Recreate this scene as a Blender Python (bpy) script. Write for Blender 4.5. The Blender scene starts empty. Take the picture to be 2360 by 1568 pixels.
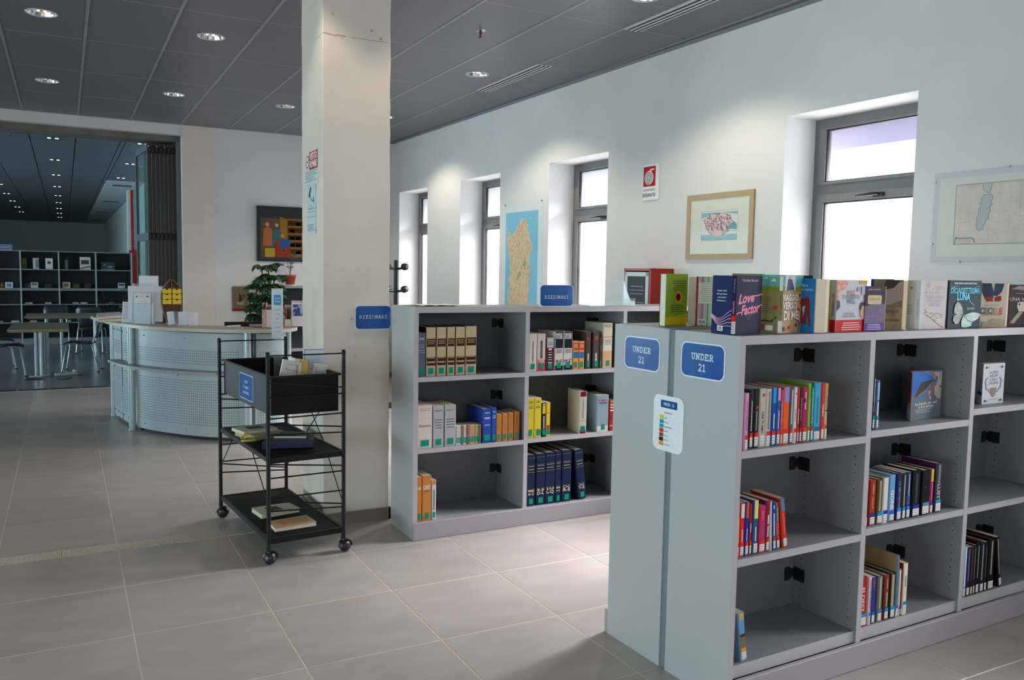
import bpy, bmesh, math, random
from mathutils import Vector, Matrix
random.seed(7)
sc = bpy.context.scene
col = sc.collection

# ------------------------------------------------------------------ camera, world, exposure, daylight
FL, YAW, PITCH, ROLL, CAMZ = 1926.882, .4917, -.0806, .0171, 1.58
_f = Vector((math.sin(YAW)*math.cos(PITCH), math.cos(YAW)*math.cos(PITCH), math.sin(PITCH)))
_r = Vector((math.cos(YAW), -math.sin(YAW), 0))
_u = _r.cross(_f)
CR = _r*math.cos(ROLL)+_u*math.sin(ROLL)
CU = -_r*math.sin(ROLL)+_u*math.cos(ROLL)
CF = _f
cd = bpy.data.cameras.new('camera'); cam = bpy.data.objects.new('camera', cd); col.objects.link(cam)
cd.sensor_fit = 'HORIZONTAL'; cd.sensor_width = 36.0; cd.lens = FL*36.0/2360.0
cd.clip_start = .05; cd.clip_end = 200
m = Matrix.Identity(4)
for i in range(3):
    m[i][0] = CR[i]; m[i][1] = CU[i]; m[i][2] = -CF[i]
m[2][3] = CAMZ
cam.matrix_world = m
sc.camera = cam

sc.view_settings.view_transform = 'Standard'
sc.view_settings.look = 'None'
sc.view_settings.gamma = 1.0
sc.view_settings.use_curve_mapping = False
sc.view_settings.exposure = 0.0
sc.cycles.use_denoising = True
sc.cycles.max_bounces = 10
sc.cycles.diffuse_bounces = 6
sc.cycles.glossy_bounces = 3
sc.cycles.transmission_bounces = 6
sc.cycles.transparent_max_bounces = 12
sc.cycles.caustics_reflective = False
sc.cycles.caustics_refractive = False
sc.cycles.sample_clamp_indirect = 6.0

w = bpy.data.worlds.new('overcast_sky'); sc.world = w; w.use_nodes = True
bg = w.node_tree.nodes['Background']
bg.inputs[0].default_value = (.93, .96, 1.0, 1); bg.inputs[1].default_value = 2.6

def area(name, loc, rot, sx, sy, power, color, spread=180):
    l = bpy.data.lights.new(name, 'AREA'); l.shape = 'RECTANGLE'; l.size = sx; l.size_y = sy
    l.energy = power; l.color = color; l.spread = math.radians(spread)
    o = bpy.data.objects.new(name, l); col.objects.link(o)
    o.location = loc; o.rotation_euler = rot
    return o
H = math.pi/2
# daylight entering through the window-wall windows (each lamp stands outside its window)
WIN = [(11.479, 10.480), (9.479, 8.467), (7.428, 6.419), (4.336, 3.329), (1.85, .84), (-.9, -1.9)]
WARM = (1.0, .955, .975); COOL = (.62, .93, 1.0)
for i, (ya, yb) in enumerate(WIN):
    yc = (ya+yb)/2
    area('daylight_through_window', (5.75, yc, 1.95), (0, H*1.0, 0), 2.6, 1.5, [60, 60, 70, 110, 80, 60][i], WARM, 160)
    o = area('added_sky_lamp_above_window', (9.6, yc+.35, 5.0), (0, 0, 0), 2.6, 2.6, [450, 520, 850, 1700, 650, 300][i], WARM, 120)  # raised soft lamp added to throw bright patches on the floor
    o.rotation_euler = (Vector((4.5, yc, 1.7))-o.location).to_track_quat('-Z', 'Y').to_euler()
# daylight from the glazed front on the other side of the hall, and an added fill lamp behind the camera
area('daylight_glazed_front', (-6.6, 1.9, 1.25), (0, -H, 0), 1.3, 6.6, 125, COOL, 130)
area('fill_behind_camera', (0.0, -4.2, 1.8), (H, 0, 0), 6.0, 2.2, 8, (.95, .95, 1.0))
# cool lamp added out of view to brighten the reading room beyond the opening
area('added_cool_lamp_reading_room', (-8.6, 17.5, 1.8), (0, -H, 0), 2.2, 9.0, 640, (.55, .88, 1.0))

# ------------------------------------------------------------------ pixel helpers (2360 x 1568)
def ray(x, y):
    return CR*((x-1180)/FL)+CU*(-(y-784)/FL)+CF
def onZ(x, y, z=0.):
    d = ray(x, y); t = (z-CAMZ)/d.z; return Vector((0, 0, CAMZ))+d*t
def onX(x, y, X):
    d = ray(x, y); t = X/d.x; return Vector((0, 0, CAMZ))+d*t
def onY(x, y, Y):
    d = ray(x, y); t = Y/d.y; return Vector((0, 0, CAMZ))+d*t

class Frame:
    """A local frame: origin on the floor, x along, y into the depth, z up."""
    def __init__(s, ox, oy, oz=0., rz=0.):
        s.M = Matrix.Translation((ox, oy, oz)) @ Matrix.Rotation(rz, 4, 'Z'); s.I = s.M.inverted()
        s.loc = (ox, oy, oz); s.rz = rz
    def px(s, x, y, v=0.):
        o = s.I @ Vector((0, 0, CAMZ)); d = s.I.to_3x3() @ ray(x, y); t = (v-o.y)/d.y
        return o+d*t
    def pxx(s, x, y, X=0.):
        o = s.I @ Vector((0, 0, CAMZ)); d = s.I.to_3x3() @ ray(x, y); t = (X-o.x)/d.x
        return o+d*t
    def pxz(s, x, y, z=0.):
        return s.I @ onZ(x, y, z)
    def w(s, x, y, z=0.): return s.M @ Vector((x, y, z))

# ------------------------------------------------------------------ materials
def lin(c):
    c = c/255.
    return c/12.92 if c <= .04045 else ((c+.055)/1.055)**2.4
def hexc(h):
    h = h.lstrip('#'); return tuple(lin(int(h[i:i+2], 16)) for i in (0, 2, 4))+(1.,)
_M = {}
def M(h, rough=.5, metal=0., var=.05, scale=18., bump=0., rnd=0., spec=.5):
    """Procedural paint: a base colour broken up by fine noise, optional relief."""
    key = (h, rough, metal, var, scale, bump, rnd, spec)
    if key in _M: return _M[key]
    mt = bpy.data.materials.new('paint_'+h.lstrip('#')); mt.use_nodes = True
    nt = mt.node_tree; b = nt.nodes['Principled BSDF']
    b.inputs['Roughness'].default_value = rough; b.inputs['Metallic'].default_value = metal
    b.inputs['Specular IOR Level'].default_value = spec
    c = hexc(h)
    tc = nt.nodes.new('ShaderNodeTexCoord'); nz = nt.nodes.new('ShaderNodeTexNoise')
    nz.inputs['Scale'].default_value = scale; nz.inputs['Detail'].default_value = 4
    nt.links.new(tc.outputs['Object'], nz.inputs['Vector'])
    mx = nt.nodes.new('ShaderNodeMix'); mx.data_type = 'RGBA'
    mx.inputs[6].default_value = tuple(max(0, v*(1-var)) for v in c[:3])+(1,)
    mx.inputs[7].default_value = tuple(min(1, v*(1+var)) for v in c[:3])+(1,)
    nt.links.new(nz.outputs['Fac'], mx.inputs[0])
    out = mx.outputs[2]
    if rnd:
        oi = nt.nodes.new('ShaderNodeObjectInfo'); mr = nt.nodes.new('ShaderNodeMapRange')
        mr.inputs[3].default_value = 1-rnd; mr.inputs[4].default_value = 1+rnd
        nt.links.new(oi.outputs['Random'], mr.inputs[0])
        hs = nt.nodes.new('ShaderNodeHueSaturation'); nt.links.new(out, hs.inputs['Color'])
        nt.links.new(mr.outputs[0], hs.inputs['Value']); out = hs.outputs[0]
    nt.links.new(out, b.inputs['Base Color'])
    if bump:
        bp = nt.nodes.new('ShaderNodeBump'); bp.inputs['Strength'].default_value = bump; bp.inputs['Distance'].default_value = .004
        n2 = nt.nodes.new('ShaderNodeTexNoise'); n2.inputs['Scale'].default_value = scale*6; n2.inputs['Detail'].default_value = 5
        nt.links.new(tc.outputs['Object'], n2.inputs['Vector'])
        nt.links.new(n2.outputs['Fac'], bp.inputs['Height']); nt.links.new(bp.outputs[0], b.inputs['Normal'])
    _M[key] = mt
    return mt
def ramp_mat(name, stops, scale=5., rough=.6, detail=6., stretch=(1, 1, 1), bump=0., kind='noise', rnd=0., spec=.5):
    mt = bpy.data.materials.new(name); mt.use_nodes = True; nt = mt.node_tree; b = nt.nodes['Principled BSDF']
    b.inputs['Roughness'].default_value = rough; b.inputs['Specular IOR Level'].default_value = spec
    tc = nt.nodes.new('ShaderNodeTexCoord'); mp = nt.nodes.new('ShaderNodeMapping'); mp.inputs['Scale'].default_value = stretch
    nt.links.new(tc.outputs['Object'], mp.inputs[0])
    if kind == 'noise':
        nz = nt.nodes.new('ShaderNodeTexNoise'); nz.inputs['Scale'].default_value = scale; nz.inputs['Detail'].default_value = detail; o = nz.outputs['Fac']
    else:
        nz = nt.nodes.new('ShaderNodeTexVoronoi'); nz.inputs['Scale'].default_value = scale; o = nz.outputs['Distance']
        if kind == 'cells': o = nz.outputs['Color']
    nt.links.new(mp.outputs[0], nz.inputs['Vector'])
    cr = nt.nodes.new('ShaderNodeValToRGB'); el = cr.color_ramp.elements
    el[0].position, el[0].color = stops[0][0], hexc(stops[0][1]); el[1].position, el[1].color = stops[-1][0], hexc(stops[-1][1])
    for p, h in stops[1:-1]:
        e = el.new(p); e.color = hexc(h)
    nt.links.new(o, cr.inputs[0]); out = cr.outputs[0]
    if rnd:
        oi = nt.nodes.new('ShaderNodeObjectInfo'); mr = nt.nodes.new('ShaderNodeMapRange')
        mr.inputs[3].default_value = 1-rnd; mr.inputs[4].default_value = 1+rnd
        nt.links.new(oi.outputs['Random'], mr.inputs[0])
        hs = nt.nodes.new('ShaderNodeHueSaturation'); nt.links.new(out, hs.inputs['Color'])
        nt.links.new(mr.outputs[0], hs.inputs['Value']); out = hs.outputs[0]
    nt.links.new(out, b.inputs['Base Color'])
    if bump:
        bp = nt.nodes.new('ShaderNodeBump'); bp.inputs['Strength'].default_value = bump; bp.inputs['Distance'].default_value = .004
        nt.links.new(o, bp.inputs['Height']); nt.links.new(bp.outputs[0], b.inputs['Normal'])
    return mt
def glass_mat(name, tint=(1, 1, 1), rough=0., alpha=.12, gl=.06):
    """Thin clear sheet: mostly transparent, a little gloss."""
    mt = bpy.data.materials.new(name); mt.use_nodes = True; nt = mt.node_tree
    for n in list(nt.nodes): nt.nodes.remove(n)
    o = nt.nodes.new('ShaderNodeOutputMaterial'); tr = nt.nodes.new('ShaderNodeBsdfTransparent'); tr.inputs[0].default_value = tint+(1,)
    g = nt.nodes.new('ShaderNodeBsdfPrincipled'); g.inputs['Base Color'].default_value = tint+(1,); g.inputs['Roughness'].default_value = max(rough, .03)
    mx = nt.nodes.new('ShaderNodeMixShader'); lw = nt.nodes.new('ShaderNodeLayerWeight'); lw.inputs[0].default_value = .3
    ma = nt.nodes.new('ShaderNodeMath'); ma.operation = 'MULTIPLY_ADD'; ma.inputs[1].default_value = gl*10; ma.inputs[2].default_value = alpha
    nt.links.new(lw.outputs['Fresnel'], ma.inputs[0]); nt.links.new(ma.outputs[0], mx.inputs[0])
    nt.links.new(tr.outputs[0], mx.inputs[1]); nt.links.new(g.outputs[0], mx.inputs[2]); nt.links.new(mx.outputs[0], o.inputs[0])
    return mt
def emit_mat(name, h, s):
    mt = bpy.data.materials.new(name); mt.use_nodes = True; b = mt.node_tree.nodes['Principled BSDF']
    b.inputs['Base Color'].default_value = hexc(h); b.inputs['Emission Color'].default_value = hexc(h); b.inputs['Emission Strength'].default_value = s
    return mt

# ------------------------------------------------------------------ mesh builder
class MB:
    def __init__(s): s.v = []; s.f = []; s.mi = []; s.mats = []; s.sm = []
    def _m(s, mat):
        if mat not in s.mats: s.mats.append(mat)
        return s.mats.index(mat)
    def add(s, vs, fs, mat, smooth=False):
        o = len(s.v); s.v += [tuple(p) for p in vs]; k = s._m(mat)
        for f in fs: s.f.append(tuple(i+o for i in f)); s.mi.append(k); s.sm.append(smooth)
        return s
    def box(s, x0, x1, y0, y1, z0, z1, mat, T=None):
        vs = [Vector((x, y, z)) for x in (x0, x1) for y in (y0, y1) for z in (z0, z1)]
        if T is not None: vs = [T @ v for v in vs]
        fs = [(0, 1, 3, 2), (4, 6, 7, 5), (0, 4, 5, 1), (2, 3, 7, 6), (0, 2, 6, 4), (1, 5, 7, 3)]
        return s.add(vs, fs, mat)
    def rbox(s, x0, x1, y0, y1, z0, z1, mat, r=.003, T=None):
        """box with chamfered vertical and horizontal edges"""
        bm = bmesh.new(); bmesh.ops.create_cube(bm, size=1)
        for v in bm.verts:
            v.co = Vector(((x0+x1)/2+v.co.x*(x1-x0), (y0+y1)/2+v.co.y*(y1-y0), (z0+z1)/2+v.co.z*(z1-z0)))
        bmesh.ops.bevel(bm, geom=bm.edges[:], offset=r, segments=1, affect='EDGES', profile=.5)
        bm.verts.ensure_lookup_table(); vs = [(T @ v.co if T is not None else v.co.copy()) for v in bm.verts]
        fs = [tuple(v.index for v in f.verts) for f in bm.faces]; bm.free()
        return s.add(vs, fs, mat)
    def tube(s, pts, r, mat, n=8, closed=False, caps=True, radii=None):
        pts = [Vector(p) for p in pts]; k = len(pts); rings = []; up = None
        for i, p in enumerate(pts):
            a = pts[(i-1) % k] if (i > 0 or closed) else p; b = pts[(i+1) % k] if (i < k-1 or closed) else p
            d = (b-a).normalized()
            if up is None:
                up = Vector((0, 0, 1)) if abs(d.z) < .9 else Vector((1, 0, 0))
            x = up.cross(d)
            if x.length < 1e-6: x = Vector((1, 0, 0)).cross(d)
            x.normalize(); y = d.cross(x); up = y
            rr = radii[i] if radii else r
            rings.append([p+x*math.cos(2*math.pi*j/n)*rr+y*math.sin(2*math.pi*j/n)*rr for j in range(n)])
        vs = [q for rg in rings for q in rg]; fs = []
        for i in range(k if closed else k-1):
            a = i*n; b = ((i+1) % k)*n
            for j in range(n): fs.append((a+j, a+(j+1) % n, b+(j+1) % n, b+j))
        s.add(vs, fs, mat, True)
        if caps and not closed:
            s.add(rings[0], [tuple(range(n-1, -1, -1))], mat); s.add(rings[-1], [tuple(range(n))], mat)
        return s
    def lathe(s, prof, mat, n=24, T=None, smooth=True):
        vs = []; fs = []
        for (r, z) in prof:
            for j in range(n):
                a = 2*math.pi*j/n; v = Vector((r*math.cos(a), r*math.sin(a), z)); vs.append(T @ v if T is not None else v)
        for i in range(len(prof)-1):
            for j in range(n):
                fs.append((i*n+j, i*n+(j+1) % n, (i+1)*n+(j+1) % n, (i+1)*n+j))
        return s.add(vs, fs, mat, smooth)
    def prism(s, poly, z0, z1, mat, T=None, side=None):
        """poly: 2-D outline extruded along z"""
        n = len(poly); vs = [Vector((p[0], p[1], z0)) for p in poly]+[Vector((p[0], p[1], z1)) for p in poly]
        if T is not None: vs = [T @ v for v in vs]
        s.add(vs, [tuple(range(n-1, -1, -1)), tuple(range(n, 2*n))], mat)
        s.add(vs, [(i, (i+1) % n, (i+1) % n+n, i+n) for i in range(n)], side or mat)
        return s
    def build(s, name, parent=None, loc=(0, 0, 0), rz=0., **kw):
        me = bpy.data.meshes.new(name); me.from_pydata(s.v, [], s.f); me.update()
        for mt in s.mats: me.materials.append(mt)
        me.polygons.foreach_set('material_index', s.mi); me.polygons.foreach_set('use_smooth', s.sm)
        bm = bmesh.new(); bm.from_mesh(me); bmesh.ops.recalc_face_normals(bm, faces=bm.faces[:]); bm.to_mesh(me); bm.free()
        o = bpy.data.objects.new(name, me); col.objects.link(o); o.parent = parent
        o.location = loc; o.rotation_euler = (0, 0, rz)
        for k, v in kw.items(): o[k] = v
        return o
def thing(name, label, cat, loc=(0, 0, 0), rz=0., group=None, rot=None):
    o = bpy.data.objects.new(name, None); col.objects.link(o); o.empty_display_size = .05
    o.location = loc; o.rotation_euler = rot if rot else (0, 0, rz); o['label'] = label; o['category'] = cat
    if group: o['group'] = group
    return o
def tag(o, label, cat, group=None):
    o['label'] = label; o['category'] = cat
    if group: o['group'] = group
    return o
def struct(o): o['kind'] = 'structure'; return o
def twin(o, parent=None, name=None, loc=None):
    c = o.copy(); col.objects.link(c); c.parent = parent
    if loc is not None: c.location = loc
    return c

# ------------------------------------------------------------------ flat print: shapes and lettering on a plane
class Art:
    """Print on a plane with origin O, axes U (reading direction) and V (up); layers stand proud by tenths of a millimetre."""
    def __init__(s, O, U, V, step=.00025):
        s.O = Vector(O); s.U = Vector(U).normalized(); s.V = Vector(V).normalized(); s.N = s.U.cross(s.V); s.mb = MB(); s.k = 0; s.step = step
    def P(s, u, v): return s.O+s.U*u+s.V*v+s.N*(s.step*(s.k+1))
    def poly(s, pts, h, rough=.45, up=True):
        if up: s.k += 1
        mt = h if not isinstance(h, str) else M(h, max(rough, .5), var=.04, spec=.12)
        s.mb.add([s.P(*p) for p in pts], [tuple(range(len(pts)))], mt); return s
    def rect(s, u0, u1, v0, v1, h, rough=.45, up=True): return s.poly([(u0, v0), (u1, v0), (u1, v1), (u0, v1)], h, rough, up)
    def rrect(s, u0, u1, v0, v1, r, h, rough=.35):
        pts = []
        for cx, cy, a0 in ((u1-r, v1-r, 0), (u0+r, v1-r, 90), (u0+r, v0+r, 180), (u1-r, v0+r, 270)):
            for q in range(7):
                a = math.radians(a0+q*15); pts.append((cx+r*math.cos(a), cy+r*math.sin(a)))
        return s.poly(pts, h, rough)
    def disc(s, cu, cv, r, h, n=20, ry=None, up=True):
        ry = ry or r
        return s.poly([(cu+r*math.cos(2*math.pi*i/n), cv+ry*math.sin(2*math.pi*i/n)) for i in range(n)], h, up=up)
    def line(s, pts, w, h, up=True):
        if up: s.k += 1
        mt = h if not isinstance(h, str) else M(h, .45, var=.04)
        for a, b in zip(pts[:-1], pts[1:]):
            d = Vector((b[0]-a[0], b[1]-a[1])); L = d.length
            if L < 1e-7: continue
            d /= L; n = Vector((-d.y, d.x))*w/2; e = d*w*.25
            q = [(a[0]-e.x+n.x, a[1]-e.y+n.y), (a[0]-e.x-n.x, a[1]-e.y-n.y), (b[0]+e.x-n.x, b[1]+e.y-n.y), (b[0]+e.x+n.x, b[1]+e.y+n.y)]
            s.mb.add([s.P(*p) for p in q], [(0, 1, 2, 3)], mt)
        return s
    def rows(s, u0, u1, v1, n, dv, w, h, seed=1, ragged=.25, center=False):
        """lines of small print, broken into words"""
        rg = random.Random(seed); s.k += 1
        for i in range(n):
            v = v1-i*dv; L = (u1-u0)*(1-ragged*rg.random()); a = u0+((u1-u0)-L)/2 if center else u0; e = a+L
            while a < e:
                b = min(e, a+w*rg.uniform(1.5, 6)); s.line([(a, v), (b, v)], w, h, up=False); a = b+w*.8
        return s
    def slab(s, txt, cu, cv, hgt, h, wd=.62, th=.15, adv=.8):
        """slab-serif capitals drawn with strokes, centred on (cu, cv)"""
        n = len(txt); a = hgt*adv; x0 = cu-(n-1)*a/2; s.k += 1
        for i, ch in enumerate(txt):
            for st in SLAB.get(ch, []):
                s.line([(x0+i*a+(p[0]-.5)*hgt*wd, cv+(p[1]-.5)*hgt) for p in st], hgt*th, h, up=False)
        return s
    def text(s, txt, cu, cv, hgt, h, rot=0., bold=0., width=None, align='CENTER', shear=0.):
        """lettering with the built-in font, centred on (cu, cv)"""
        vs, fs, w_, h_ = glyphs(txt, bold, shear); s.k += 1
        sy = hgt/.7; sx = sy if width is None else width/max(w_, 1e-6)
        mt = h if not isinstance(h, str) else M(h, .45, var=.04)
        c, sn = math.cos(rot), math.sin(rot); ox = -w_/2 if align == 'CENTER' else 0
        out = []
        for x, y in vs:
            X = (x+ox)*sx; Y = (y-.35)*sy; out.append(s.P(cu+X*c-Y*sn, cv+X*sn+Y*c))
        s.mb.add(out, fs, mt); return s
    def build(s, name, parent=None, **kw): return s.mb.build(name, parent, **kw)
def _arc(cx, cy, rx, ry, a0, a1, n=8): return [(cx+rx*math.cos(math.radians(a0+(a1-a0)*i/n)), cy+ry*math.sin(math.radians(a0+(a1-a0)*i/n))) for i in range(n+1)]
SLAB = {
 'D': [[(.18, 0), (.18, 1)], [(.0, 0), (.5, 0)]+_arc(.5, .5, .42, .5, -90, 90)+[(.0, 1)]],
 'I': [[(.5, 0), (.5, 1)], [(.12, 0), (.88, 0)], [(.12, 1), (.88, 1)]],
 'Z': [[(.1, .74), (.1, 1), (.88, 1), (.1, 0), (.9, 0), (.9, .28)]],
 'O': [_arc(.5, .5, .44, .5, 0, 360, 18)],
 'N': [[(.16, 0), (.16, 1), (.82, 0), (.82, 1)], [(-.02, 1), (.2, 1)], [(0, 0), (.34, 0)], [(.64, 1), (1, 1)]],
 'A': [[(.08, 0), (.44, 1), (.56, 1), (.92, 0)], [(.24, .33), (.76, .33)], [(-.04, 0), (.3, 0)], [(.7, 0), (1.04, 0)], [(.24, 1), (.5, 1)]],
 'R': [[(.18, 0), (.18, 1)], [(0, 1), (.5, 1)]+_arc(.5, .76, .34, .25, 90, -90)+[(.18, .5)], [(.5, .5), (.8, 0), (1, 0)], [(0, 0), (.4, 0)]],
 'U': [[(.16, 1), (.16, .35)]+_arc(.5, .35, .34, .35, 180, 360)+[(.84, 1)], [(0, 1), (.36, 1)], [(.64, 1), (1, 1)]],
 'E': [[(.18, 0), (.18, 1)], [(0, 1), (.88, 1), (.88, .74)], [(0, 0), (.92, 0), (.92, .28)], [(.18, .52), (.6, .52)]],
 'L': [[(.25, 0), (.25, 1)], [(.05, 1), (.45, 1)], [(.05, 0), (.92, 0), (.92, .3)]],
 'B': [[(.18, 0), (.18, 1)], [(0, 1), (.55, 1)]+_arc(.55, .77, .28, .23, 90, -90)+[(.18, .54)], [(.55, .54)]+_arc(.58, .27, .32, .27, 90, -90)+[(0, 0)]],
 'G': [_arc(.5, .5, .42, .5, 40, 320, 12)+[(.86, .42), (.5, .42)]],
 'C': [_arc(.5, .5, .42, .5, 42, 318, 12), [(.86, .72), (.86, 1)]],
 'T': [[(.5, 0), (.5, 1)], [(.05, .75), (.05, 1), (.95, 1), (.95, .75)], [(.3, 0), (.7, 0)]],
 '2': [_arc(.5, .7, .36, .3, 165, -35, 8)+[(.08, 0), (.9, 0), (.9, .16)]],
 '1': [[(.15, .82), (.5, 1), (.5, 0)], [(.12, 0), (.88, 0)]],
}
_G = {}
def glyphs(txt, bold=0., shear=0.):
    key = (txt, bold, shear)
    if key in _G: return _G[key]
    cu = bpy.data.curves.new('lettering', 'FONT'); cu.body = txt; cu.size = 1.0; cu.offset = bold; cu.shear = shear; cu.resolution_u = 2
    ob = bpy.data.objects.new('lettering', cu); me = ob.to_mesh()
    vs = [(v.co.x, v.co.y) for v in me.vertices]; fs = [tuple(p.vertices) for p in me.polygons]
    ob.to_mesh_clear(); bpy.data.objects.remove(ob); bpy.data.curves.remove(cu)
    x0 = min((v[0] for v in vs), default=0); x1 = max((v[0] for v in vs), default=1)
    _G[key] = ([(x-x0, y) for x, y in vs], fs, x1-x0, .7)
    return _G[key]
# ================================================================== THE SETTING
HC = 3.43
white = ramp_mat('wall_plaster', [(.3, '#d9dad9'), (.7, '#e2e3e2')], scale=1.4, rough=.85, bump=.02)
cream = ramp_mat('column_plaster', [(.25, '#cfc7bb'), (.75, '#dbd4c8')], scale=2.2, rough=.85, bump=.15)
tile_m = ramp_mat('porcelain_tile', [(.25, '#9a948f'), (.5, '#a49d97'), (.8, '#aea8a2')], scale=2.6, rough=.36, stretch=(1, 2.6, 1), rnd=.035)
grout = M('#d2c7ba', .7)
slabm = M('#77726d', .8)
ceil_m = M('#6e6d73', .42, var=.03, scale=60, rnd=.02)
tbar = M('#8f8f94', .4)
dark = M('#16171a', .6)
WF = Frame(4.567, 0, 0, .0257)          # window wall: local x points outdoors, y runs along the wall
def wpx(x, y, xl=0.):
    o = WF.I @ Vector((0, 0, CAMZ)); d = WF.I.to_3x3() @ ray(x, y); t = (xl-o.x)/d.x
    return o+d*t
def wallX(Y): return 4.265+(11.75-Y)*.0257

# --- floor
mb = MB(); mb.box(-9.5, 5.2, -4.6, 42, -.12, -.0012, grout)
floor = struct(mb.build('floor'))
FX, FY, TX, TY = .813, 3.819, .583, .618
ST0, ST1 = 5.035, 5.15
rows = []
q = -5
while True:
    a = FY+q*TY; b = a+TY
    if b > ST0: rows.append((a, ST0-.002)); break
    rows.append((a, b)); q += 1
y = ST1+.002
while y < 11.95: rows.append((y, min(y+TY, 12.02))); y += TY
_cache = {}
def floor_tile(x0, x1, y0, y1):
    g = .0025; key = (round(x1-x0, 3), round(y1-y0, 3))
    if key not in _cache:
        mb = MB(); W_, D_ = x1-x0-2*g, y1-y0-2*g; e = .0012
        vs = [(e, e, 0), (W_-e, e, 0), (W_-e, D_-e, 0), (e, D_-e, 0), (0, 0, -.0008), (W_, 0, -.0008), (W_, D_, -.0008), (0, D_, -.0008), (0, 0, -.0012), (W_, 0, -.0012), (W_, D_, -.0012), (0, D_, -.0012)]
        fs = [(0, 1, 2, 3)]+[(4+i, 4+(i+1) % 4, (i+1) % 4, i) for i in range(4)]+[(8+i, 8+(i+1) % 4, 4+(i+1) % 4, 4+i) for i in range(4)]
        mb.add(vs, fs, tile_m); _cache[key] = mb.build('tile', floor); o = _cache[key]
    else: o = twin(_cache[key], floor)
    o.location = (x0+g, y0+g, 0)
n = 0
rows_right = [(FY+q*TY, min(FY+(q+1)*TY, 12.02)) for q in range(-8, 14) if FY+q*TY < 12]
for i in range(-4, 7):
    for (a, b) in (rows if i < 1 else rows_right):
        x0, x1 = FX+i*TX, FX+(i+1)*TX
        if x1 > wallX((a+b)/2)-.01: x1 = wallX(b)-.006
        if x1-x0 < .02 or a < -1.1: continue
        floor_tile(x0, x1, a, b); n += 1
mb = MB()                                # tiles beyond those one can pick apart
def plain_tiles(mb, X0, X1, Y0, Y1, tx, ty, mat):
    x = X0
    while x < X1-.01:
        y = Y0; xe = min(x+tx, X1)
        while y < Y1-.01:
            ye = min(y+ty, Y1)
            mb.add([(x+.002, y+.002, 0), (xe-.002, y+.002, 0), (xe-.002, ye-.002, 0), (x+.002, ye-.002, 0)], [(0, 1, 2, 3)], mat); y = ye
        x = xe
plain_tiles(mb, -6.2, FX-4*TX, -4, 12.02, TX, TY, tile_m)
plain_tiles(mb, FX-4*TX, 4.6, -4, -1.2, TX, TY, tile_m)
mb.build('tiles_far_side', floor, kind='stuff')
far_floor_m = ramp_mat('reading_room_tile', [(.25, '#6a6d72'), (.5, '#74767b'), (.8, '#7e8085')], scale=1.5, rough=.3, stretch=(1, 2, 1))  # tiles darkened: the room's dim cool light is put into their colour
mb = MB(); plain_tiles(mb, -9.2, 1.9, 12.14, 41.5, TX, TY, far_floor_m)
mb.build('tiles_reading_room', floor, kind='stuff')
terr = ramp_mat('terrazzo', [(.1, '#6f6a60'), (.35, '#a49b8c'), (.7, '#c4bbaa')], scale=160, rough=.6, kind='voronoi')
mb = MB(); mb.box(-6.2, -.05, ST0, ST1, -.004, .003, terr); mb.box(-.046, 1.366, ST0, ST1, -.004, .003, terr)
struct(mb.build('trim_threshold'))
mb = MB(); mb.box(-6, 1.34, 12.03, 12.055, -.004, .004, dark); mb.box(-6, 1.34, 12.085, 12.11, -.004, .004, dark)
mb.box(-6, 1.34, 12.055, 12.085, -.004, .001, M('#5c5f63', .4, .8))
for i in range(12): mb.lathe([(0, .006), (.012, .006), (.012, .003)], M('#b0b0b0', .3, .9), 10, Matrix.Translation((-3+i*.35, 12.07, 0)))
struct(mb.build('trim_door_track'))

# --- ceiling
mb = MB(); mb.box(-9.5, 5.2, -4.6, 42, 3.62, 3.75, M('#55565a', .8)); ceiling = struct(mb.build('ceiling'))
CX, CY, UX, UY = 2.574, 5.308, .595, 1.293
LIGHTS = [(i, j) for i in (-5, -3, -1, 1) for j in (-1, 1, 3)]
_ct = {}
def ceil_tile(x0, x1, y0, y1, hole, xa=None):
    g = .006
    if xa is not None:
        mb = MB(); p = [(x0+g, y0+g), (xa[0]-.004, y0+g), (xa[1]-.004, y1-g), (x0+g, y1-g)]
        mb.prism(p, HC, HC+.012, ceil_m); return mb.build('ceiling_tile', ceiling)
    key = (round(x1-x0, 3), round(y1-y0, 3), hole)
    if key not in _ct:
        mb = MB(); W_, D_ = x1-x0-2*g, y1-y0-2*g
        if not hole: mb.box(0, W_, 0, D_, 0, .012, ceil_m)
        else:
            N = 32; cx, cy, r = W_/2, D_/2, .098; inn = []; out = []
            for k in range(N):
                a = 2*math.pi*k/N; c, s_ = math.cos(a), math.sin(a); inn.append((cx+r*c, cy+r*s_))
                t = min((W_/2)/max(abs(c), 1e-6), (D_/2)/max(abs(s_), 1e-6)); out.append((cx+t*c, cy+t*s_))
            # add true corners
            for cxn, cyn in ((W_, D_), (0, D_), (0, 0), (W_, 0)):
                k = min(range(N), key=lambda k: (out[k][0]-cxn)**2+(out[k][1]-cyn)**2); out[k] = (cxn, cyn)
            vs = [(x, y, 0) for x, y in inn]+[(x, y, 0) for x, y in out]+[(x, y, .012) for x, y in inn]+[(x, y, .012) for x, y in out]
            fs = []
            for k in range(N):
                l = (k+1) % N
                fs += [(k, l, N+l, N+k), (2*N+k, 2*N+l, 3*N+l, 3*N+k), (k, l, 2*N+l, 2*N+k), (N+k, N+l, 3*N+l, 3*N+k)]
            mb.add(vs, fs, ceil_m)
        _ct[key] = mb.build('ceiling_tile', ceiling); o = _ct[key]
    else: o = twin(_ct[key], ceiling)
    o.location = (x0+g, y0+g, HC)
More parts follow.
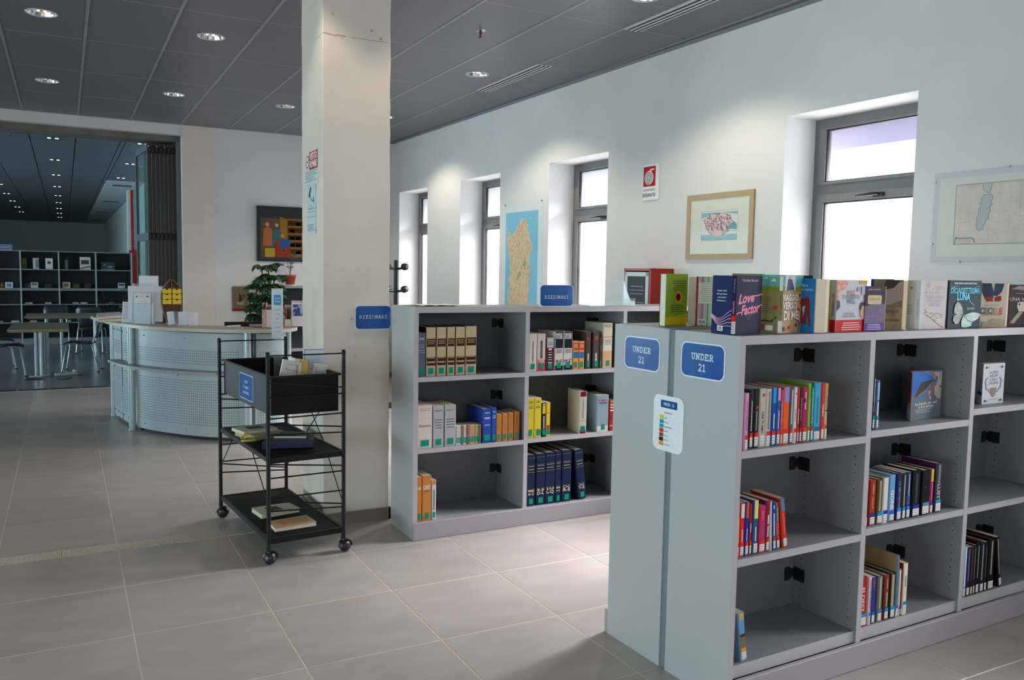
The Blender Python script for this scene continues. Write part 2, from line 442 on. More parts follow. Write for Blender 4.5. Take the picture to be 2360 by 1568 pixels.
for i in range(-9, 4):
    for j in range(-3, 6):
        x0, x1, y0, y1 = CX+i*UX, CX+(i+1)*UX, CY+j*UY, CY+(j+1)*UY
        if y0 > 11.8: continue
        y1 = min(y1, 11.86)
        if x1 > wallX(y1): ceil_tile(x0, x1, y0, y1, False, (wallX(y0), wallX(y1))) if x0 < wallX(y1)-.03 else None
        else: ceil_tile(x0, x1, y0, y1, (i, j) in LIGHTS)
mb = MB()                                # exposed runners between the tiles
for i in range(-10, 4): mb.box(CX+i*UX-.011, CX+i*UX+.011, -3.9, 11.86, HC-.004, HC+.010, tbar)
for j in range(-7, 6): mb.box(-6.3, 4.30, CY+j*UY-.006, CY+j*UY+.006, HC-.001, HC+.008, tbar)
mb.build('ceiling_grid', ceiling)
mb = MB()
def plain_ceil(mb, X0, X1, Y0, Y1, ax, ay, mat, z=HC):
    i0 = math.floor((X0-CX)/UX); i1 = math.ceil((X1-CX)/UX); j0 = math.floor((Y0-CY)/UY); j1 = math.ceil((Y1-CY)/UY)
    for i in range(i0, i1):
        for j in range(j0, j1):
            x0, x1 = max(X0, CX+i*UX)+.006, min(X1, CX+(i+1)*UX)-.006; y0, y1 = max(Y0, CY+j*UY)+.004, min(Y1, CY+(j+1)*UY)-.004
            if x1 > x0 and y1 > y0: mb.box(x0, x1, y0, y1, z, z+.01, mat)
plain_ceil(mb, -6.4, CX-9*UX, -3.9, 11.86, 0, 0, ceil_m); plain_ceil(mb, CX-9*UX, 4.5, -3.9, CY-3*UY, 0, 0, ceil_m)
mb.build('tiles_far_side', ceiling, kind='stuff')
far_ceil_m = M('#6c7278', .5, var=.03)
mb = MB(); plain_ceil(mb, -9.2, .86, 12.5, 41.4, 0, 0, far_ceil_m); plain_ceil(mb, .86, 1.6, 12.5, 20.4, 0, 0, far_ceil_m)
mb.build('tiles_reading_room', ceiling, kind='stuff')
mb = MB(); mb.box(.86, 1.6, 20.4, 41.4, HC-.02, HC+.02, M('#c2cccc', .8))
for k in range(4): mb.box(1.02, 1.42, 21.2+k*5.5, 21.4+k*5.5, HC-.028, HC-.02, dark)
struct(mb.build('trim_soffit'))
# shadow-gap moulding along the window wall
mb = MB(); T = WF.M
mb.box(-.028, 0, -3.8, 11.72, HC-.022, HC-.001, M('#86858b', .5), T); struct(mb.build('trim_window_wall_moulding'))

# --- window wall with openings
ZS, ZT = .92, 2.695
mb = MB(); ws = sorted([(b, a) for a, b in WIN]); t = .36
mb.box(0, t, -4.4, 12.6, 0, ZS, white, T); mb.box(0, t, -4.4, 12.6, ZT, 3.62, white, T)
y0 = -4.4
for a, b in ws: mb.box(0, t, y0, a, ZS, ZT, white, T); y0 = b
mb.box(0, t, y0, 12.6, ZS, ZT, white, T)
struct(mb.build('wall_window_side'))
alu = M('#6c6e6f', .45, .05, var=.02); gasket = M('#1c1820', .6); sashm = M('#777979', .45, .05, var=.02)
pane_m = glass_mat('window_pane', (.97, .98, 1.), alpha=.02)
hand_m = M('#232327', .35, .3)
def window(k, ya, yb):
    root = bpy.data.objects.new('window_%d' % k, None); col.objects.link(root); root['kind'] = 'structure'
    root.location = WF.M @ Vector((.30, 0, 0)); root.rotation_euler = (0, 0, WF.rz); w0, w1 = yb, ya
    fr = MB(); d0, d1 = 0, .06
    fr.box(d0, d1, w0, w0+.05, ZS, ZT, alu); fr.box(d0, d1, w1-.05, w1, ZS, ZT, alu)
    fr.box(d0, d1, w0+.05, w1-.05, ZT-.065, ZT, alu); fr.box(d0, d1, w0+.05, w1-.05, ZS, ZS+.06, alu); fr.box(d0, d1, w0+.05, w1-.05, 2.165, 2.235, alu)
    fr.build('window_frame', root)
    for (z0, z1) in ((ZS+.06, 2.165), (2.235, ZT-.065)):
        s_ = MB(); a, b = w0+.05, w1-.05; wd = .055
        s_.box(-.012, .05, a, a+wd, z0, z1, sashm); s_.box(-.012, .05, b-wd, b, z0, z1, sashm)
        s_.box(-.012, .05, a+wd, b-wd, z0, z0+(.02 if z0 > 2 else wd), sashm); s_.box(-.012, .05, a+wd, b-wd, z1-(.012 if z1 > 2.3 else wd), z1, sashm)
        so = s_.build('sash', root)
        g = MB(); zb, zt = z0+(.02 if z0 > 2 else wd), z1-(.012 if z1 > 2.3 else wd)
        for q in ((a+wd, a+wd+.008, zb, zt), (b-wd-.008, b-wd, zb, zt), (a+wd, b-wd, zt-.008, zt), (a+wd, b-wd, zb, zb+.005)):
            g.box(.0, .03, q[0], q[1], q[2], q[3], gasket)
        g.build('gasket', so)
        p = MB(); p.box(.018, .022, a+wd+.008, b-wd-.008, zb+.005, zt-.008, pane_m); p.build('pane', so)
    hb = MB(); yc = (w0+w1)/2-.02
    hb.rbox(-.03, -.012, yc-.075, yc+.005, 2.12, 2.15, hand_m, .004)
    hb.tube([(-.03, yc-.03, 2.14), (-.055, yc-.02, 2.14), (-.06, yc+.03, 2.137), (-.052, yc+.12, 2.135)], .009, M('#3a3b40', .25, .6), radii=[.011, .011, .010, .006])
    hb.build('handle', root)
    return root
for k, (a, b) in enumerate(WIN): window(k+1, a, b)
# outside: a deep lintel board and a rail across each opening
ext = M('#8f8aa2', .8, var=.08, scale=3)
mb = MB()
mb.box(.62, .8, -4.4, 12.6, 2.525, 3.6, ext, T); mb.box(.64, .68, -4.4, 12.6, 1.765, 1.805, ext, T)
struct(mb.build('trim_outside_lintel'))
mb = MB(); mb.box(.36, 9, -8, 20, -.3, -.15, M('#9a968f', .9), T); struct(mb.build('ground_outside'))

# --- far wall with the wide opening, reading room shell
mb = MB(); Y0, Y1 = 11.87, 12.49
mb.box(1.396, 4.262, Y0, Y1, 0, 3.62, white); mb.box(-9.3, 1.396, Y0, Y1, 3.30, 3.62, white)
mb.box(1.396, 1.79, Y0-.012, Y0, 0, 3.43, M('#e2dbd2', .85))
struct(mb.build('wall_far'))
steel = ramp_mat('primed_steel', [(.3, '#5d5b55'), (.7, '#78756d')], scale=5, rough=.6)
mb = MB(); mb.box(-6, 1.396, 12.0, 12.4, 3.225, 3.30, steel); mb.box(1.345, 1.396, 12.0, 12.4, 0, 3.225, M('#6d7071', .5))
struct(mb.build('trim_opening_frame'))
teal = M('#aab6b6', .85);  # reading room walls tinted: its cool light is put into the paint
mb = MB(); mb.box(1.6, 1.9, 12.49, 41.8, 0, 3.62, M('#c6d0d0', .85)); struct(mb.build('wall_reading_room_side'))
mb = MB(); mb.box(-9.3, 1.6, 41.5, 41.8, 0, 3.62, teal); struct(mb.build('wall_reading_room_end'))
mb = MB(); mb.box(-9.5, -9.2, 22.2, 41.8, 0, 3.62, teal); mb.box(-9.5, -9.2, 12.0, 12.8, 0, 3.62, teal); mb.box(-9.5, -9.2, 12.8, 22.2, 0, .5, teal); mb.box(-9.5, -9.2, 12.8, 22.2, 3.0, 3.62, teal)
for k in range(6): mb.box(-9.45, -9.35, 12.8+k*1.85, 12.88+k*1.85, .5, 3.0, alu)
struct(mb.build('wall_reading_room_glazed'))  # glazing added out of view for the cool lamp
# glazed front opposite the windows, and the wall behind the camera
mb = MB(); mb.box(-6.5, -6.2, -4.4, -1.4, 0, 3.62, white); mb.box(-6.5, -6.2, 7.8, 12.0, 0, 3.62, white); mb.box(-6.5, -6.2, -1.4, 7.8, 0, .5, white); mb.box(-6.5, -6.2, -1.4, 7.8, 2.9, 3.62, white)
for k in range(6): mb.box(-6.4, -6.33, -1.4+k*1.82, -1.33+k*1.82, .5, 2.9, alu)
struct(mb.build('wall_glazed_side'))
mb = MB(); mb.box(-6.5, -3.1, -4.15, -3.85, 0, 3.62, white); mb.box(3.1, 5.0, -4.15, -3.85, 0, 3.62, white); mb.box(-3.1, 3.1, -4.15, -3.85, 2.95, 3.62, white); mb.box(-3.1, 3.1, -4.15, -3.85, 0, .5, white)
for k in range(5): mb.box(-3.1+k*1.53, -3.04+k*1.53, -4.05, -3.98, .5, 2.95, alu)
struct(mb.build('wall_entrance_side'))

# --- column
mb = MB(); bm = bmesh.new(); bmesh.ops.create_cube(bm, size=1)
for v in bm.verts: v.co = Vector((1.581+v.co.x*.422, 5.225+v.co.y*.49, 1.81+v.co.z*3.62))
bmesh.ops.subdivide_edges(bm, edges=[e for e in bm.edges if abs((e.verts[0].co-e.verts[1].co).z) > 1], cuts=44)
bm.edges.ensure_lookup_table()
rg = random.Random(3)
for v in bm.verts:
    v.co.x += rg.uniform(-.0022, .0022); v.co.y += rg.uniform(-.0012, .0012)
bmesh.ops.bevel(bm, geom=[e for e in bm.edges if abs((e.verts[0].co-e.verts[1].co).z) > .03 and abs((e.verts[0].co-e.verts[1].co).x) < .02 and abs((e.verts[0].co-e.verts[1].co).y) < .02], offset=.004, segments=1, affect='EDGES')
bm.verts.ensure_lookup_table(); bm.verts.index_update()
mb.add([v.co.copy() for v in bm.verts], [tuple(v.index for v in f.verts) for f in bm.faces], cream); bm.free()
column = struct(mb.build('column'))
mb = MB(); bs = M('#7c7065', .6, var=.1)
mb.box(1.36, 1.802, 4.968, 4.98, 0, .075, bs); mb.box(1.358, 1.37, 4.968, 5.47, 0, .075, bs); mb.box(1.792, 1.804, 4.968, 5.47, 0, .075, bs)
struct(mb.build('baseboard_column'))
mb = MB(); mb.box(-.012, 0, -3.8, 11.8, 0, .075, bs, T); struct(mb.build('baseboard_window_side'))
mb = MB(); mb.box(1.396, 4.25, Y0-.024, Y0-.012, 0, .075, bs); struct(mb.build('baseboard_far'))
mb = MB()
for (u, z, r) in ((.06, 3.08, .006), (.12, 2.95, .004), (.36, 2.98, .006), (.30, 3.02, .005), (.39, 2.62, .004), (.08, 1.86, .005), (.11, 1.85, .006), (.22, 1.83, .004), (.18, 1.28, .006), (.2, 1.05, .005)):
    mb.lathe([(0, -.0008), (r, -.0004), (r*1.6, .0)], M('#a89a88', .9), 8, Matrix.Translation((1.37+u, 4.9795, z)) @ Matrix.Rotation(math.pi/2, 4, 'X') @ Matrix.Scale(1, 4))
mb.build('plaster_chips', column, kind='stuff')
mb = MB(); rg = random.Random(6); pts = [(1.372+.42*i/24, 4.9788, 2.965-.004*i/24+rg.uniform(-.004, .004)) for i in range(25)]; mb.tube(pts[:9], .0022, M('#a8977f', .9), 5); mb.tube(pts[10:24], .0016, M('#b3a38d', .9), 5); mb.tube([(1.3692, 4.99+.02*i, 2.962+rg.uniform(-.004, .004)) for i in range(8)], .0014, M('#a9b3ae', .9), 5); mb.build('crack', column)

# --- downlights
lamp_glow = emit_mat('lamp_tube_glow', '#fff2dc', 3.0)
chrome = M('#d9dade', .12, .95, var=.12, scale=9); rimm = M('#c9c8cc', .3, .3)
crys = ramp_mat('painted_glint_reflector', [(.15, '#7a8a96'), (.35, '#f4f2f6'), (.5, '#c9a77c'), (.62, '#ffffff'), (.8, '#8fc6dc'), (.95, '#3a2f34')], scale=34, rough=.12, kind='cells')  # white, blue and dark cells paint sparkle into the facets
crys.node_tree.nodes['Principled BSDF'].inputs['Metallic'].default_value = .55
def make_downlight():
    root = thing('ceiling_downlight', 'round recessed ceiling downlight', 'light')
    mb = MB(); mb.lathe([(.098, .010), (.098, -.004), (.108, -.004), (.109, .0)], rimm, 40); mb.build('rim', root)
    mb = MB(); N = 28; prof = [(.097, .002), (.088, .035), (.066, .062), (.02, .075), (0, .075)]
    mb.lathe(prof, crys, N, smooth=False); mb.build('reflector', root)
    for s_ in (-1, 1):
        mb = MB(); mb.tube([(s_*.022, -.045, .03), (s_*.022, .045, .03)], .011, lamp_glow, 8); mb.build('lamp_tube', root)
    return root
dl = make_downlight(); first = True
def spot(x, y, z, e, size=100, blend=.6, color=(1, .86, .66)):
    l = bpy.data.lights.new('downlight_beam', 'SPOT'); l.energy = e; l.spot_size = math.radians(size); l.spot_blend = blend; l.color = color; l.shadow_soft_size = .06
    o = bpy.data.objects.new('downlight_beam', l); col.objects.link(o); o.location = (x, y, z); return o
def copy_tree(o, parent=None):
    c = o.copy(); col.objects.link(c); c.parent = parent
    for ch in list(o.children): copy_tree(ch, c)
    return c
desc = {(-5, 1): 'round recessed downlight near the picture corner above the service desk side', (-3, 1): 'large round downlight between the column and the corner one, nearer row',
        (-5, 3): 'small round downlight in front of the wide opening, farthest from the column', (-3, 3): 'small round downlight above the folded glass doors',
        (-1, 3): 'small round downlight just beside the column above the painting', (1, 1): 'round downlight beside the short slot diffuser and the sprinkler',
        (1, -1): 'large round downlight cut off at the top beside the long slot diffuser', (1, 3): 'small round downlight peeping out behind the column near the window wall',
        (-1, 1): 'round downlight hidden behind the column top', (-5, -1): 'round downlight above the visitors aisle', (-3, -1): 'round downlight above the book trolley aisle', (-1, -1): 'round downlight above the front bookcase aisle'}
for (i, j) in LIGHTS:
    x, y = CX+(i+.5)*UX, CY+(j+.5)*UY
    if (i, j) in ((-1, 1), (-5, -1), (-3, -1), (-1, -1)): pass
    o = dl if first else copy_tree(dl); first = False
    o.location = (x, y, HC); o['label'] = desc[(i, j)]; o['group'] = 'ceiling downlights of the hall'
    spot(x, y, HC-.02, 62 if i == 1 else (22 if j < 0 else 6), 128 if i == 1 else 112, .45)
for i in (-1, 1):
    for j in (-3, -5): spot(CX+(i+.5)*UX, CY+(j+.5)*UY, HC-.02, 6)
# reading room: far lamps, each a rim with two bright tubes
k = 0
ORD = ['nearest', 'second', 'third', 'fourth', 'fifth', 'sixth', 'seventh', 'eighth', 'ninth']
for X, ys in ((-.1, [14.15, 17.02, 19.85, 22.77, 25.7, 28.6, 31.5, 34.4, 37.3]), (1.1, [14.0, 16.85, 19.65]), (-1.29, [20.1, 23.0, 25.9, 28.8, 31.7, 34.6])):
    for yy in ys:
        mb = MB(); mb.lathe([(.0, -.003), (.1, -.003), (.11, .0)], M('#5a6167', .3, .3), 24)
        o = mb.build('reading_room_downlight'); o.location = (X, yy, HC)
        tag(o, '%s downlight beyond the wide opening in the %s file' % (ORD[ys.index(yy)], {-.1: 'long central', 1.1: 'short, near the folded doors,', -1.29: 'outer, at the picture edge,'}[X]), 'light', 'downlights of the room beyond')
        for s_ in (-1, 1):
            m2 = MB(); m2.lathe([(0, -.010), (.022, -.010), (.026, -.003)], emit_mat('reading_lamp', '#e8fbff', 3.0) if k == 0 else bpy.data.materials['reading_lamp'], 12, Matrix.Translation((s_*.05, 0, 0)))
            m2.build('lamp_tube', o); k += 1
for yy in (14.15, 22.77, 31.5): spot(-.1, yy, HC-.03, 14, 110, .8, (.75, .95, 1))
# --- slot diffusers, sprinklers
slotl = M('#d3d4d6', .4)
def diffuser(x, y0, y1, label):
    root = thing('slot_diffuser', label, 'vent', (x, y0, HC)); L = y1-y0
    mb = MB(); mb.box(0, .15, 0, L, -.006, -.002, slotl); mb.build('frame', root)
    for k in range(3):
        s_ = MB(); s_.box(.028+k*.042, .044+k*.042, .01, L-.01, -.009, -.0065, M('#1b2222', .6)); s_.build('slot', root)
    for k in range(2):
        s_ = MB(); s_.box(.052+k*.042, .062+k*.042, .01, L-.01, -.012, -.0065, M('#d6d7da', .35)); s_.build('slat', root)
diffuser(3.745, 6.60, 7.86, 'short linear ceiling slot diffuser beside a downlight near the window wall')
diffuser(3.765, 4.05, 5.33, 'long linear ceiling slot diffuser nearest the camera, cut by the frame')
def sprinkler(x, y, label):
    root = thing('sprinkler', label, 'sprinkler', (x, y, HC))
    mb = MB(); mb.lathe([(0, -.003), (.036, -.004), (.042, 0)], M('#c8c9cd', .2, .8), 24); mb.build('escutcheon', root)
    mb = MB(); mb.lathe([(.011, -.003), (.012, -.02), (.006, -.034), (.006, -.046), (.016, -.048), (.016, -.051), (0, -.051)], M('#6b3a22', .3, .8), 14); mb.build('head', root)
sprinkler(2.867, 5.955, 'copper sprinkler head hanging from a ceiling tile beside the column')
sprinkler(-.63, 13.9, 'dark sprinkler head on the ceiling just beyond the wide opening')
# ================================================================== BOOKCASES
shelfm = M('#8b8e91', .5, var=.02, scale=30); shelf_edge = M('#b5b2b6', .5, var=.02); inner = M('#66696c', .55, var=.02)  # back panels get a darker grey: interior shade put into the colour
endm = M('#aeb3b4', .45, var=.02); peg = M('#26282b', .7); bracket_m = M('#111214', .5)
def u_at(F, x, v, z):
    A = F.M @ Vector((0, v, z)); A = A-Vector((0, 0, CAMZ)); B = F.M.to_3x3() @ Vector((1, 0, 0)); k = (x-1180)/FL
    return -(A.dot(CR)-k*A.dot(CF))/(B.dot(CR)-k*B.dot(CF))
def z_at(F, y, u, v):
    A = F.M @ Vector((u, v, 0)); A = A-Vector((0, 0, CAMZ)); k = -(y-784)/FL
    return -(A.dot(CU)-k*A.dot(CF))/(CU.z-k*CF.z)
SIDE = .028
def bookcase(F, label, pitch, bays, depth, HT, bottoms, shelves, group, plinth_out=.02, holes=True, first_w=None):
    root = thing('bookcase', label, 'bookcase', F.loc, F.rz, group)
    dv = pitch if isinstance(pitch, list) else [pitch*k for k in range(bays+1)]; L = dv[-1]+SIDE
    for k in range(bays+1):
        mb = MB(); x = dv[k]
        mb.box(x, x+SIDE, .002, depth, .0 if k == 0 else .10, HT-.001, endm if k == 0 else shelfm); mb.box(x, x+SIDE, -.0005, .002, .10, HT-.001, shelf_edge)
        mb.build('side_panel' if k in (0, bays) else 'divider', root)
    for k in range(bays):
        x0, x1 = dv[k]+SIDE, dv[k+1]
        mb = MB(); mb.box(x0, x1, .001, depth-.012, HT-.032, HT, shelfm); mb.box(x0, x1, -.0005, .001, HT-.032, HT, shelf_edge); mb.build('top_panel', root)
        mb = MB(); mb.box(x0, x1, depth-.012, depth-.002, .10, HT-.001, inner); mb.build('back_panel', root)
        for q, z in enumerate([bottoms[k]]+shelves[k]):
            y0 = .001 if q else .012
            mb = MB(); zb = z-.028 if q else .101
            mb.box(x0+.001, x1-.001, y0, depth-.013, zb, z, shelfm); mb.box(x0+.001, x1-.001, y0-.0015, y0, zb, z, shelf_edge); mb.build('shelf', root)
    mb = MB(); mb.rbox(-.002, L, -plinth_out, .0, .001, .105, M('#a29c9f', .5, var=.02), .002); mb.box(.02, L-.02, 0, .012, .03, .095, dark); mb.build('plinth', root)
    if holes:
        mb = MB()
        for k in range(bays):
            for xx, s_ in ((dv[k]+SIDE+.0006, 1), (dv[k+1]-.0006, -1)):
                for yy in (.045, depth-.055):
                    z = .16
                    while z < HT-.06:
                        mb.add([(xx, yy+.003*math.cos(a*math.pi/3), z+.003*math.sin(a*math.pi/3)) for a in range(6)], [tuple(range(6))], peg); z += .0335
            for xx in (dv[k]+.13, (dv[k]+dv[k+1])/2):
                z = .16
                while z < HT-.06:
                    mb.add([(xx+.003*math.cos(a*math.pi/3), depth-.0126, z+.003*math.sin(a*math.pi/3)) for a in range(6)], [tuple(range(6))], peg); z += .0335
        mb.build('peg_holes', root, kind='stuff')
    for k in range(bays):
        for zc in (1.25, .78, .29):
            x = dv[k+1]
            b = MB(); b.prism([(-.055, -.028), (-.055, .028), (-.03, .03), (-.012, .016), (-.001, .02), (-.001, -.02), (-.012, -.016), (-.03, -.03)], -.018, -.0125, bracket_m, Matrix.Translation((x, depth, zc)) @ Matrix.Rotation(math.pi/2, 4, 'X') @ Matrix.Scale(-1, 4, (0, 0, 1)) @ Matrix.Translation((0, 0, 0)))
            b.box(x-.0055, x-.0005, depth-.075, depth-.02, zc-.028, zc+.028, bracket_m)
            b.build('bracket', root)
    return root
DVN = [0, .703, 1.386, 2.10]; PB = .7355
FN = Frame(2.098, 2.212, 0, .026)
FNB = Frame(FN.M @ Vector((0, .384, 0)) if False else (FN.M @ Vector((0, .735, 0))).x, (FN.M @ Vector((0, .735, 0))).y, 0, .026)
HT = 1.37
near_case = bookcase(FN, 'low grey double bookcase nearest the camera with blue square signs on its end panel', DVN, 3, .345, HT, [.15, .152, .152], [[.555, .955], [.572, .972], [.572, 1.016]], 'low grey bookcases')
# rear half of the pair, opening the other way
def back_unit():
    root = thing('bookcase', 'grey bookcase standing back to back behind the near one', 'bookcase', FN.M @ Vector((0, .382, 0)), FN.rz, 'low grey bookcases')
    D = .352; L = DVN[-1]+SIDE
    for k in range(4):
        mb = MB(); mb.box(DVN[k], DVN[k]+SIDE, 0, D, 0 if k == 0 else .10, HT-.001, endm if k == 0 else shelfm); mb.build('side_panel' if k in (0, 3) else 'divider', root)
    for k in range(3):
        x0, x1 = DVN[k]+SIDE, DVN[k+1]
        mb = MB(); mb.box(x0, x1, 0, D, HT-.032, HT, shelfm); mb.build('top_panel', root)
        mb = MB(); mb.box(x0, x1, .002, .012, .1, HT-.033, inner); mb.build('back_panel', root)
        for z in (.15, .56, .96):
            mb = MB(); mb.box(x0+.001, x1-.001, .013, D, z-.028, z, shelfm); mb.build('shelf', root)
    mb = MB(); mb.rbox(-.002, L, D, D+.02, .001, .105, M('#a29c9f', .5, var=.02), .002); mb.build('plinth', root)
    mb = MB(); mb.box(.006, L, -.034, 0, 0.001, HT-.004, M('#6f8084', .5, var=.02)); mb.build('filler_strip', root)
    return root
back_unit()
FB = Frame(1.770, 4.500, 0, .0)
rear_case = bookcase(FB, 'long low grey bookcase of green-stickered dictionaries between column and window wall', .7355, 3, .372, HT, [.103, .106, .106], [[.54, .963], [.545, .966], [.545, .966]], 'low grey bookcases')

# ------------------------------------------------------------------ closed books, spine to the front
paper_m = ramp_mat('page_edges', [(.3, '#b9a98d'), (.5, '#d8cbb2'), (.7, '#c8b999')], scale=60, rough=.9, stretch=(1, .05, .05))
def hexmat(c, gloss=.5): return M(c, gloss, var=.05, spec=.14)
GREEN = '#12917c'
def put_book(F, v, z, xl, xr, ytop, depth, cover, deco, label, group, style=None, hard=False, lean=0., boards=None, gap=.0006, page=None, skew=0., remap=None):
    u0 = u_at(F, xl, v, z); u1 = u_at(F, xr, v, z)
    if remap: u0, u1 = remap(u0), remap(u1)
    u0 += gap; u1 -= gap
    wd = max(u1-u0, .006)
    h = z_at(F, ytop, (u0+u1)/2-lean*.25*.5, v)-z
    if lean: h = h/math.cos(lean)
    P = F.M @ Vector((u0, v, z+.0006))
    root = thing('book', label, 'book', P, 0, group, rot=(0, 0, F.rz+skew))
    if lean:
        root.rotation_euler = (Matrix.Rotation(F.rz, 3, 'Z') @ Matrix.Rotation(-lean, 3, 'Y')).to_euler()
    t = .0025 if hard else .0009; d = depth; e = .0015
    ov = .003 if hard else 0.
    mb = MB(); c = min(.004, wd*.2)
    prof = [(0, d), (0, c), (c, 0), (wd-c, 0), (wd, c), (wd, d), (wd-t, d), (wd-t, c+.001), (wd-c-t*.3, .003), (c+t*.3, .003), (t, c+.001), (t, d)]
    cm = hexmat(cover); bmat = hexmat(boards) if boards else cm
    vs = [(x, y, 0) for x, y in prof]+[(x, y, h) for x, y in prof]; n = len(prof)
    fr = [(i, (i+1) % n, (i+1) % n+n, i+n) for i in range(n)]
    mb.add(vs, [fr[i] for i in (1, 2, 3, 7, 8, 9)], cm); mb.add(vs, [fr[i] for i in (0, 4, 5, 6, 10, 11)], bmat)
    quads = [(0, 1, 10, 11), (1, 2, 9, 10), (2, 3, 8, 9), (3, 4, 7, 8), (4, 5, 6, 7)]
    mb.add(vs, quads+[tuple(i+n for i in q[::-1]) for q in quads], bmat)
    mb.build('cover', root)
    mb = MB(); mb.box(t, wd-t, .004, d-.003-(.002 if hard else 0), ov, h-ov-.0004, page or paper_m); mb.build('page_block', root)
    A = Art((0, 0, 0), (1, 0, 0), (0, 0, 1)); has = False
    a0, a1 = c*.95, wd-c*.95; mid = wd/2
    for dd in deco:
        k = dd[0]; has = True
        if k == 'b': A.rect(a0, a1, dd[1]*h, dd[2]*h, dd[3])
        elif k == 'r': A.rect(a0+(a1-a0)*dd[1], a0+(a1-a0)*dd[2], dd[3]*h, dd[4]*h, dd[5])
        elif k == 'v':     # vertical line of small print
            y0, y1 = dd[1]*h, dd[2]*h; wv = dd[4] if len(dd) > 4 else .3; A.k += 1; rg = random.Random(label); p = y1
            while p > y0:
                q = max(y0, p-rg.uniform(.004, .016)); A.line([(mid, p), (mid, q)], (a1-a0)*wv, dd[3], up=False); p = q-.003
        elif k == 'h':     # rows of small print across the spine
            n_ = dd[4] if len(dd) > 4 else 2
            A.rows(a0+(a1-a0)*.1, a1-(a1-a0)*.1, dd[2]*h, n_, (dd[2]-dd[1])*h/max(n_, 1), .0035, dd[3], seed=hash(label) % 99, ragged=.2, center=True)
        elif k == 'T': A.text(dd[1], mid, dd[2]*h, dd[4]*(a1-a0), dd[3], rot=-math.pi/2, bold=.02, width=dd[5]*h if len(dd) > 5 else None)
        elif k == 'H': A.text(dd[1], mid, dd[2]*h, dd[4]*(a1-a0), dd[3], bold=.02, width=(a1-a0)*.86)
    if has: A.build('spine_print', root)
    if style:
        B = Art((0, -.0012, 0), (1, 0, 0), (0, 0, 1))
        if style[0] == 'white':
            top = style[2] if len(style) > 2 else .19
            b0 = .006; B.rect(a0, a1, b0, top*h, '#e6e4df'); B.rows(a0+.001, a1-.001, top*h*.75, 3, top*h*.24, .0018, '#8e8e8e', seed=5)
            if style[1]: B.rect(a0, a1, top*h, top*h+.016, style[1])
        elif style[0] == 'green':
            s0 = style[1] if len(style) > 1 else .2; s1 = style[2] if len(style) > 2 else .8
            B.rect(a0+(a1-a0)*s0, a0+(a1-a0)*s1, .012, .012+min(.036, h*.3), GREEN)
        B.build('shelf_label', root)
    return root
RED = '#e23a22'; BLU = '#1f93d6'; NAVY = '#20429c'; TEAL = '#12a08c'
def row(F, v, z, rowname, group, style, items, depth=.14, hard=False):
    dv = DVN if F is FN else [PB*k for k in range(4)]
    ua = u_at(F, items[0][0], v, z); ub = u_at(F, items[-1][1], v, z); k = max(q for q in range(3) if dv[q] <= ua+.06 or q == 0); lo = dv[k]+SIDE+.002; hi = dv[k+1]-.003
    na, nb_ = max(ua, lo), min(ub, hi)
    rm = (lambda u: na+(u-ua)*(nb_-na)/(ub-ua)) if (na != ua or nb_ != ub) else None
    for it in items:
        xl, xr, yt, cov, deco, desc = it[:6]; kw = dict(it[6]) if len(it) > 6 else {}
        st = kw.pop('style', style); dp = kw.pop('depth', depth); hd = kw.pop('hard', hard); vv = kw.pop('v', v); full = kw.pop('full', None); kw['remap'] = rm
        put_book(F, vv, z, xl, xr, yt, dp, cov, deco, full or (desc+' '+rowname), group, st, hd, **kw)
W1 = ('white', RED)
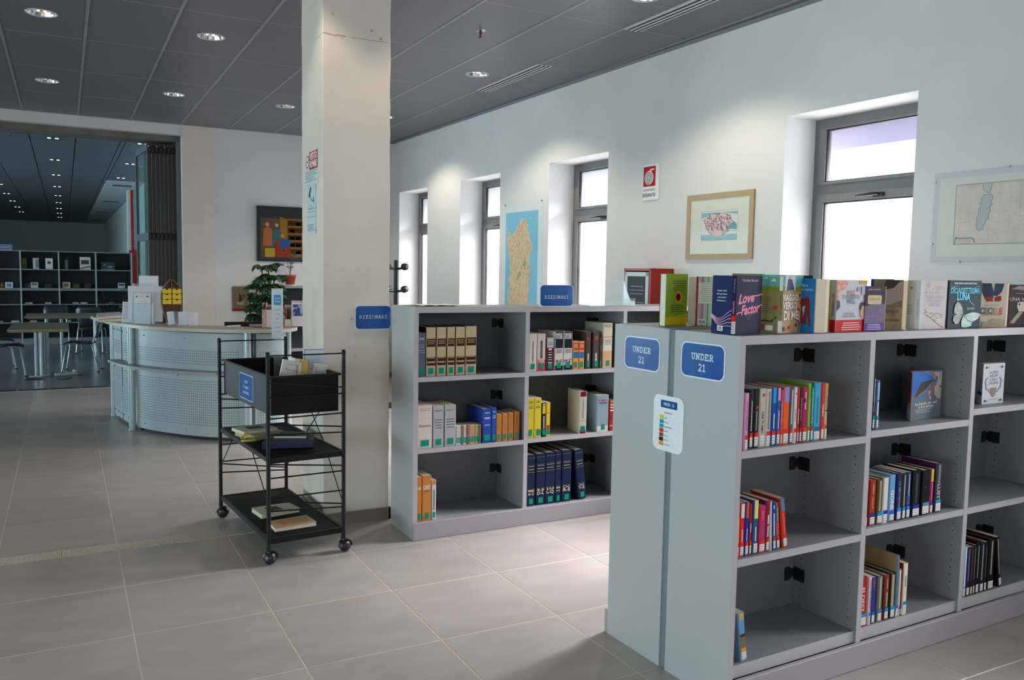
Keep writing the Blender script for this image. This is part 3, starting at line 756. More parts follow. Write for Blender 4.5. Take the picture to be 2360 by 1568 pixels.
row(FN, .022, .955, 'on the upper red-stickered shelf', 'red-stickered novels, upper shelf', W1, [
 (1713.5, 1723.5, 907, '#e79fce', [('v', .35, .85, '#9b4f86')], 'thin pink paperback', {'v': .004}),
 (1724, 1734.4, 898, '#2c2d31', [('v', .3, .8, '#c8c8c8'), ('b', .6, .63, '#b43a3a')], 'black paperback with white lettering'),
 (1734.7, 1747, 897, '#23262a', [('v', .3, .62, '#9a9c9e'), ('r', .3, .8, .66, .71, '#d1442e')], 'black paperback with an orange-red dot'),
 (1747.3, 1762.4, 896, '#c9bfae', [('r', .35, .75, .86, .91, '#b1202c'), ('T', 'CAR TI AMO', .42, '#2a2624', .42)], 'thick cream paperback with a small red heart', {'style': ('white', None, .2)}),
 (1762.8, 1775, 897, '#d4cdc4', [('v', .3, .95, '#8b8078', .5)], 'white paperback with grey sketched lines'),
 (1775.3, 1786.5, 895, '#214f9d', [('b', .74, 1.0, '#2ba3e0'), ('v', .3, .55, '#dfe8f4')], 'blue paperback with a cyan top'),
 (1786.8, 1796.5, 895, '#2f5ea8', [('b', .78, 1.0, '#e89ac6'), ('v', .3, .6, '#dfe8f4')], 'blue paperback with a pink top'),
 (1796.7, 1801.6, 900, '#c75a78', [('v', .4, .8, '#f0d4dc')], 'very thin rose-red booklet'),
 (1801.8, 1816.4, 893, '#f4621f', [('b', .74, 1.0, '#9a8ed0')], 'tall bright orange book with a lilac top', {'depth': .155}),
 (1816.8, 1826.2, 894, '#635a72', [('v', .35, .95, '#d8d2dc', .4)], 'grey-violet paperback with pale vertical title'),
 (1826.5, 1834.6, 893, '#d9d6ce', [('r', .3, .7, .87, .9, '#3f3f3f'), ('v', .4, .6, '#9a9a9a')], 'narrow white paperback with a black dot'),
 (1834.8, 1839.8, 892, '#cf2f32', [('v', .35, .6, '#f2d9d9', .5)], 'very thin red paperback'),
 (1840, 1846.3, 893, '#3b2a24', [('v', .4, .8, '#b9a88f')], 'thin dark brown paperback'),
 (1846.6, 1858.2, 893, '#b32360', [('v', .6, .9, '#e8b6cb'), ('r', .1, .5, .72, .8, '#1f1c2b')], 'magenta paperback'),
 (1858.5, 1865.4, 884, '#7fae2e', [('b', .0, .74, '#93b93c')], 'lime green book', {'depth': .16}),
 (1865.6, 1872.3, 891, '#3d7078', [('v', .3, .95, '#c9d6d6', .35)], 'narrow grey-teal paperback'),
 (1872.7, 1888.6, 883, '#3aa9c9', [('v', .3, .75, '#1e6b86', .2), ('b', .17, .24, '#2e6f94')], 'large turquoise book', {'style': ('white', None, .16), 'depth': .16}),
 (1889, 1897.5, 884, '#d23a3c', [('T', 'TORMENT', .52, '#f4eee8', .6)], 'red book with white vertical capitals', {'lean': 0.0}),
 (1897.8, 1904.6, 884, '#d6b08a', [('b', .8, 1.0, '#d8a040'), ('b', .5, .53, '#2d2622'), ('v', .55, .78, '#8d3b2e')], 'beige and orange book at the row end'),
], depth=.145)
row(FN, .02, .555, 'on the middle red-stickered shelf', 'red-stickered novels, middle shelf', W1, [
 (1696.3, 1702, 1161, '#b06fa6', [('b', .24, .72, '#d8c45a')], 'narrow mauve and yellow paperback'),
 (1702.4, 1714, 1160, '#e02f22', [('b', .72, .98, '#e8e0d4'), ('v', .28, .5, '#f5c9c0')], 'red paperback with a white top'),
 (1714.3, 1724.3, 1158, '#2638a6', [('b', .7, 1.0, '#e8523c'), ('v', .28, .5, '#cfd5ee')], 'blue paperback with a red top'),
 (1724.6, 1730.8, 1163, '#96333a', [('r', .2, .8, .45, .62, '#c9c3bd')], 'thin maroon booklet'),
 (1733, 1745.5, 1154, '#33588e', [('b', .66, 1.0, '#e0dc7a'), ('v', .25, .5, '#c9d6ea', .3)], 'blue paperback with a pale yellow top', {'style': ('white', None, .2)}),
 (1747, 1762.5, 1167, '#c8305a', [('v', .3, .62, '#7f4d9e', .3), ('r', .3, .6, .72, .9, '#e06a88')], 'thick crimson paperback'),
 (1762.8, 1772.3, 1155, '#8c2a48', [('r', .25, .75, .55, .72, '#e7dede'), ('v', .3, .5, '#efe0e4', .4)], 'maroon paperback with a white block'),
 (1773.6, 1779.6, 1157, '#c9c3ae', [], 'thin stone-coloured paperback', {'style': None, 'lean': .05}),
 (1780, 1788, 1157, '#2f3fae', [('v', .3, .75, '#eceef8', .45), ('r', .3, .7, .85, .92, '#eceef8')], 'royal blue paperback with white capitals', {'lean': .06}),
 (1788.6, 1797.6, 1160, '#5b6a6c', [('b', .3, .58, '#d9564e'), ('v', .6, .9, '#b9c2bf', .3)], 'grey paperback with a red patch', {'lean': .08}),
 (1803.5, 1815, 1150, '#d83a1f', [('b', .74, 1.0, '#4f86b0'), ('v', .28, .7, '#f0a48c', .15)], 'leaning red-orange book with a blue top', {'lean': .13, 'depth': .15}),
], depth=.14)
row(FN, .022, .15, 'on the bottom shelf beside the end panel', 'books beside the end panel, bottom shelf', ('white', '#f0a21e'), [
 (1682, 1690.5, 1425, '#b5402f', [('b', .44, .5, '#ece4da'), ('b', .66, .72, '#ece4da'), ('b', .28, .3, '#ece4da')], 'narrow brick-red book with white bands'),
 (1707, 1722, 1414, '#6aa2cf', [('b', .2, .5, '#8a7452'), ('b', .5, .56, '#3c3d3a'), ('b', .86, 1, '#c9a878')], 'leaning book with a sky and ruins cover', {'lean': .13, 'depth': .15, 'boards': '#78aed6'}),
], depth=.15)
row(FN, .02, .972, 'beside the divider on the upper shelf', 'science fiction beside the divider', ('white', TEAL), [
 (2008.4, 2014.6, 868, '#3a1d22', [('v', .35, .95, '#cfcfd4', .35), ('v', .3, .5, '#c25a34', .2)], 'thin black and red paperback'),
 (2016.5, 2024.4, 877, '#3b78b5', [('b', .6, .95, '#8fc0de'), ('v', .28, .55, '#f2f4f6', .6)], 'thin sky-blue paperback'),
], depth=.14)
W5 = ('white', BLU)
row(FN, .02, .572, 'on the blue-stickered middle shelf', 'blue-stickered novels, middle shelf', W5, [
 (1991.5, 1997.6, 1100, '#7a6a9a', [('b', .72, .99, '#e08a1e'), ('v', .3, .65, '#c2b8da', .4)], 'narrow violet and orange book', {'style': ('white', NAVY)}),
 (2001.5, 2015.5, 1107, '#a8362c', [('T', 'SANGUE', .5, '#e0a95c', .3), ('v', .7, .9, '#d98a55', .3)], 'thick brick-red hardback', {'style': ('white', NAVY), 'hard': True}),
 (2018.5, 2032, 1105, '#5b4a33', [('v', .3, .95, '#b9a77c', .4)], 'brown and green hardback with ornate title', {'hard': True}),
 (2032.4, 2044.5, 1102, '#dcdcd4', [], 'plain white hardback', {'style': ('white', NAVY, .2), 'hard': True}),
 (2047, 2060, 1095, '#6fa3cf', [('T', 'GONE', .46, '#f4f4f4', .8, .42), ('b', .0, .2, '#7c2f55')], 'sky-blue hardback with huge white capitals', {'style': ('white', '#2a66c4', .16), 'hard': True}),
 (2064, 2075.5, 1092, '#272a5a', [('T', 'LA SEDUZIONE', .55, '#9aa0cc', .4, .55)], 'dark indigo hardback with pale vertical title', {'hard': True}),
 (2076.5, 2085.5, 1091, '#2c3a34', [('v', .3, .95, '#9fb0a0', .4), ('v', .3, .55, '#c9a070', .25)], 'dark green hardback with ivory ornaments'),
 (2086, 2096, 1089, '#2a3564', [('v', .45, .95, '#b7bdd8', .3), ('b', .3, .5, '#3d5aa8')], 'dark blue hardback with silver title'),
 (2100, 2117.5, 1084, '#16171b', [('v', .3, .9, '#3a3f46', .3)], 'black hardback with navy sticker', {'style': ('white', NAVY, .18), 'hard': True}),
 (2122.5, 2140, 1084, '#141518', [('r', .3, .5, .6, .63, '#3c3c44')], 'widest plain black hardback', {'style': ('white', '#4f8fae', .2), 'hard': True, 'depth': .16}),
 (2140.5, 2148.5, 1082, '#a72360', [('b', .72, 1.0, '#c8c83a'), ('v', .3, .68, '#e6b3cc', .2)], 'narrow magenta book with a yellow top', {'style': ('white', NAVY)}),
 (2153, 2167, 1068, '#3a3f45', [('T', 'LUST', .42, '#cfc3d4', .6), ('v', .6, .95, '#8c7f98', .4)], 'tall dark grey hardback at the row end', {'hard': True, 'depth': .17, 'boards': '#4a2350'}),
], depth=.15)
row(FN, .018, .152, 'on the blue-stickered bottom shelf', 'blue-stickered novels, bottom shelf', W5, [
 (1971.5, 1992, 1333, '#b3261f', [('T', 'ELDEST', .55, '#f0d9cf', .42, .5)], 'thick red hardback with white vertical capitals', {'hard': True}),
 (1996, 2002.2, 1332, '#e8e4e0', [('v', .3, .95, '#7a3d7a', .4)], 'thin white and purple paperback'),
 (2002.8, 2012.5, 1332, '#3c3f8e', [('r', .2, .6, .78, .95, '#c0504a')], 'indigo paperback', {'style': ('white', '#1a6fc0')}),
 (2017, 2029, 1328, '#6d7169', [('v', .3, .95, '#b5b8ad', .4)], 'grey-green hardback with silver title', {'hard': True}),
 (2033.5, 2044.5, 1326, '#8c3a26', [('b', .0, .42, '#3c3a34'), ('v', .3, .6, '#a9b6a0', .4), ('v', .7, .9, '#c9987a', .3)], 'rust-brown hardback fading to black', {'hard': True}),
 (2047.5, 2059.5, 1322, '#2f2d28', [('r', 0, .3, .2, 1., '#a3924c'), ('v', .25, .95, '#b9b5a4', .45)], 'black and ochre hardback', {'hard': True}),
 (2060.5, 2067.5, 1282, '#5a7f92', [('b', .0, .2, '#e8e2d4')], 'very tall slate-blue picture book', {'boards': '#a98d62', 'depth': .2, 'style': ('white', '#1a6fc0', .14), 'hard': True}),
 (2068, 2072, 1316, '#e6e0d2', [], 'very thin ivory booklet', {'style': ('white', '#1a6fc0', .15)}),
 (2072.5, 2077, 1314, '#8a3325', [], 'thin rust-red booklet', {'style': ('white', None, .15)}),
 (2077.5, 2088, 1299, '#e5dfcf', [('v', .55, .75, '#9aa08f', .4), ('r', .3, .7, .4, .46, '#cfc9b8')], 'tall ivory book at the row end', {'depth': .17, 'boards': '#8c1d2c'}),
], depth=.15)
row(FN, .018, .152, 'on the white-stickered bottom shelf', 'dark white-stickered books, bottom shelf', ('white', None, .17), [
 (2201, 2209, 1263, '#c4801c', [('v', .25, .9, '#3a2c10', .35)], 'ochre yellow paperback with black title'),
 (2209.5, 2217.5, 1260, '#7fb3c4', [('r', .3, 1, .2, .98, '#cfe6f0')], 'pale blue paperback'),
 (2218, 2227, 1262, '#3a1e5e', [('v', .3, .95, '#9c8ab8', .25)], 'dark purple paperback'),
 (2227.5, 2234, 1261, '#2c2020', [('v', .3, .95, '#6e655c', .3)], 'narrow brown-black book'),
 (2234.3, 2240, 1257, '#241c24', [('v', .3, .95, '#a8a4b0', .3)], 'narrow black book with silver dashes'),
 (2241, 2250, 1247, '#1b1717', [('v', .3, .9, '#b8b6b0', .25)], 'black hardback with red page edges', {'page': M('#5a1216', .8)}),
 (2251.5, 2261.5, 1252, '#1d2530', [('v', .25, .95, '#a8aaa4', .3)], 'blue-black hardback', {'page': M('#5a1216', .8)}),
 (2262, 2269, 1250, '#221a1d', [('v', .3, .9, '#6f6a6a', .3)], 'slim maroon-black hardback'),
 (2271.5, 2286, 1243, '#131214', [('v', .3, .95, '#b3ab8c', .25), ('r', .3, .6, .62, .66, '#a3742c')], 'wide black hardback with gilt title', {'page': M('#5a1216', .8), 'hard': True, 'depth': .17}),
 (2299.5, 2307.5, 1238, '#101014', [('v', .25, .95, '#9fb0a6', .35)], 'leaning thin black book at the row end', {'lean': .16}),
], depth=.15)
# --- rear bookcase
GR = ('green',)
band = lambda: [('b', .60, .765, '#43241f'), ('h', .63, .73, '#c9a86f', 3), ('b', .30, .385, '#43241f'), ('b', .215, .285, '#43241f'), ('h', .32, .37, '#d0ba90', 1), ('h', .235, .275, '#d0ba90', 1)]
TOP = 'on the rear bookcase top shelf'; MID = 'on the rear bookcase middle shelf'; BOT = 'on the rear bookcase bottom shelf'
row(FB, .035, .963, TOP, 'dictionaries on the top shelf, first bay', GR, [
 (962.5, 980.5, 768, '#5f6a78', [('h', .82, .88, '#c9ced6', 2), ('h', .62, .72, '#a9b0bc', 2), ('h', .5, .6, '#a9b0bc', 2)], 'slate grey cloth volume', {'style': ('green', .1, .9)}),
 (981.5, 1004.2, 755, '#c3b08c', band(), 'cream volume with torn glossy jacket', {'hard': True, 'boards': '#1e1a1a'}),
 (1006, 1028.2, 754.5, '#c3b08c', band(), 'second brown-banded cream volume', {'hard': True, 'boards': '#1e1a1a'}),
 (1030, 1048.2, 754, '#c3b08c', band(), 'narrowest brown-banded cream volume', {'hard': True, 'boards': '#1e1a1a'}),
 (1050, 1071.5, 753.5, '#c3b08c', band(), 'fourth brown-banded cream volume', {'hard': True, 'boards': '#1e1a1a'}),
 (1072.5, 1097.5, 752, '#c6b38f', band(), 'widest brown-banded cream volume', {'hard': True, 'boards': '#1e1a1a'}),
], depth=.2)
row(FB, .012, .54, MID, 'dictionaries on the middle shelf, first bay', GR, [
 (961, 995.5, 935, '#dbd0c3', [('h', .84, .92, '#d08a80', 2), ('b', .7, .703, '#c98f86'), ('H', 'Dizionario', .53, '#c8524a', .13), ('h', .46, .5, '#c8a09a', 1), ('b', .2, .203, '#c98f86')], 'very thick off-white dictionary with red print', {'depth': .2}),
 (997.5, 1022.5, 936, '#b3b3b5', [('h', .84, .88, '#4a4a4c', 1), ('h', .4, .66, '#2b2c30', 4)], 'light grey dictionary beside the off-white one', {'depth': .2}),
 (1024.5, 1050.5, 934, '#b3b3b5', [('h', .84, .88, '#4a4a4c', 1), ('h', .4, .66, '#2b2c30', 4)], 'light grey dictionary beside the tiny volumes', {'depth': .2}),
])
mini = [('#dfe0d6', 'sea green'), ('#f0ece4', 'white'), ('#e6cfc9', 'pale rose'), ('#4c7894', 'steel blue'), ('#e9a07a', 'salmon'), ('#f3efe4', 'ivory'), ('#3f7d8a', 'petrol blue'), ('#dd7242', 'orange'), ('#e8a492', 'rose'), ('#e6b6a6', 'pale pink'), ('#dcbfae', 'beige'), ('#d59a2c', 'amber'), ('#c9d28e', 'lime'), ('#2f8f84', 'turquoise'), ('#d8602a', 'deep orange')]
x = 1051.2; wv = (1108.5-1051.2)/len(mini)
row(FB, .014, .54, MID, 'tiny pocket dictionaries', ('green', 0, 1),
    [(x+i*wv, x+(i+1)*wv, 982-i*.25, c, [('v', .45, .95, '#5d4a42', .35)], 'tiny %s pocket dictionary' % n_, {'gap': .0002}) for i, (c, n_) in enumerate(mini)], depth=.1)
row(FB, .014, .54, MID, 'blue and ochre books on the middle shelf', GR, [
 (1112, 1132, 943, '#2f4fa4', [('h', .85, .88, '#e3e8f4', 1), ('h', .68, .74, '#e3e8f4', 2), ('h', .5, .52, '#e3e8f4', 1)], 'thick blue cloth volume', {'depth': .22, 'hard': True, 'style': ('green', .1, .95)}),
 (1132.6, 1143.5, 940, '#3350a6', [('h', .85, .88, '#e3e8f4', 1), ('h', .66, .76, '#e3e8f4', 2)], 'thinner blue cloth volume', {'depth': .2, 'hard': True, 'style': ('green', .05, .95)}),
 (1143.8, 1156, 955, '#c98445', [('r', .2, .8, .35, .9, '#c07a3c')], 'ochre book touching the blue volumes'),
 (1157.5, 1170, 953, '#cb8647', [('r', .2, .8, .35, .9, '#c07a3c')], 'ochre book second from the blue volumes'),
 (1171, 1183, 951, '#c98445', [('r', .2, .8, .35, .9, '#c07a3c')], 'ochre book third from the blue volumes'),
 (1184.5, 1197.5, 949, '#b97638', [('r', .2, .8, .35, .9, '#b06e34')], 'ochre book nearest the divider'),
], depth=.13)
row(FB, .014, .103, BOT, 'orange dictionaries on the bottom shelf', GR, [
 (959.5, 971.5, 1100, '#c9813c', [('H', 'DES', .74, '#f0e6d8', .55), ('b', .62, .624, '#8b5524')], 'orange dictionary against the side panel', {'depth': .2, 'style': ('green', .1, .9)}),
 (972.3, 993.5, 1097, '#cb8340', [('H', 'DES', .74, '#f0e6d8', .5), ('h', .62, .68, '#8b5524', 2)], 'wider orange dictionary with white capitals', {'depth': .2, 'style': ('green', .25, .75)}),
 (994.8, 1004.8, 1107, '#d7d3cf', [('b', .88, 1., '#d9843a'), ('v', .25, .75, '#5a5560', .35)], 'thin white book with an orange top', {'style': ('green', .05, .95)}),
], depth=.14)
row(FB, .016, .966, TOP, 'dictionaries on the top shelf, second bay', GR, [
 (1218.3, 1236.5, 770, '#d9d3c9', [('v', .25, .8, '#55504c', .12)], 'plain white dictionary beside the divider', {'style': ('green', .2, .8)}),
 (1237.3, 1256.8, 770, '#d2c8b8', [('b', .0, .31, '#cf3f33'), ('H', 'VOX', .26, '#f1ebe4', .4), ('v', .35, .8, '#5b3a34', .25), ('v', .4, .75, '#7b6a60', .1)], 'beige dictionary with a red base'),
 (1258, 1276, 779, '#6a2430', [('b', .7, 1.0, '#b9bcc2'), ('v', .22, .65, '#d6c9c4', .5), ('h', .75, .85, '#6a6f78', 2)], 'maroon and silver dictionary'),
 (1277.5, 1297.3, 765, '#d7d0c6', [('b', .57, 1., '#1b2036'), ('H', 'MARIA', .93, '#e8e8ee', .34), ('H', 'MOLINER', .85, '#e8e8ee', .34), ('h', .42, .53, '#3a3a3e', 3), ('b', .0, .12, '#17181f'), ('H', 'A-G', .24, '#222222', .35)], 'navy and white dictionary, first volume', {'depth': .22, 'hard': True}),
 (1298, 1318.3, 765, '#d7d0c6', [('b', .57, 1., '#1b2036'), ('H', 'MARIA', .93, '#e8e8ee', .34), ('H', 'MOLINER', .85, '#e8e8ee', .34), ('h', .42, .53, '#3a3a3e', 3), ('b', .0, .12, '#17181f'), ('H', 'H-Z', .24, '#222222', .35)], 'navy and white dictionary, second volume', {'depth': .22, 'hard': True}),
 (1319.3, 1333, 787, '#d9a14a', [('b', .68, .94, '#d1402a'), ('b', .4, .62, '#2f6fae'), ('h', .74, .88, '#f0c8a8', 3)], 'small yellow-red-blue dictionary by the navy ones'),
 (1333.4, 1346.5, 787, '#d9a14a', [('b', .68, .94, '#d1402a'), ('b', .4, .62, '#2f6fae'), ('h', .74, .88, '#f0c8a8', 3)], 'small yellow-red-blue dictionary by the brown ones'),
 (1348.5, 1361, 765, '#4c4238', [('r', .2, .8, .76, .85, '#8c4a2a'), ('v', .22, .4, '#d8d4cc', .3)], 'dark brown leather volume with a red emblem', {'depth': .2}),
 (1365.5, 1380, 765, '#50463b', [('r', .2, .8, .78, .88, '#a0522e'), ('v', .22, .4, '#d8d4cc', .3)], 'dark brown leather volume with white scuffs', {'depth': .2}),
 (1380.6, 1386.5, 778, '#4a4138', [('r', .2, .8, .6, .72, '#9a5530')], 'thin dark brown leather volume', {'depth': .15, 'style': ('green', .1, .9)}),
 (1388, 1410, 745, '#d8cdb4', [('b', .3, .55, '#ddd6c8'), ('b', .0, .38, '#d9a878'), ('H', 'VOX', .94, '#9a8f5a', .3), ('h', .5, .62, '#8d8578', 4), ('b', .68, .7, '#d39a74')], 'tall cream and orange dictionary', {'depth': .22, 'boards': '#c9c6b4', 'style': ('green', .35, .75)}),
], depth=.17)
row(FB, .014, .545, MID, 'yellow dictionaries on the middle shelf', GR, [
 (1215.3, 1230, 919, '#dcc53c', [('b', .82, .823, '#3d3a1e'), ('h', .85, .92, '#5a5420', 2), ('h', .72, .79, '#5a5420', 2), ('h', .16, .2, '#5a5420', 1)], 'yellow dictionary against the divider', {'style': ('green', .1, .75)}),
 (1230.6, 1247, 918, '#dfc940', [('b', .82, .823, '#3d3a1e'), ('h', .85, .92, '#5a5420', 2), ('h', .72, .79, '#5a5420', 2), ('h', .16, .2, '#5a5420', 1)], 'yellow dictionary second from the divider', {'style': ('green', .3, .95)}),
 (1248, 1257.2, 929, '#2a2828', [('b', .68, .92, '#e0c332'), ('b', .94, .97, '#d9d9d9'), ('v', .25, .6, '#d8d4cc', .35)], 'narrow black and yellow dictionary', {'style': ('green', .0, 1.)}),
 (1257.6, 1267.6, 928, '#dfc03a', [('b', .2, .33, '#c7352a'), ('b', .68, .69, '#4a4220')], 'yellow dictionary with a red block', {'style': ('green', .0, 1.)}),
 (1334.5, 1349.5, 903, '#dcd5c9', [('b', .88, 1.0, '#8e2028'), ('b', .0, .1, '#8e2028'), ('v', .36, .8, '#8a8684', .12), ('b', .3, .305, '#5d3a3a')], 'cream slipcase with maroon ends', {'depth': .2, 'boards': '#d9d2c4', 'skew': -.16, 'style': ('green', .1, .85), 'hard': True}),
 (1374, 1400.5, 911, '#8fa5ae', [('H', 'De Mauro', .86, '#c23a3c', .16), ('h', .74, .8, '#4b5258', 2), ('b', .0, .16, '#d8d2c4')], 'thick speckled grey-blue dictionary', {'depth': .18, 'boards': '#8299a2', 'skew': -.06, 'style': ('green', .38, .7)}),
 (1403.5, 1421, 922, '#b12a2c', [('b', .92, .98, '#c98a3e'), ('b', .82, .87, '#d8cf8a'), ('b', .73, .78, '#d8cf8a'), ('b', .64, .68, '#e6dfd0'), ('b', .14, .19, '#c99a4a'), ('v', .3, .5, '#e6dfd0', .15)], 'red dictionary with cream stripes', {'depth': .16, 'style': ('green', .7, 1.)}),
], depth=.16)
vol = lambda n_, r_: [('b', .935, .938, '#9aa3b4'), ('b', .79, .794, '#7c8696'), ('h', .74, .77, '#b8a070', 1), ('h', .68, .71, '#d2b26a', 1), ('b', .655, .66, '#b9a070'), ('b', .33, .333, '#7c8696'), ('H', n_, .30, '#b9a070', .2), ('h', .265, .28, '#b9a070', 1), ('H', r_, .235, '#cfcfd4', .32), ('b', .02, .023, '#3c4660')]
row(FB, .016, .106, BOT, 'navy encyclopedia volumes', ('green', .25, .8), [
 (1213, 1232.5, 1049, '#1a2744', vol('I', 'A-C'), 'navy encyclopedia volume touching the divider'),
 (1234.2, 1255.5, 1046, '#1a2744', vol('II', 'D-L'), 'navy encyclopedia volume second from the divider'),
 (1256, 1278, 1043, '#1a2744', vol('III', 'L-Q'), 'navy encyclopedia volume third from the divider'),
 (1278.6, 1292.2, 1040.5, '#1a2744', vol('I', 'A-C'), 'narrowest navy encyclopedia volume'),
 (1294, 1315.5, 1038, '#1a2744', vol('IV', 'R-S'), 'navy encyclopedia volume before the leaning one'),
 (1333, 1351.5, 1037, '#1a2744', vol('V', 'T-Z'), 'leaning navy encyclopedia volume', {'lean': .115}),
], depth=.25, hard=True)
# ================================================================== SIGNS ON THE BOOKCASES AND THE COLUMN
SIGNB = '#15539c'
def plate(name, label, cat, O, U, V, w_, h_, r, th=.004, group=None, body='#e9eef2'):
    """rounded plastic plate as a thing: slab plus printed face; returns (root, Art on its front)"""
    O = Vector(O); U = Vector(U).normalized(); V = Vector(V).normalized(); N = U.cross(V)
    root = thing(name, label, cat, O, 0, group)
    pts = []
    for cx, cy, a0 in ((w_-r, h_-r, 0), (r, h_-r, 90), (r, r, 180), (w_-r, r, 270)):
        for q in range(7): a = math.radians(a0+q*15); pts.append((cx+r*math.cos(a), cy+r*math.sin(a)))
    mb = MB(); T_ = Matrix(((U.x, V.x, N.x, 0), (U.y, V.y, N.y, 0), (U.z, V.z, N.z, 0), (0, 0, 0, 1)))
    mb.prism(pts, .0004, th, M(body, .35), T_); mb.build('plate', root)
    return root, Art(N*th, U, V)
ex = (FN.M.to_3x3() @ Vector((1, 0, 0))); ey = FN.M.to_3x3() @ Vector((0, 1, 0)); Z = Vector((0, 0, 1))
def endp(v, z): return FN.M @ Vector((-.0001, v, z))
film = ramp_mat('laminated_blue_print', [(.35, '#114c96'), (.62, '#1858a4'), (.8, '#3f7fc0')], scale=7, rough=.22, stretch=(1, 1, .5))
for v1, v0, z0, z1, lab in ((.661, .430, 1.19, 1.325, 'blue rounded sign reading UNDER 21 on the rear half of the end panel'), (.304, .068, 1.196, 1.33, 'larger blue rounded sign reading UNDER 21 on the front half of the end panel')):
    r_, A = plate('shelf_sign', lab, 'sign', endp(v1, z0), -ey, Z, v1-v0, z1-z0, .03, .003, 'blue UNDER 21 signs')
    A.rrect(.005, v1-v0-.005, .005, z1-z0-.005, .026, film); A.slab('UNDER', (v1-v0)*.5, (z1-z0)*.61, .021, '#e9eef4', wd=.92, th=.2, adv=1.16); A.slab('21', (v1-v0)*.5, (z1-z0)*.31, .025, '#e9eef4', wd=.66, th=.17, adv=.86)
    A.build('sign_face', r_)
# colour key plate
KW, KH = .178, .221
r_, A = plate('colour_key_sign', 'white plastic key listing seven coloured genre squares across the panel gap', 'sign', endp(.457, .885), -ey, Z, KW, KH, .03, .004)
A.rrect(.044, .142, KH-.049, KH-.019, .005, '#16508f'); A.slab('UNDER 21', .093, KH-.034, .0105, '#e9eef4', wd=.66, th=.15, adv=.78)
A.text('NARRATIVA:', .09, KH-.068, .006, '#2c3038')
for k, (c, t_) in enumerate((('#e3c914', 'gialli'), ('#1f8fdc', 'fantasy'), ('#12a39a', 'fantascienza'), ('#d92b32', 'amore'), ('#a33a20', 'storico'), ('#241a28', 'horror'), ('#ef9a12', 'avventura'))):
    vv = KH-.088-k*.0175; A.rect(.041, .064, vv-.0075, vv+.0075, c, up=False) if k else A.rect(.041, .064, vv-.0075, vv+.0075, c)
    A.text(t_, .070, vv, .0062, '#2c3038', align='LEFT')
A.build('sign_face', r_)
# DIZIONARI signs
r_, A = plate('shelf_sign', 'blue rounded DIZIONARI sign standing on top of the rear bookcase', 'sign', (2.592, 4.488, 1.3715), (1, 0, 0), Z, .243, .137, .026, .004, 'blue DIZIONARI signs')
A.rrect(.004, .239, .004, .133, .023, film); A.slab('DIZIONARI', .1215, .060, .0175, '#e9eef4', wd=.82, th=.17, adv=1.12); A.build('sign_face', r_)
sp = MB(); sp.prism([(0, 0), (.05, 0), (0, .06)], .02, .03, M('#dfe3e6', .4), Matrix.Rotation(math.pi/2, 4, 'Z') @ Matrix.Rotation(math.pi/2, 4, 'X')); sp.build('rear_strut', r_)
r_, A = plate('shelf_sign', 'blue rounded DIZIONARI sign fixed low on the column front, jutting past its edge', 'sign', (1.569, 4.976, 1.214), (1, 0, 0), Z, .231, .148, .026, .004, 'blue DIZIONARI signs')
A.rrect(.003, .228, .003, .145, .024, film); A.slab('DIZIONARI', .1155, .077, .0175, '#e9eef4', wd=.82, th=.17, adv=1.17); A.build('sign_face', r_)
# column notices (on the face towards the desk)
U = (0, -1, 0)
r_, A = plate('no_smoking_sign', 'no smoking notice with red VIETATO FUMARE block high on the column side', 'sign', (1.3695, 5.375, 2.108), U, Z, .305, .202, .003, .002, body='#c9dcdc')
A.disc(.052, .142, .040, '#b3202a'); A.disc(.052, .142, .031, '#dfe6e4'); A.line([(.028, .118), (.076, .166)], .007, '#b3202a'); A.line([(.034, .146), (.070, .138)], .007, '#1c1c20')
A.rect(.100, .295, .088, .196, '#b01f28'); A.text('VIETATO', .1975, .168, .040, '#f2e4e2', bold=.03, width=.165); A.text('FUMARE', .1975, .120, .040, '#f2e4e2', bold=.03, width=.165)
A.rows(.012, .290, .078, 6, .012, .003, '#54666c', seed=3); A.build('sign_face', r_)
r_, A = plate('camera_notice', 'narrow surveillance notice with black camera symbol under the no smoking notice', 'sign', (1.3695, 5.33, 1.80), U, Z, .200, .300, .003, .002, body='#b9d0d6')
A.poly([(.035, .235), (.075, .29), (.10, .285), (.062, .222)], '#151a22'); A.line([(.075, .235), (.11, .205), (.15, .205)], .006, '#151a22'); A.rect(.15, .16, .185, .225, '#151a22')
A.text('AREA', .1, .172, .010, '#39464c'); A.text('VIDEOSORVEGLIATA', .1, .155, .009, '#39464c', width=.15)
A.rows(.012, .185, .135, 2, .03, .003, '#62747c', seed=8); A.rows(.012, .185, .055, 4, .011, .003, '#44545c', seed=9); A.build('sign_face', r_)

# ================================================================== THINGS ON THE WINDOW WALL
wy = WF.M.to_3x3() @ Vector((0, -1, 0))                   # reading direction on that wall (towards the camera)
def wp(y, z, off=-.0005): return WF.M @ Vector((off, y, z))
def wy_of(x, y): return wpx(x, y)
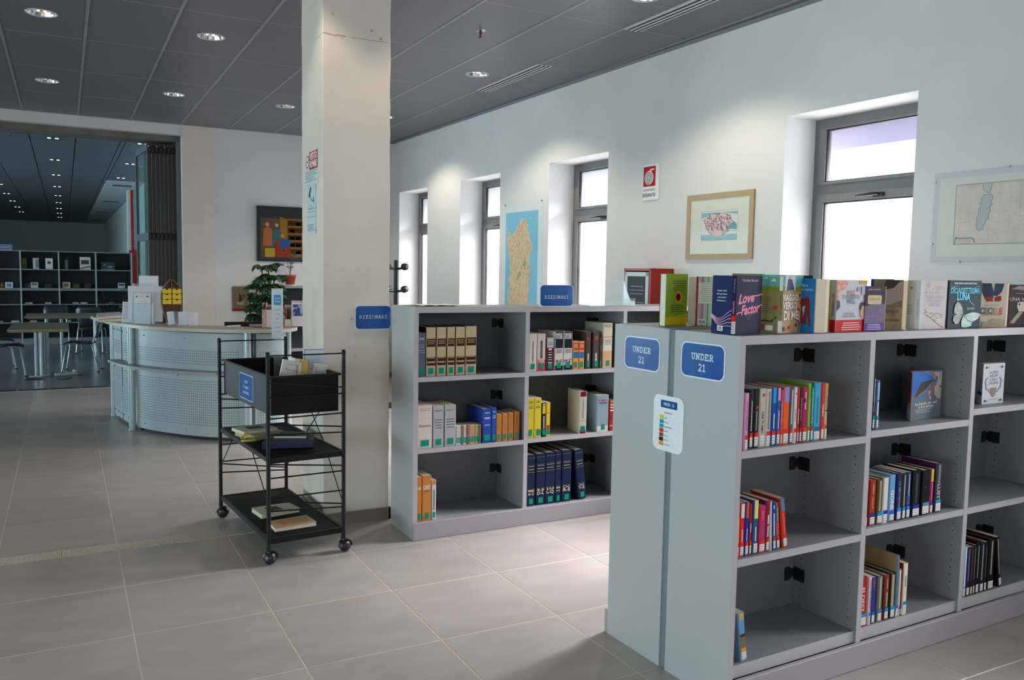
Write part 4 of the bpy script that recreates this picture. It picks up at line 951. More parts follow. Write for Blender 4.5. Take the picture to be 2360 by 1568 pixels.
# hose sign
s_ = .20; P = wpx(1483, 463)
r_ = thing('fire_hose_sign', 'white wall sign with red square, white coiled hose and IDRANTE lettering', 'sign', wp(P.y, 2.212))
mb = MB(); T_ = Matrix.Translation((0, 0, 0)) @ WF.M.to_3x3().to_4x4(); mb.rbox(-.012, 0, -.21, .0, 0, .305, M('#e8ebec', .4), .003, T_); mb.build('plate', r_)
A = Art(WF.M.to_3x3() @ Vector((-.012, 0, 0)), wy, Z)
A.rrect(.008, .168, .118, .285, .006, '#c1161c')
def spiral(A, cu, cv, r0, r1, turns, w_, h, n=64, sq=1.): A.line([(cu+(r0+(r1-r0)*i/n)*math.cos(turns*2*math.pi*i/n+1.2), cv+(r0+(r1-r0)*i/n)*math.sin(turns*2*math.pi*i/n+1.2)*sq) for i in range(n+1)], w_, h)
A.disc(.082, .190, .058, '#e9ebea', 32); spiral(A, .082, .190, .006, .052, 3.6, .0055, '#2d2a2c'); A.poly([(.075, .240), (.1, .262), (.15, .266), (.152, .256), (.11, .247)], '#e9ebea')
A.text('LANCIA ANTINCENDIO', .088, .088, .016, '#33415a', width=.155); A.text('IDRANTE', .088, .045, .030, '#2b3a52', width=.165, bold=.01); A.build('sign_face', r_)
# red hose cabinet
r_ = thing('fire_hose_cabinet', 'red steel fire hose cabinet with glazed door on the window wall', 'cabinet', wp(5.80, 1.02)); R3 = WF.M.to_3x3().to_4x4()
redm = M('#a8150f', .35, var=.03)
mb = MB(); dpt = .235; y0_, y1_ = -.335, .02; zt_ = .612
for q in ((-dpt, 0, y0_, y0_+.004, 0, zt_), (-dpt, 0, y1_-.004, y1_, 0, zt_), (-dpt, 0, y0_, y1_, 0, .004), (-dpt, 0, y0_, y1_, zt_-.004, zt_), (-.004, 0, y0_, y1_, 0, zt_), (-dpt-.004, -dpt, y0_, y0_+.02, 0, zt_), (-dpt-.004, -dpt, y1_-.02, y1_, 0, zt_), (-dpt-.004, -dpt, y0_, y1_, zt_-.02, zt_), (-dpt-.004, -dpt, y0_, y1_, 0, .02)): mb.box(*q, redm, R3)
mb.build('housing', r_)
mb = MB(); a_, b_ = y0_+.022, y1_-.022; whm = M('#ccd8dc', .4)
for q in ((a_, a_+.035, .03, zt_-.03), (b_-.035, b_, .03, zt_-.03), (a_, b_, zt_-.065, zt_-.03), (a_, b_, .03, .065)): mb.box(-dpt-.012, -dpt-.003, q[0], q[1], q[2], q[3], whm, R3)
dr = mb.build('door', r_)
mb = MB(); mb.box(-dpt-.009, -dpt-.006, a_+.035, b_-.035, .065, zt_-.065, M('#101014', .3, spec=.15), R3); mb.build('pane', dr)
A = Art(WF.M.to_3x3() @ Vector((-dpt-.0095, b_-.035, 0)), wy, Z); A.rows(.02, .23, zt_-.15, 3, .03, .006, '#9aa3ac', seed=2, center=True); A.rows(.13, .23, zt_-.28, 7, .035, .008, '#7f8a90', seed=4); A.build('door_print', dr)
mb = MB(); T2 = R3 @ Matrix.Translation((-.12, (a_+b_)/2, .3)) @ Matrix.Rotation(math.pi/2, 4, 'Y')
mb.lathe([(.0, -.05), (.13, -.05), (.13, -.045), (.04, -.04), (.04, .04), (.13, .045), (.13, .05), (0, .05)], redm, 20, T2); mb.build('hose_reel', r_)
# framed town picture
def wall_rect(name, label, cat, px4, depth, frame_h, group=None):
    tl, tr, br, bl = [wpx(*p) for p in px4]; y1 = (tl.y+bl.y)/2; y0 = (tr.y+br.y)/2; z0 = (bl.z+br.z)/2; z1 = (tl.z+tr.z)/2
    r_ = thing(name, label, cat, wp(y1, z0)); return r_, y1-y0, z1-z0
r_, w_, h_ = wall_rect('framed_picture', 'pale wood framed coloured town view with a wide cream mount', 'picture', [(1587, 452), (1740, 436), (1738, 597), (1584, 599)], .02, '#')
fm = M('#b29a78', .5, var=.12, scale=40)
mb = MB(); fw = .042
for a, b, c, d in ((0, w_, 0, fw), (0, w_, h_-fw, h_), (0, fw, fw, h_-fw), (w_-fw, w_, fw, h_-fw)): mb.box(-.018, 0, -b, -a, c, d, fm, R3)
mb.build('frame', r_)
A = Art(WF.M.to_3x3() @ Vector((-.010, 0, 0)), wy, Z); A.rect(fw, w_-fw, fw, h_-fw, '#d3d8c6')
u0, u1, v0, v1 = w_*.235, w_*.775, h_*.29, h_*.73; A.rect(u0-.002, u1+.002, v0-.002, v1+.002, '#6f6a66'); A.rect(u0, u1, v0, v1, '#d8dcd6')
A.rect(u0, u1, v0, v0+(v1-v0)*.2, '#7fb4c0'); A.poly([(u0, v1-.055), (u0+.08, v1-.03), (u0+.16, v1-.04), (u0+.22, v1-.012), (u1, v1-.035), (u1, v1-.012), (u0, v1-.01)], '#74b3ba')
tw = ramp_mat('town_engraving', [(.25, '#6a4a54'), (.4, '#d8a8b0'), (.6, '#e3ccc8'), (.75, '#b87884')], scale=75, rough=.6, kind='cells')
cu, cv = (u0+u1)/2-.01, (v0+v1)/2+.015; A.poly([(cu+(.15+.012*math.sin(5*t)+.01*math.cos(9*t))*math.cos(t), cv+(.088+.012*math.sin(3*t))*math.sin(t)) for t in [2*math.pi*i/40 for i in range(40)]], '#7a5a60')
A.poly([(cu+(.146+.012*math.sin(5*t)+.01*math.cos(9*t))*math.cos(t), cv+(.085+.012*math.sin(3*t))*math.sin(t)) for t in [2*math.pi*i/40 for i in range(40)]], tw)
A.poly([(u1-.10, v0+.10), (u1-.035, v0+.14), (u1-.004, v0+.115), (u1-.004, v0+.075), (u1-.10, v0+.085)], '#4f98a4'); A.poly([(cu-.05, v0+.03), (cu+.04, v0+.025), (cu+.05, v0+.07), (cu-.04, v0+.075)], '#d9b6b4'); A.line([(u1-.11, v0+.06), (u1-.06, v0+.07), (u1-.02, v0+.062), (u1, v0+.07)], .003, '#4a5a60')
rg = random.Random(4)
for k in range(26): a = rg.uniform(u0+.03, u1-.05); b = rg.uniform(v0+.05, v1-.05); A.line([(a, b), (a+rg.uniform(-.02, .02), b+rg.uniform(.004, .02))], .0016, '#55444c', up=(k == 0))
for k in range(12): a = rg.uniform(u0, u1-.04); A.line([(a, v0+rg.uniform(.005, .03)), (a+.03, v0+rg.uniform(.005, .03))], .0015, '#3f6670', up=(k == 0))
A.build('print', r_)
mb = MB(); mb.box(-.0155, -.0145, -(w_-fw), -fw, fw, h_-fw, glass_mat('picture_glass', alpha=.0, gl=.012), R3); mb.build('glass', r_)
# clip-framed old map
r_, w_, h_ = wall_rect('framed_map', 'frameless clip-glass old island map beside the largest window', 'picture', [(2155, 401), (2360, 382), (2360, 603), (2149, 603)], .02, '#'); w_ = .80
mb = MB(); mb.rbox(-.010, 0, -w_, 0, 0, h_, M('#c9cdd0', .4), .001, R3); mb.build('backing', r_)
A = Art(WF.M.to_3x3() @ Vector((-.0102, 0, 0)), wy, Z); A.rect(.035, w_-.035, .03, h_-.035, '#d8dad2'); A.rect(.135, w_-.13, .095, h_-.075, '#8f9a94')
A.rect(.139, w_-.134, .099, h_-.079, ramp_mat('old_paper', [(.3, '#d0c6ba'), (.7, '#dcd5c8')], scale=9, rough=.8))
isl = [(.50, .99), (.44, .96), (.38, .90), (.40, .82), (.32, .74), (.36, .66), (.28, .60), (.30, .50), (.26, .42), (.20, .34), (.24, .24), (.20, .16), (.26, .06), (.36, .02), (.44, .07), (.52, .05), (.50, .15), (.60, .22), (.60, .30), (.72, .34), (.70, .46), (.78, .54), (.74, .64), (.84, .72), (.78, .80), (.88, .86), (.84, .94), (.72, 1.0), (.60, .97)]
iu, iv, iw, ih = .235, .165, .135, .205
pt = [(iu+a*iw, iv+b*ih) for a, b in isl]; A.poly(pt, '#b9c2bf'); A.line(pt+[pt[0]], .0028, '#6f94a8')
cor = [(iu+.055, h_-.082), (iu+.06, h_-.11), (iu+.075, h_-.128), (iu+.09, h_-.132), (iu+.10, h_-.115), (iu+.108, h_-.082)]; A.poly(cor, '#c3c8c3'); A.line(cor, .0028, '#6f94a8')
A.line([(.145, .103), (.15, .135), (.17, .13), (.24, .132), (.255, .125), (.262, .105)], .006, '#6a96a6'); A.rrect(.165, .235, .104, .126, .004, '#cfc7bb')
rg = random.Random(9)
for k in range(7): A.line([(.139, .12+k*.05), (w_-.134, .12+k*.05)], .0006, '#b3a99c', up=(k == 0))
for k in range(9): A.line([(.17+k*.055, .099), (.17+k*.055, h_-.079)], .0006, '#b3a99c', up=False)
for k in range(14): a = rg.uniform(.15, w_-.2); b = rg.uniform(.15, h_-.12); A.line([(a, b), (a+rg.uniform(.005, .018), b)], .0018, '#8f98a0', up=(k == 0))
A.build('print', r_)
mb = MB(); mb.box(-.0155, -.0125, -w_, 0, 0, h_, glass_mat('clip_glass', (1, 1, 1), alpha=.0, gl=.015), R3); mb.build('glass', r_)
for (a, b) in ((0, h_*.9), (0, h_*.2), (.17, 0), (.42, h_)):
    mb = MB(); mb.box(-.0175, -.0005, -a-.012, -a+.004, b-.006, b+.006, M('#c9ced0', .3, .8), R3); mb.build('clip', r_)
# island poster
P0 = wpx(1160, 470); r_ = thing('island_poster', 'tall blue poster map of an island pinned between two windows', 'poster', wp(8.385, 1.16)); pw, ph = .855, 1.175
mb = MB(); mb.box(-.0012, 0, -pw, 0, 0, ph, M('#d5dfe2', .5), R3); mb.build('sheet', r_)
A = Art(WF.M.to_3x3() @ Vector((-.0013, 0, 0)), wy, Z); A.rect(.07, .76, .03, ph-.10, M('#78bcd8', .45, var=.06, scale=3))
land = ramp_mat('relief_land', [(.3, '#b08f66'), (.42, '#cfae84'), (.52, '#d9c4a4'), (.62, '#c2a67e'), (.75, '#a9b38c')], scale=38, rough=.6, detail=10, stretch=(1, 1, .5))
u0, v0, uw, vh = .10, .03, .56, .98
L = [(.06, .0), (.1, .08), (.06, .16), (.14, .24), (.08, .30), (.16, .38), (.12, .46), (.16, .52), (.08, .58), (.06, .64), (.02, .70), (.0, .78), (.04, .80), (.03, .86), (.10, .84), (.16, .80), (.24, .83), (.34, .86), (.42, .90), (.5, .96), (.56, .985), (.64, .97), (.72, .985), (.74, .94), (.82, .90), (.78, .86), (.88, .80), (.9, .74), (.97, .66), (.92, .60), (.88, .56), (.9, .48), (.93, .40), (.88, .34), (.9, .22), (.86, .14), (.87, .06), (.84, .0)]
pts = []
rg = random.Random(12)
for (a, b), (c, d) in zip(L, L[1:]+L[:1]):
    for q in range(3): f_ = q/3; pts.append((u0+(a+(c-a)*f_+rg.uniform(-.012, .012))*uw, v0+(b+(d-b)*f_)*vh))
A.poly([(p[0], p[1]+.004) for p in pts], '#e0d9c8'); A.poly(pts, land)
A.poly([(.45, .50), (.50, .58), (.53, .52), (.49, .46)], '#8fae7c'); A.poly([(.34, .38), (.40, .44), (.42, .40), (.36, .34)], '#93ab74')
for a, b, r0 in ((.115, .90, .012), (.105, .86, .008), (.10, .62, .010), (.62, .86, .006), (.60, 1.0, .008), (.52, 1.03, .007), (.64, .50, .004)): A.disc(a, b, r0, '#d9cdb2', 8)
for k in range(90):
    a, b = rg.uniform(.12, .60), rg.uniform(.06, .92); A.line([(a, b), (a+rg.uniform(-.01, .01), b+rg.uniform(-.008, .008))], .0022, rg.choice(['#b5543c', '#6f7b78', '#8a6a3c']), up=(k == 0))
A.build('print', r_)
for (a, b) in ((.05, ph-.015), (pw-.03, ph-.008)):
    mb = MB(); mb.lathe([(0, -.006), (.008, -.005), (.009, 0)], M('#3a3d40', .4), 10, R3 @ Matrix.Translation((-.002, -a, b)) @ Matrix.Rotation(math.pi/2, 4, 'Y')); mb.build('pin', r_)
# coat stand
r_ = thing('coat_stand', 'black coat stand with knobbed hooks behind the column', 'coat stand', (3.39, 9.2, 0)); bk = M('#15161a', .45)
mb = MB(); mb.tube([(0, 0, .03), (0, 0, 1.70)], .028, bk, 12); mb.build('pole', r_)
mb = MB(); mb.lathe([(0, .04), (.05, .04), (.19, .015), (.2, .0015), (0, .0015)], bk, 24); mb.build('base', r_)
for z_ in (1.60, 1.34):
    for k in range(4):
        a = math.radians(20+90*k); mb = MB(); mb.tube([(math.cos(a)*.02, math.sin(a)*.02, z_), (math.cos(a)*.09, math.sin(a)*.09, z_+.005), (math.cos(a)*.13, math.sin(a)*.13, z_+.02)], .013, bk, 8)
        mb.lathe([(0, -.042), (.03, -.03), (.042, 0), (.03, .03), (0, .042)], bk, 10, Matrix.Translation((math.cos(a)*.14, math.sin(a)*.14, z_+.025))); mb.build('hook', r_)
# acrylic leaflet holder and loose sheets on the rear bookcase
clear = glass_mat('clear_acrylic', (.95, .99, 1.), alpha=.10)
edge_m = M('#cfe0e2', .15)
r_ = thing('acrylic_holder', 'empty clear acrylic leaflet rack standing on the rear bookcase top', 'leaflet holder', (3.02, 4.60, 1.3715))
mb = MB(); mb.box(0, .36, .10, .103, .0, .165, clear); mb.box(0, .003, -.03, .10, 0, .01, clear); mb.box(0, .36, -.03, .10, 0, .003, clear); mb.box(0, .36, -.033, -.03, 0, .05, clear); mb.build('tray', r_)
for xx in (0, .357):
    mb = MB(); mb.prism([(-.03, 0), (.10, 0), (.10, .165), (.02, .03), (-.03, .03)], xx, xx+.003, clear, Matrix(((0, 0, 1, 0), (1, 0, 0, 0), (0, 1, 0, 0), (0, 0, 0, 1))))
    mb.build('side', r_)
mb = MB(); mb.box(0, .36, .0995, .1035, .163, .166, edge_m); mb.tube([(.358, .10, .165), (.358, .02, .03), (.358, -.03, .03)], .0016, edge_m, 5); mb.tube([(.001, .10, .165), (.001, .02, .03)], .0016, edge_m, 5); mb.build('rim', r_)
r_ = thing('leaflet', 'creased white leaflet lying on the rear bookcase top by the column', 'leaflet', (1.86, 4.60, 1.3712), .1)
mb = MB(); NN = 10; vs = [(i*.03, j*.09, .002+.006*abs(math.sin(i*1.1+j))) for i in range(NN) for j in range(3)]; fs = [(i*3+j, i*3+j+1, (i+1)*3+j+1, (i+1)*3+j) for i in range(NN-1) for j in range(2)]
mb.add(vs, fs, M('#e6e6e4', .7)); mb.build('sheet', r_)

# ================================================================== DISPLAY BOOKS ON THE NEAR BOOKCASE TOP
TZ = HT+.0008
def P2(x, v): return Vector((u_at(FN, x, v, TZ), v))
def stand(label, panels, ytop, pages=(), ytop_v=None, name='book', z=TZ, F=FN, group='books displayed on the near bookcase', xc=None, dz=0.):
    """panels: list of (x0, v0, x1, v1, colour); plan outline given by where its corners stand; returns root, list of (Art, w, h)"""
    a = Vector((u_at(F, panels[0][0], panels[0][1], z), panels[0][1]))
    h = z_at(F, ytop, a.x if xc is None else u_at(F, xc, panels[0][1], z), panels[0][1] if ytop_v is None else ytop_v)-z
    root = thing(name, label, 'book', F.M @ Vector((a.x, a.y, z)), F.rz, group); arts = []
    for i, (x0, v0, x1, v1, c) in enumerate(panels):
        p0 = Vector((u_at(F, x0, v0, z), v0))-a; p1 = Vector((u_at(F, x1, v1, z), v1))-a
        d = (p1-p0); L_ = d.length; d /= L_; n = Vector((-d.y, d.x))     # n points away from the viewer
        t = .0018; mb = MB(); mb.prism([(p0.x, p0.y), (p1.x, p1.y), (p1.x+n.x*t, p1.y+n.y*t), (p0.x+n.x*t, p0.y+n.y*t)], 0, h, M(c, .5, var=.03, spec=.12)); mb.build('cover', root)
        arts.append((Art((p0.x, p0.y, 0), (d.x, d.y, 0), (0, 0, 1)), L_, h))
    for pg in pages:
        pts = [Vector((u_at(F, x, v, z), v))-a for x, v in pg[0]]; mb = MB(); mb.prism([(p.x, p.y) for p in pts], .0015, h-.002 if len(pg) < 3 else h*pg[2], M(pg[1], .85, var=.06, scale=90)); mb.build('page_block', root)
    return root, arts
def fin(arts, root):
    for A_, w, h in arts:
        if A_.mb.v: A_.build('cover_print', root)
# 1 green book with sunflower, fore-edge towards the viewer
r_, ar = stand('bright green book with a sunflower, alone near the end panel', [(1532.5, .495, 1582, .53, '#86a824')], 631.5, [([(1520, .535), (1532, .497), (1580, .533), (1568, .571)], '#e9e4d6')], xc=1560)
A, w_, h_ = ar[0]; A.rect(0, w_, .006, h_*.15+.006, '#d9bc14'); A.poly([(0, h_*.14), (w_, h_*.2), (w_, h_*.22), (0, h_*.16)], '#d9bc14')
A.rows(w_*.28, w_*.92, h_*.86, 6, h_*.042, .0028, '#3f4f12', seed=3, center=True); A.disc(w_*.56, h_*.555, .026, '#e89a1c', 14); A.disc(w_*.56, h_*.555, .0165, '#5a1c10', 14); A.rows(w_*.2, w_*.85, h_*.4, 4, h_*.042, .0028, '#3f4f12', seed=5, center=True)
fin(ar, r_); mb = MB(); p = Vector((u_at(FN, 1518.5, .541, TZ), .541))-Vector((u_at(FN, 1532.5, .495, TZ), .495)); q = Vector((u_at(FN, 1566, .577, TZ), .577))-Vector((u_at(FN, 1532.5, .495, TZ), .495)); mb.prism([(p.x, p.y), (p.x+.002, p.y+.001), (q.x+.002, q.y-.001), (q.x, q.y)], 0, h_, M('#7f9c20', .35)); mb.build('front_board', r_)
# 2 striped book behind
r_, ar = stand('book with pink and green stripes half hidden behind the navy one', [(1602, .50, 1650, .42, '#cfc4b2')], 637.5, [([(1584, .515), (1602, .503), (1650, .423), (1640, .455), (1606, .53)], '#ddd2b8')])
A, w_, h_ = ar[0]; A.rect(0, w_*.09, 0, h_, '#a01a1e')
for a_, b_, c_ in ((.12, .16, '#b5a48c'), (.19, .22, '#8f7f78'), (.25, .36, '#a3708c'), (.37, .41, '#c88a90'), (.45, .49, '#9ca58a'), (.53, .62, '#5f9a66'), (.66, .72, '#9cc09a'), (.78, .86, '#8f7fa0')): A.rect(w_*a_, w_*b_, 0, h_, c_, up=False)
A.rect(w_*.12, w_*.97, h_*.46, h_*.88, '#d8d0bc'); A.rows(w_*.2, w_*.9, h_*.85, 9, h_*.042, .002, '#54504a', seed=6, center=True); A.rect(w_*.12, w_*.5, h_*.03, h_*.14, '#e6e0d2')
for k in range(7): A.rect(w_*(.17+k*.045), w_*(.17+k*.045)+.0022, h_*.05, h_*.12, '#222222', up=(k == 0))
fin(ar, r_)
# 3 navy open book
r_, ar = stand('navy open book with pink neon heart lettering, standing at the corner', [(1638.5, .150, 1684, .040, '#1a2a58'), (1684, .040, 1693.5, .036, '#1c2145'), (1693.5, .036, 1752, .062, '#1c2145')], 636.5, [([(1644, .155), (1686, .046), (1692, .044), (1748, .066), (1740, .10), (1693, .075), (1655, .18)], '#e3dccb')], ytop_v=.04, xc=1690)
A, w_, h_ = ar[0]; pk = '#f0a8cc'
for k, t_ in enumerate(('Da quattro a Natale', 'Mondi uguali di lacrime', 'e tante emozioni', "l'inchiostro...")): A.text(t_, w_*.5, h_*(.745-k*.057), .0052, '#d9e2f2', width=w_*(.42+.05*((k+1) % 3)), bold=.02)
for k in range(5): A.line([(w_*i/12, h_*(.235+.085*math.sin(2.0+i*.42)*(1-i/14)+(.055*(2-k))*(i/12)**1.3+.012*(2-k)+i*.003)) for i in range(13)], .0022, pk)
A.rect(w_*.34, w_*.62, h_*.055, h_*.145, '#e9e9ea')
for k in range(5): A.rect(w_*(.40+k*.035), w_*(.40+k*.035)+.002, h_*.07, h_*.13, '#222222', up=(k == 0))
A, w_, h_ = ar[1]; A.text('Love Factor', w_*.5, h_*.46, w_*.55, '#ef7fa8', rot=-math.pi/2, width=h_*.22, bold=.02); A.text('Mathilde Bonetti', w_*.5, h_*.83, w_*.38, '#c9a0b4', rot=-math.pi/2, width=h_*.24); A.rect(0, w_, h_*.225, h_*.325, '#f01a10'); A.rect(0, w_, .004, h_*.225, '#e3e3e0')
A.rows(w_*.15, w_*.85, h_*.19, 4, h_*.045, .0018, '#77777a', seed=3)
A, w_, h_ = ar[2]
A.poly([(w_*.5+w_*.42*.0625*16*math.sin(t)**3*1., h_*.49+h_*.0135*(13*math.cos(t)-5*math.cos(2*t)-2*math.cos(3*t)-math.cos(4*t))) for t in [2*math.pi*i/48 for i in range(48)]], '#1d3468')
hp = [(w_*.5+w_*.44*math.sin(t)**3, h_*.49+h_*.0145*(13*math.cos(t)-5*math.cos(2*t)-2*math.cos(3*t)-math.cos(4*t))) for t in [2*math.pi*i/48 for i in range(49)]]; A.line(hp, .0016, '#8c2a5e')
A.text('Mathilde Bonetti', w_*.52, h_*.925, .0095, '#d9a8bc', width=w_*.62); A.text('Love', w_*.38, h_*.625, .034, '#f2708c', width=w_*.62, bold=.03, shear=.35, rot=.10); A.line([(w_*.62, h_*.655), (w_*.8, h_*.665), (w_, h_*.69)], .0042, '#f2708c')
A.text('Factor', w_*.55, h_*.44, .034, '#f2708c', width=w_*.74, bold=.03, shear=.35, rot=.10); A.line([(0, h_*.35), (w_*.1, h_*.375), (w_*.22, h_*.38)], .0042, '#f2708c'); A.line([(w_*.88, h_*.49), (w_, h_*.505)], .0042, '#f2708c')
fin(ar, r_)
# 4 brown & green open book
r_, ar = stand('brown and green open book with white block lettering and a sky top', [(1751, .105, 1791, .036, '#8f8456'), (1791, .036, 1801, .030, '#8b7f5a'), (1801, .030, 1846, .070, '#b39a72')], 634.5, [([(1755, .11), (1793, .042), (1800, .038), (1842, .072), (1830, .12), (1797, .08), (1765, .14)], '#e0d8c4')], ytop_v=.036, xc=1796)
for q in (0, 1, 2):
    A, w_, h_ = ar[q]; A.rect(0, w_, h_*.76, h_, '#63b0a4'); A.poly([(0, h_*.72)]+[(w_*i/10, h_*(.79+.03*((i*7+q) % 3)/2)) for i in range(11)]+[(w_, h_*.72)], '#7d8c26')
A, w_, h_ = ar[0]; A.poly([(w_*.5, h_*.89), (w_*.85, h_*.89), (w_*.7, h_*.95)], '#dfe4dc'); A.poly([(w_*.1, h_*.93), (w_*.4, h_*.93), (w_*.28, h_*.965)], '#dfe4dc'); A.rows(w_*.1, w_*.7, h_*.62, 9, h_*.033, .0018, '#5f5636', seed=6)
A.line([(0, h_*.20), (w_*.3, h_*.22), (w_*.6, h_*.2), (w_*.9, h_*.28)], .006, '#3c2c1e'); A.line([(w_*.8, h_*.2), (w_*.78, h_*.35), (w_*.85, h_*.55)], .004, '#6f8a2c'); A.disc(w_*.84, h_*.44, .009, '#c03a24', 10); A.rect(w_*.3, w_*.75, h_*.05, h_*.14, '#e6e4dc'); A.disc(w_*.1, h_*.1, .012, '#a84a2c', 10)
A, w_, h_ = ar[1]; A.rrect(w_*.1, w_*.9, h_*.73, h_*.98, .003, '#e0e4dc'); A.text('VIAGGIO VERSO DI ME', w_*.5, h_*.5, w_*.45, '#5f5646', rot=-math.pi/2, width=h_*.34); A.rect(0, w_, .003, h_*.22, '#e3e3e0')
A, w_, h_ = ar[2]; A.rect(w_*.08, w_*.6, h_*.73, h_*.99, '#cfd8da'); A.poly([(w_*.15, h_*.73), (w_*.2, h_*.93), (w_*.4, h_*.93), (w_*.55, h_*.74)], '#4f4a78'); A.disc(w_*.3, h_*.955, .006, '#c98a70', 10)
A.text('VIAGGIO', w_*.36, h_*.615, .023, '#efe8da', width=w_*.78, bold=.02); A.text('VERSO', w_*.34, h_*.48, .025, '#efe8da', width=w_*.72, bold=.02); A.text('DI ME', w_*.42, h_*.31, .033, '#efe8da', width=w_*.72, bold=.02)
for a_, b_ in ((.85, .65), (.9, .52), (.8, .4), (.1, .08), (.35, .1), (.7, .14)): A.disc(w_*a_, h_*b_, .008, '#b5392a', 9)
A.line([(w_*.6, h_*.25), (w_*.85, h_*.18), (w_*.8, h_*.03)], .004, '#3c2c1e'); fin(ar, r_)
# 5 blue book with red jumper
r_, ar = stand('blue book with a red jumper on its cover and cream pages fanned open', [(1838, .075, 1874.5, .018, '#1f6fae')], 642.5, [([(1877, .012), (1900, .004), (1907, .03), (1870, .12), (1846, .10)], '#e6d8bf')], ytop_v=.02, xc=1870)
A, w_, h_ = ar[0]; A.text('Morte', w_*.36, h_*.87, .010, '#cfdfee', width=w_*.36); A.text('di un supereroe', w_*.5, h_*.80, .010, '#cfdfee', width=w_*.72)
A.poly([(w_*.08, h_*.66), (w_*.3, h_*.62), (w_*.55, h_*.68), (w_*.68, h_*.6), (w_*.8, h_*.12), (w_*.66, h_*.12), (w_*.55, h_*.4), (w_*.5, h_*.15), (w_*.1, h_*.18), (0, h_*.5)], '#7a2420'); A.poly([(w_*.25, h_*.48), (w_*.45, h_*.5), (w_*.36, h_*.4), (w_*.42, h_*.4), (w_*.25, h_*.28), (w_*.3, h_*.38), (w_*.22, h_*.4)], '#8fb4bc'); fin(ar, r_)
# 6 yellow book behind
r_, ar = stand('mustard yellow book peeping out behind the white comic cover', [(1902, .20, 1935, .16, '#b5a41c')], 645, [([(1906, .21), (1935, .168), (1940, .19), (1912, .235)], '#ddd2b8')]); A, w_, h_ = ar[0]; A.rows(w_*.2, w_*.9, h_*.86, 9, h_*.05, .002, '#6b6210', seed=2); fin(ar, r_)
# 7 white comic cover with red band
r_, ar = stand('white illustrated open book with orange-red corner and wide red paper band', [(1910.5, .060, 1924.5, .018, '#c9ced2'), (1924.5, .018, 1993, .036, '#cdced4')], 645.5, [([(1915, .066), (1926, .025), (1989, .042), (1985, .07), (1920, .085)], '#e6e0d2')], ytop_v=.02, xc=1925)
for q in (0, 1):
    A, w_, h_ = ar[q]; A.rect(0, w_, 0, h_*.235, '#cf1410')
A, w_, h_ = ar[0]; A.text('WILL TI PRESENTO WILL', w_*.5, h_*.52, w_*.4, '#a2483c', rot=-math.pi/2, width=h_*.44)
A, w_, h_ = ar[1]; A.poly([(0, h_), (w_*.38, h_), (w_*.3, h_*.85), (w_*.1, h_*.78), (w_*.05, h_*.6), (0, h_*.45)], ramp_mat('brick_drawing', [(.3, '#c96a4c'), (.6, '#dd9a80')], scale=60, rough=.5, kind='voronoi')); A.poly([(0, h_*.62), (w_*.1, h_*.6), (w_*.12, h_*.48), (0, h_*.4)], '#4f5060'); A.rect(w_*.72, w_, h_*.92, h_, '#c9a860')
A.text('WILL', w_*.47, h_*.755, .018, '#b8402c', width=w_*.30, bold=.02); A.text('TI PRESENTO', w_*.47, h_*.675, .015, '#3b3d48', width=w_*.56, bold=.01); A.text('WILL', w_*.47, h_*.59, .018, '#2c4a86', width=w_*.30, bold=.02); A.text('John Green', w_*.42, h_*.36, .010, '#33343c', width=w_*.35); A.text('David Levithan', w_*.42, h_*.31, .010, '#33343c', width=w_*.42)
A.disc(w_*.88, h_*.42, .020, '#d9a08c', 12, ry=.034); A.poly([(w_*.76, h_*.46), (w_*.8, h_*.56), (w_*.98, h_*.58), (w_*1., h_*.5), (w_*.84, h_*.5), (w_*.8, h_*.4)], '#1c1c26'); A.rect(w_*.66, w_*.74, h_*.78, h_*.87, '#a9b0b8'); A.rect(w_*.8, w_*.97, h_*.72, h_*.88, '#b9b4d4')
A.rows(w_*.14, w_*.82, h_*.175, 4, h_*.042, .0028, '#f4d8d2', seed=2, center=True); fin(ar, r_)
# 8 brown book with profile and pages (behind), purple-spined one behind it
r_, ar = stand('purple-spined book standing behind the small purple paperback', [(2002, .20, 2009, .19, '#4c3a96'), (2009, .19, 2056, .24, '#7d6f5c')], 643, [([(2006, .21), (2052, .245), (2050, .26), (2012, .23)], '#dccfae')]); fin(ar, r_)
r_, ar = stand('sepia cover with a face in profile and handwritten lettering, next to purple paperback', [(2020, .10, 2077, .055, '#7a6a55')], 646, [([(2078, .054), (2087, .060), (2082, .085), (2030, .125), (2024, .105)], '#e0c9a4')], ytop_v=.06, xc=2070)
A, w_, h_ = ar[0]; A.rect(0, w_, 0, h_*.45, ramp_mat('rusty_paper', [(.3, '#6a5636'), (.6, '#9a8258'), (.8, '#5a4a34')], scale=20)); A.poly([(w_*.1, h_*.5), (w_*.2, h_*.8), (w_*.45, h_*.95), (w_, h_*.96), (w_, h_*.6), (w_*.7, h_*.55), (w_*.5, h_*.5)], '#9a8c7c'); A.poly([(w_*.15, h_*.78), (w_*.3, h_), (w_*.9, h_), (w_*.6, h_*.84), (w_*.4, h_*.82)], '#3a342e')
A.text('dipinta', w_*.55, h_*.38, .014, '#2e2418', width=w_*.6, shear=.3); A.text('col sangue', w_*.62, h_*.2, .014, '#2e2418', width=w_*.6, shear=.3); fin(ar, r_)
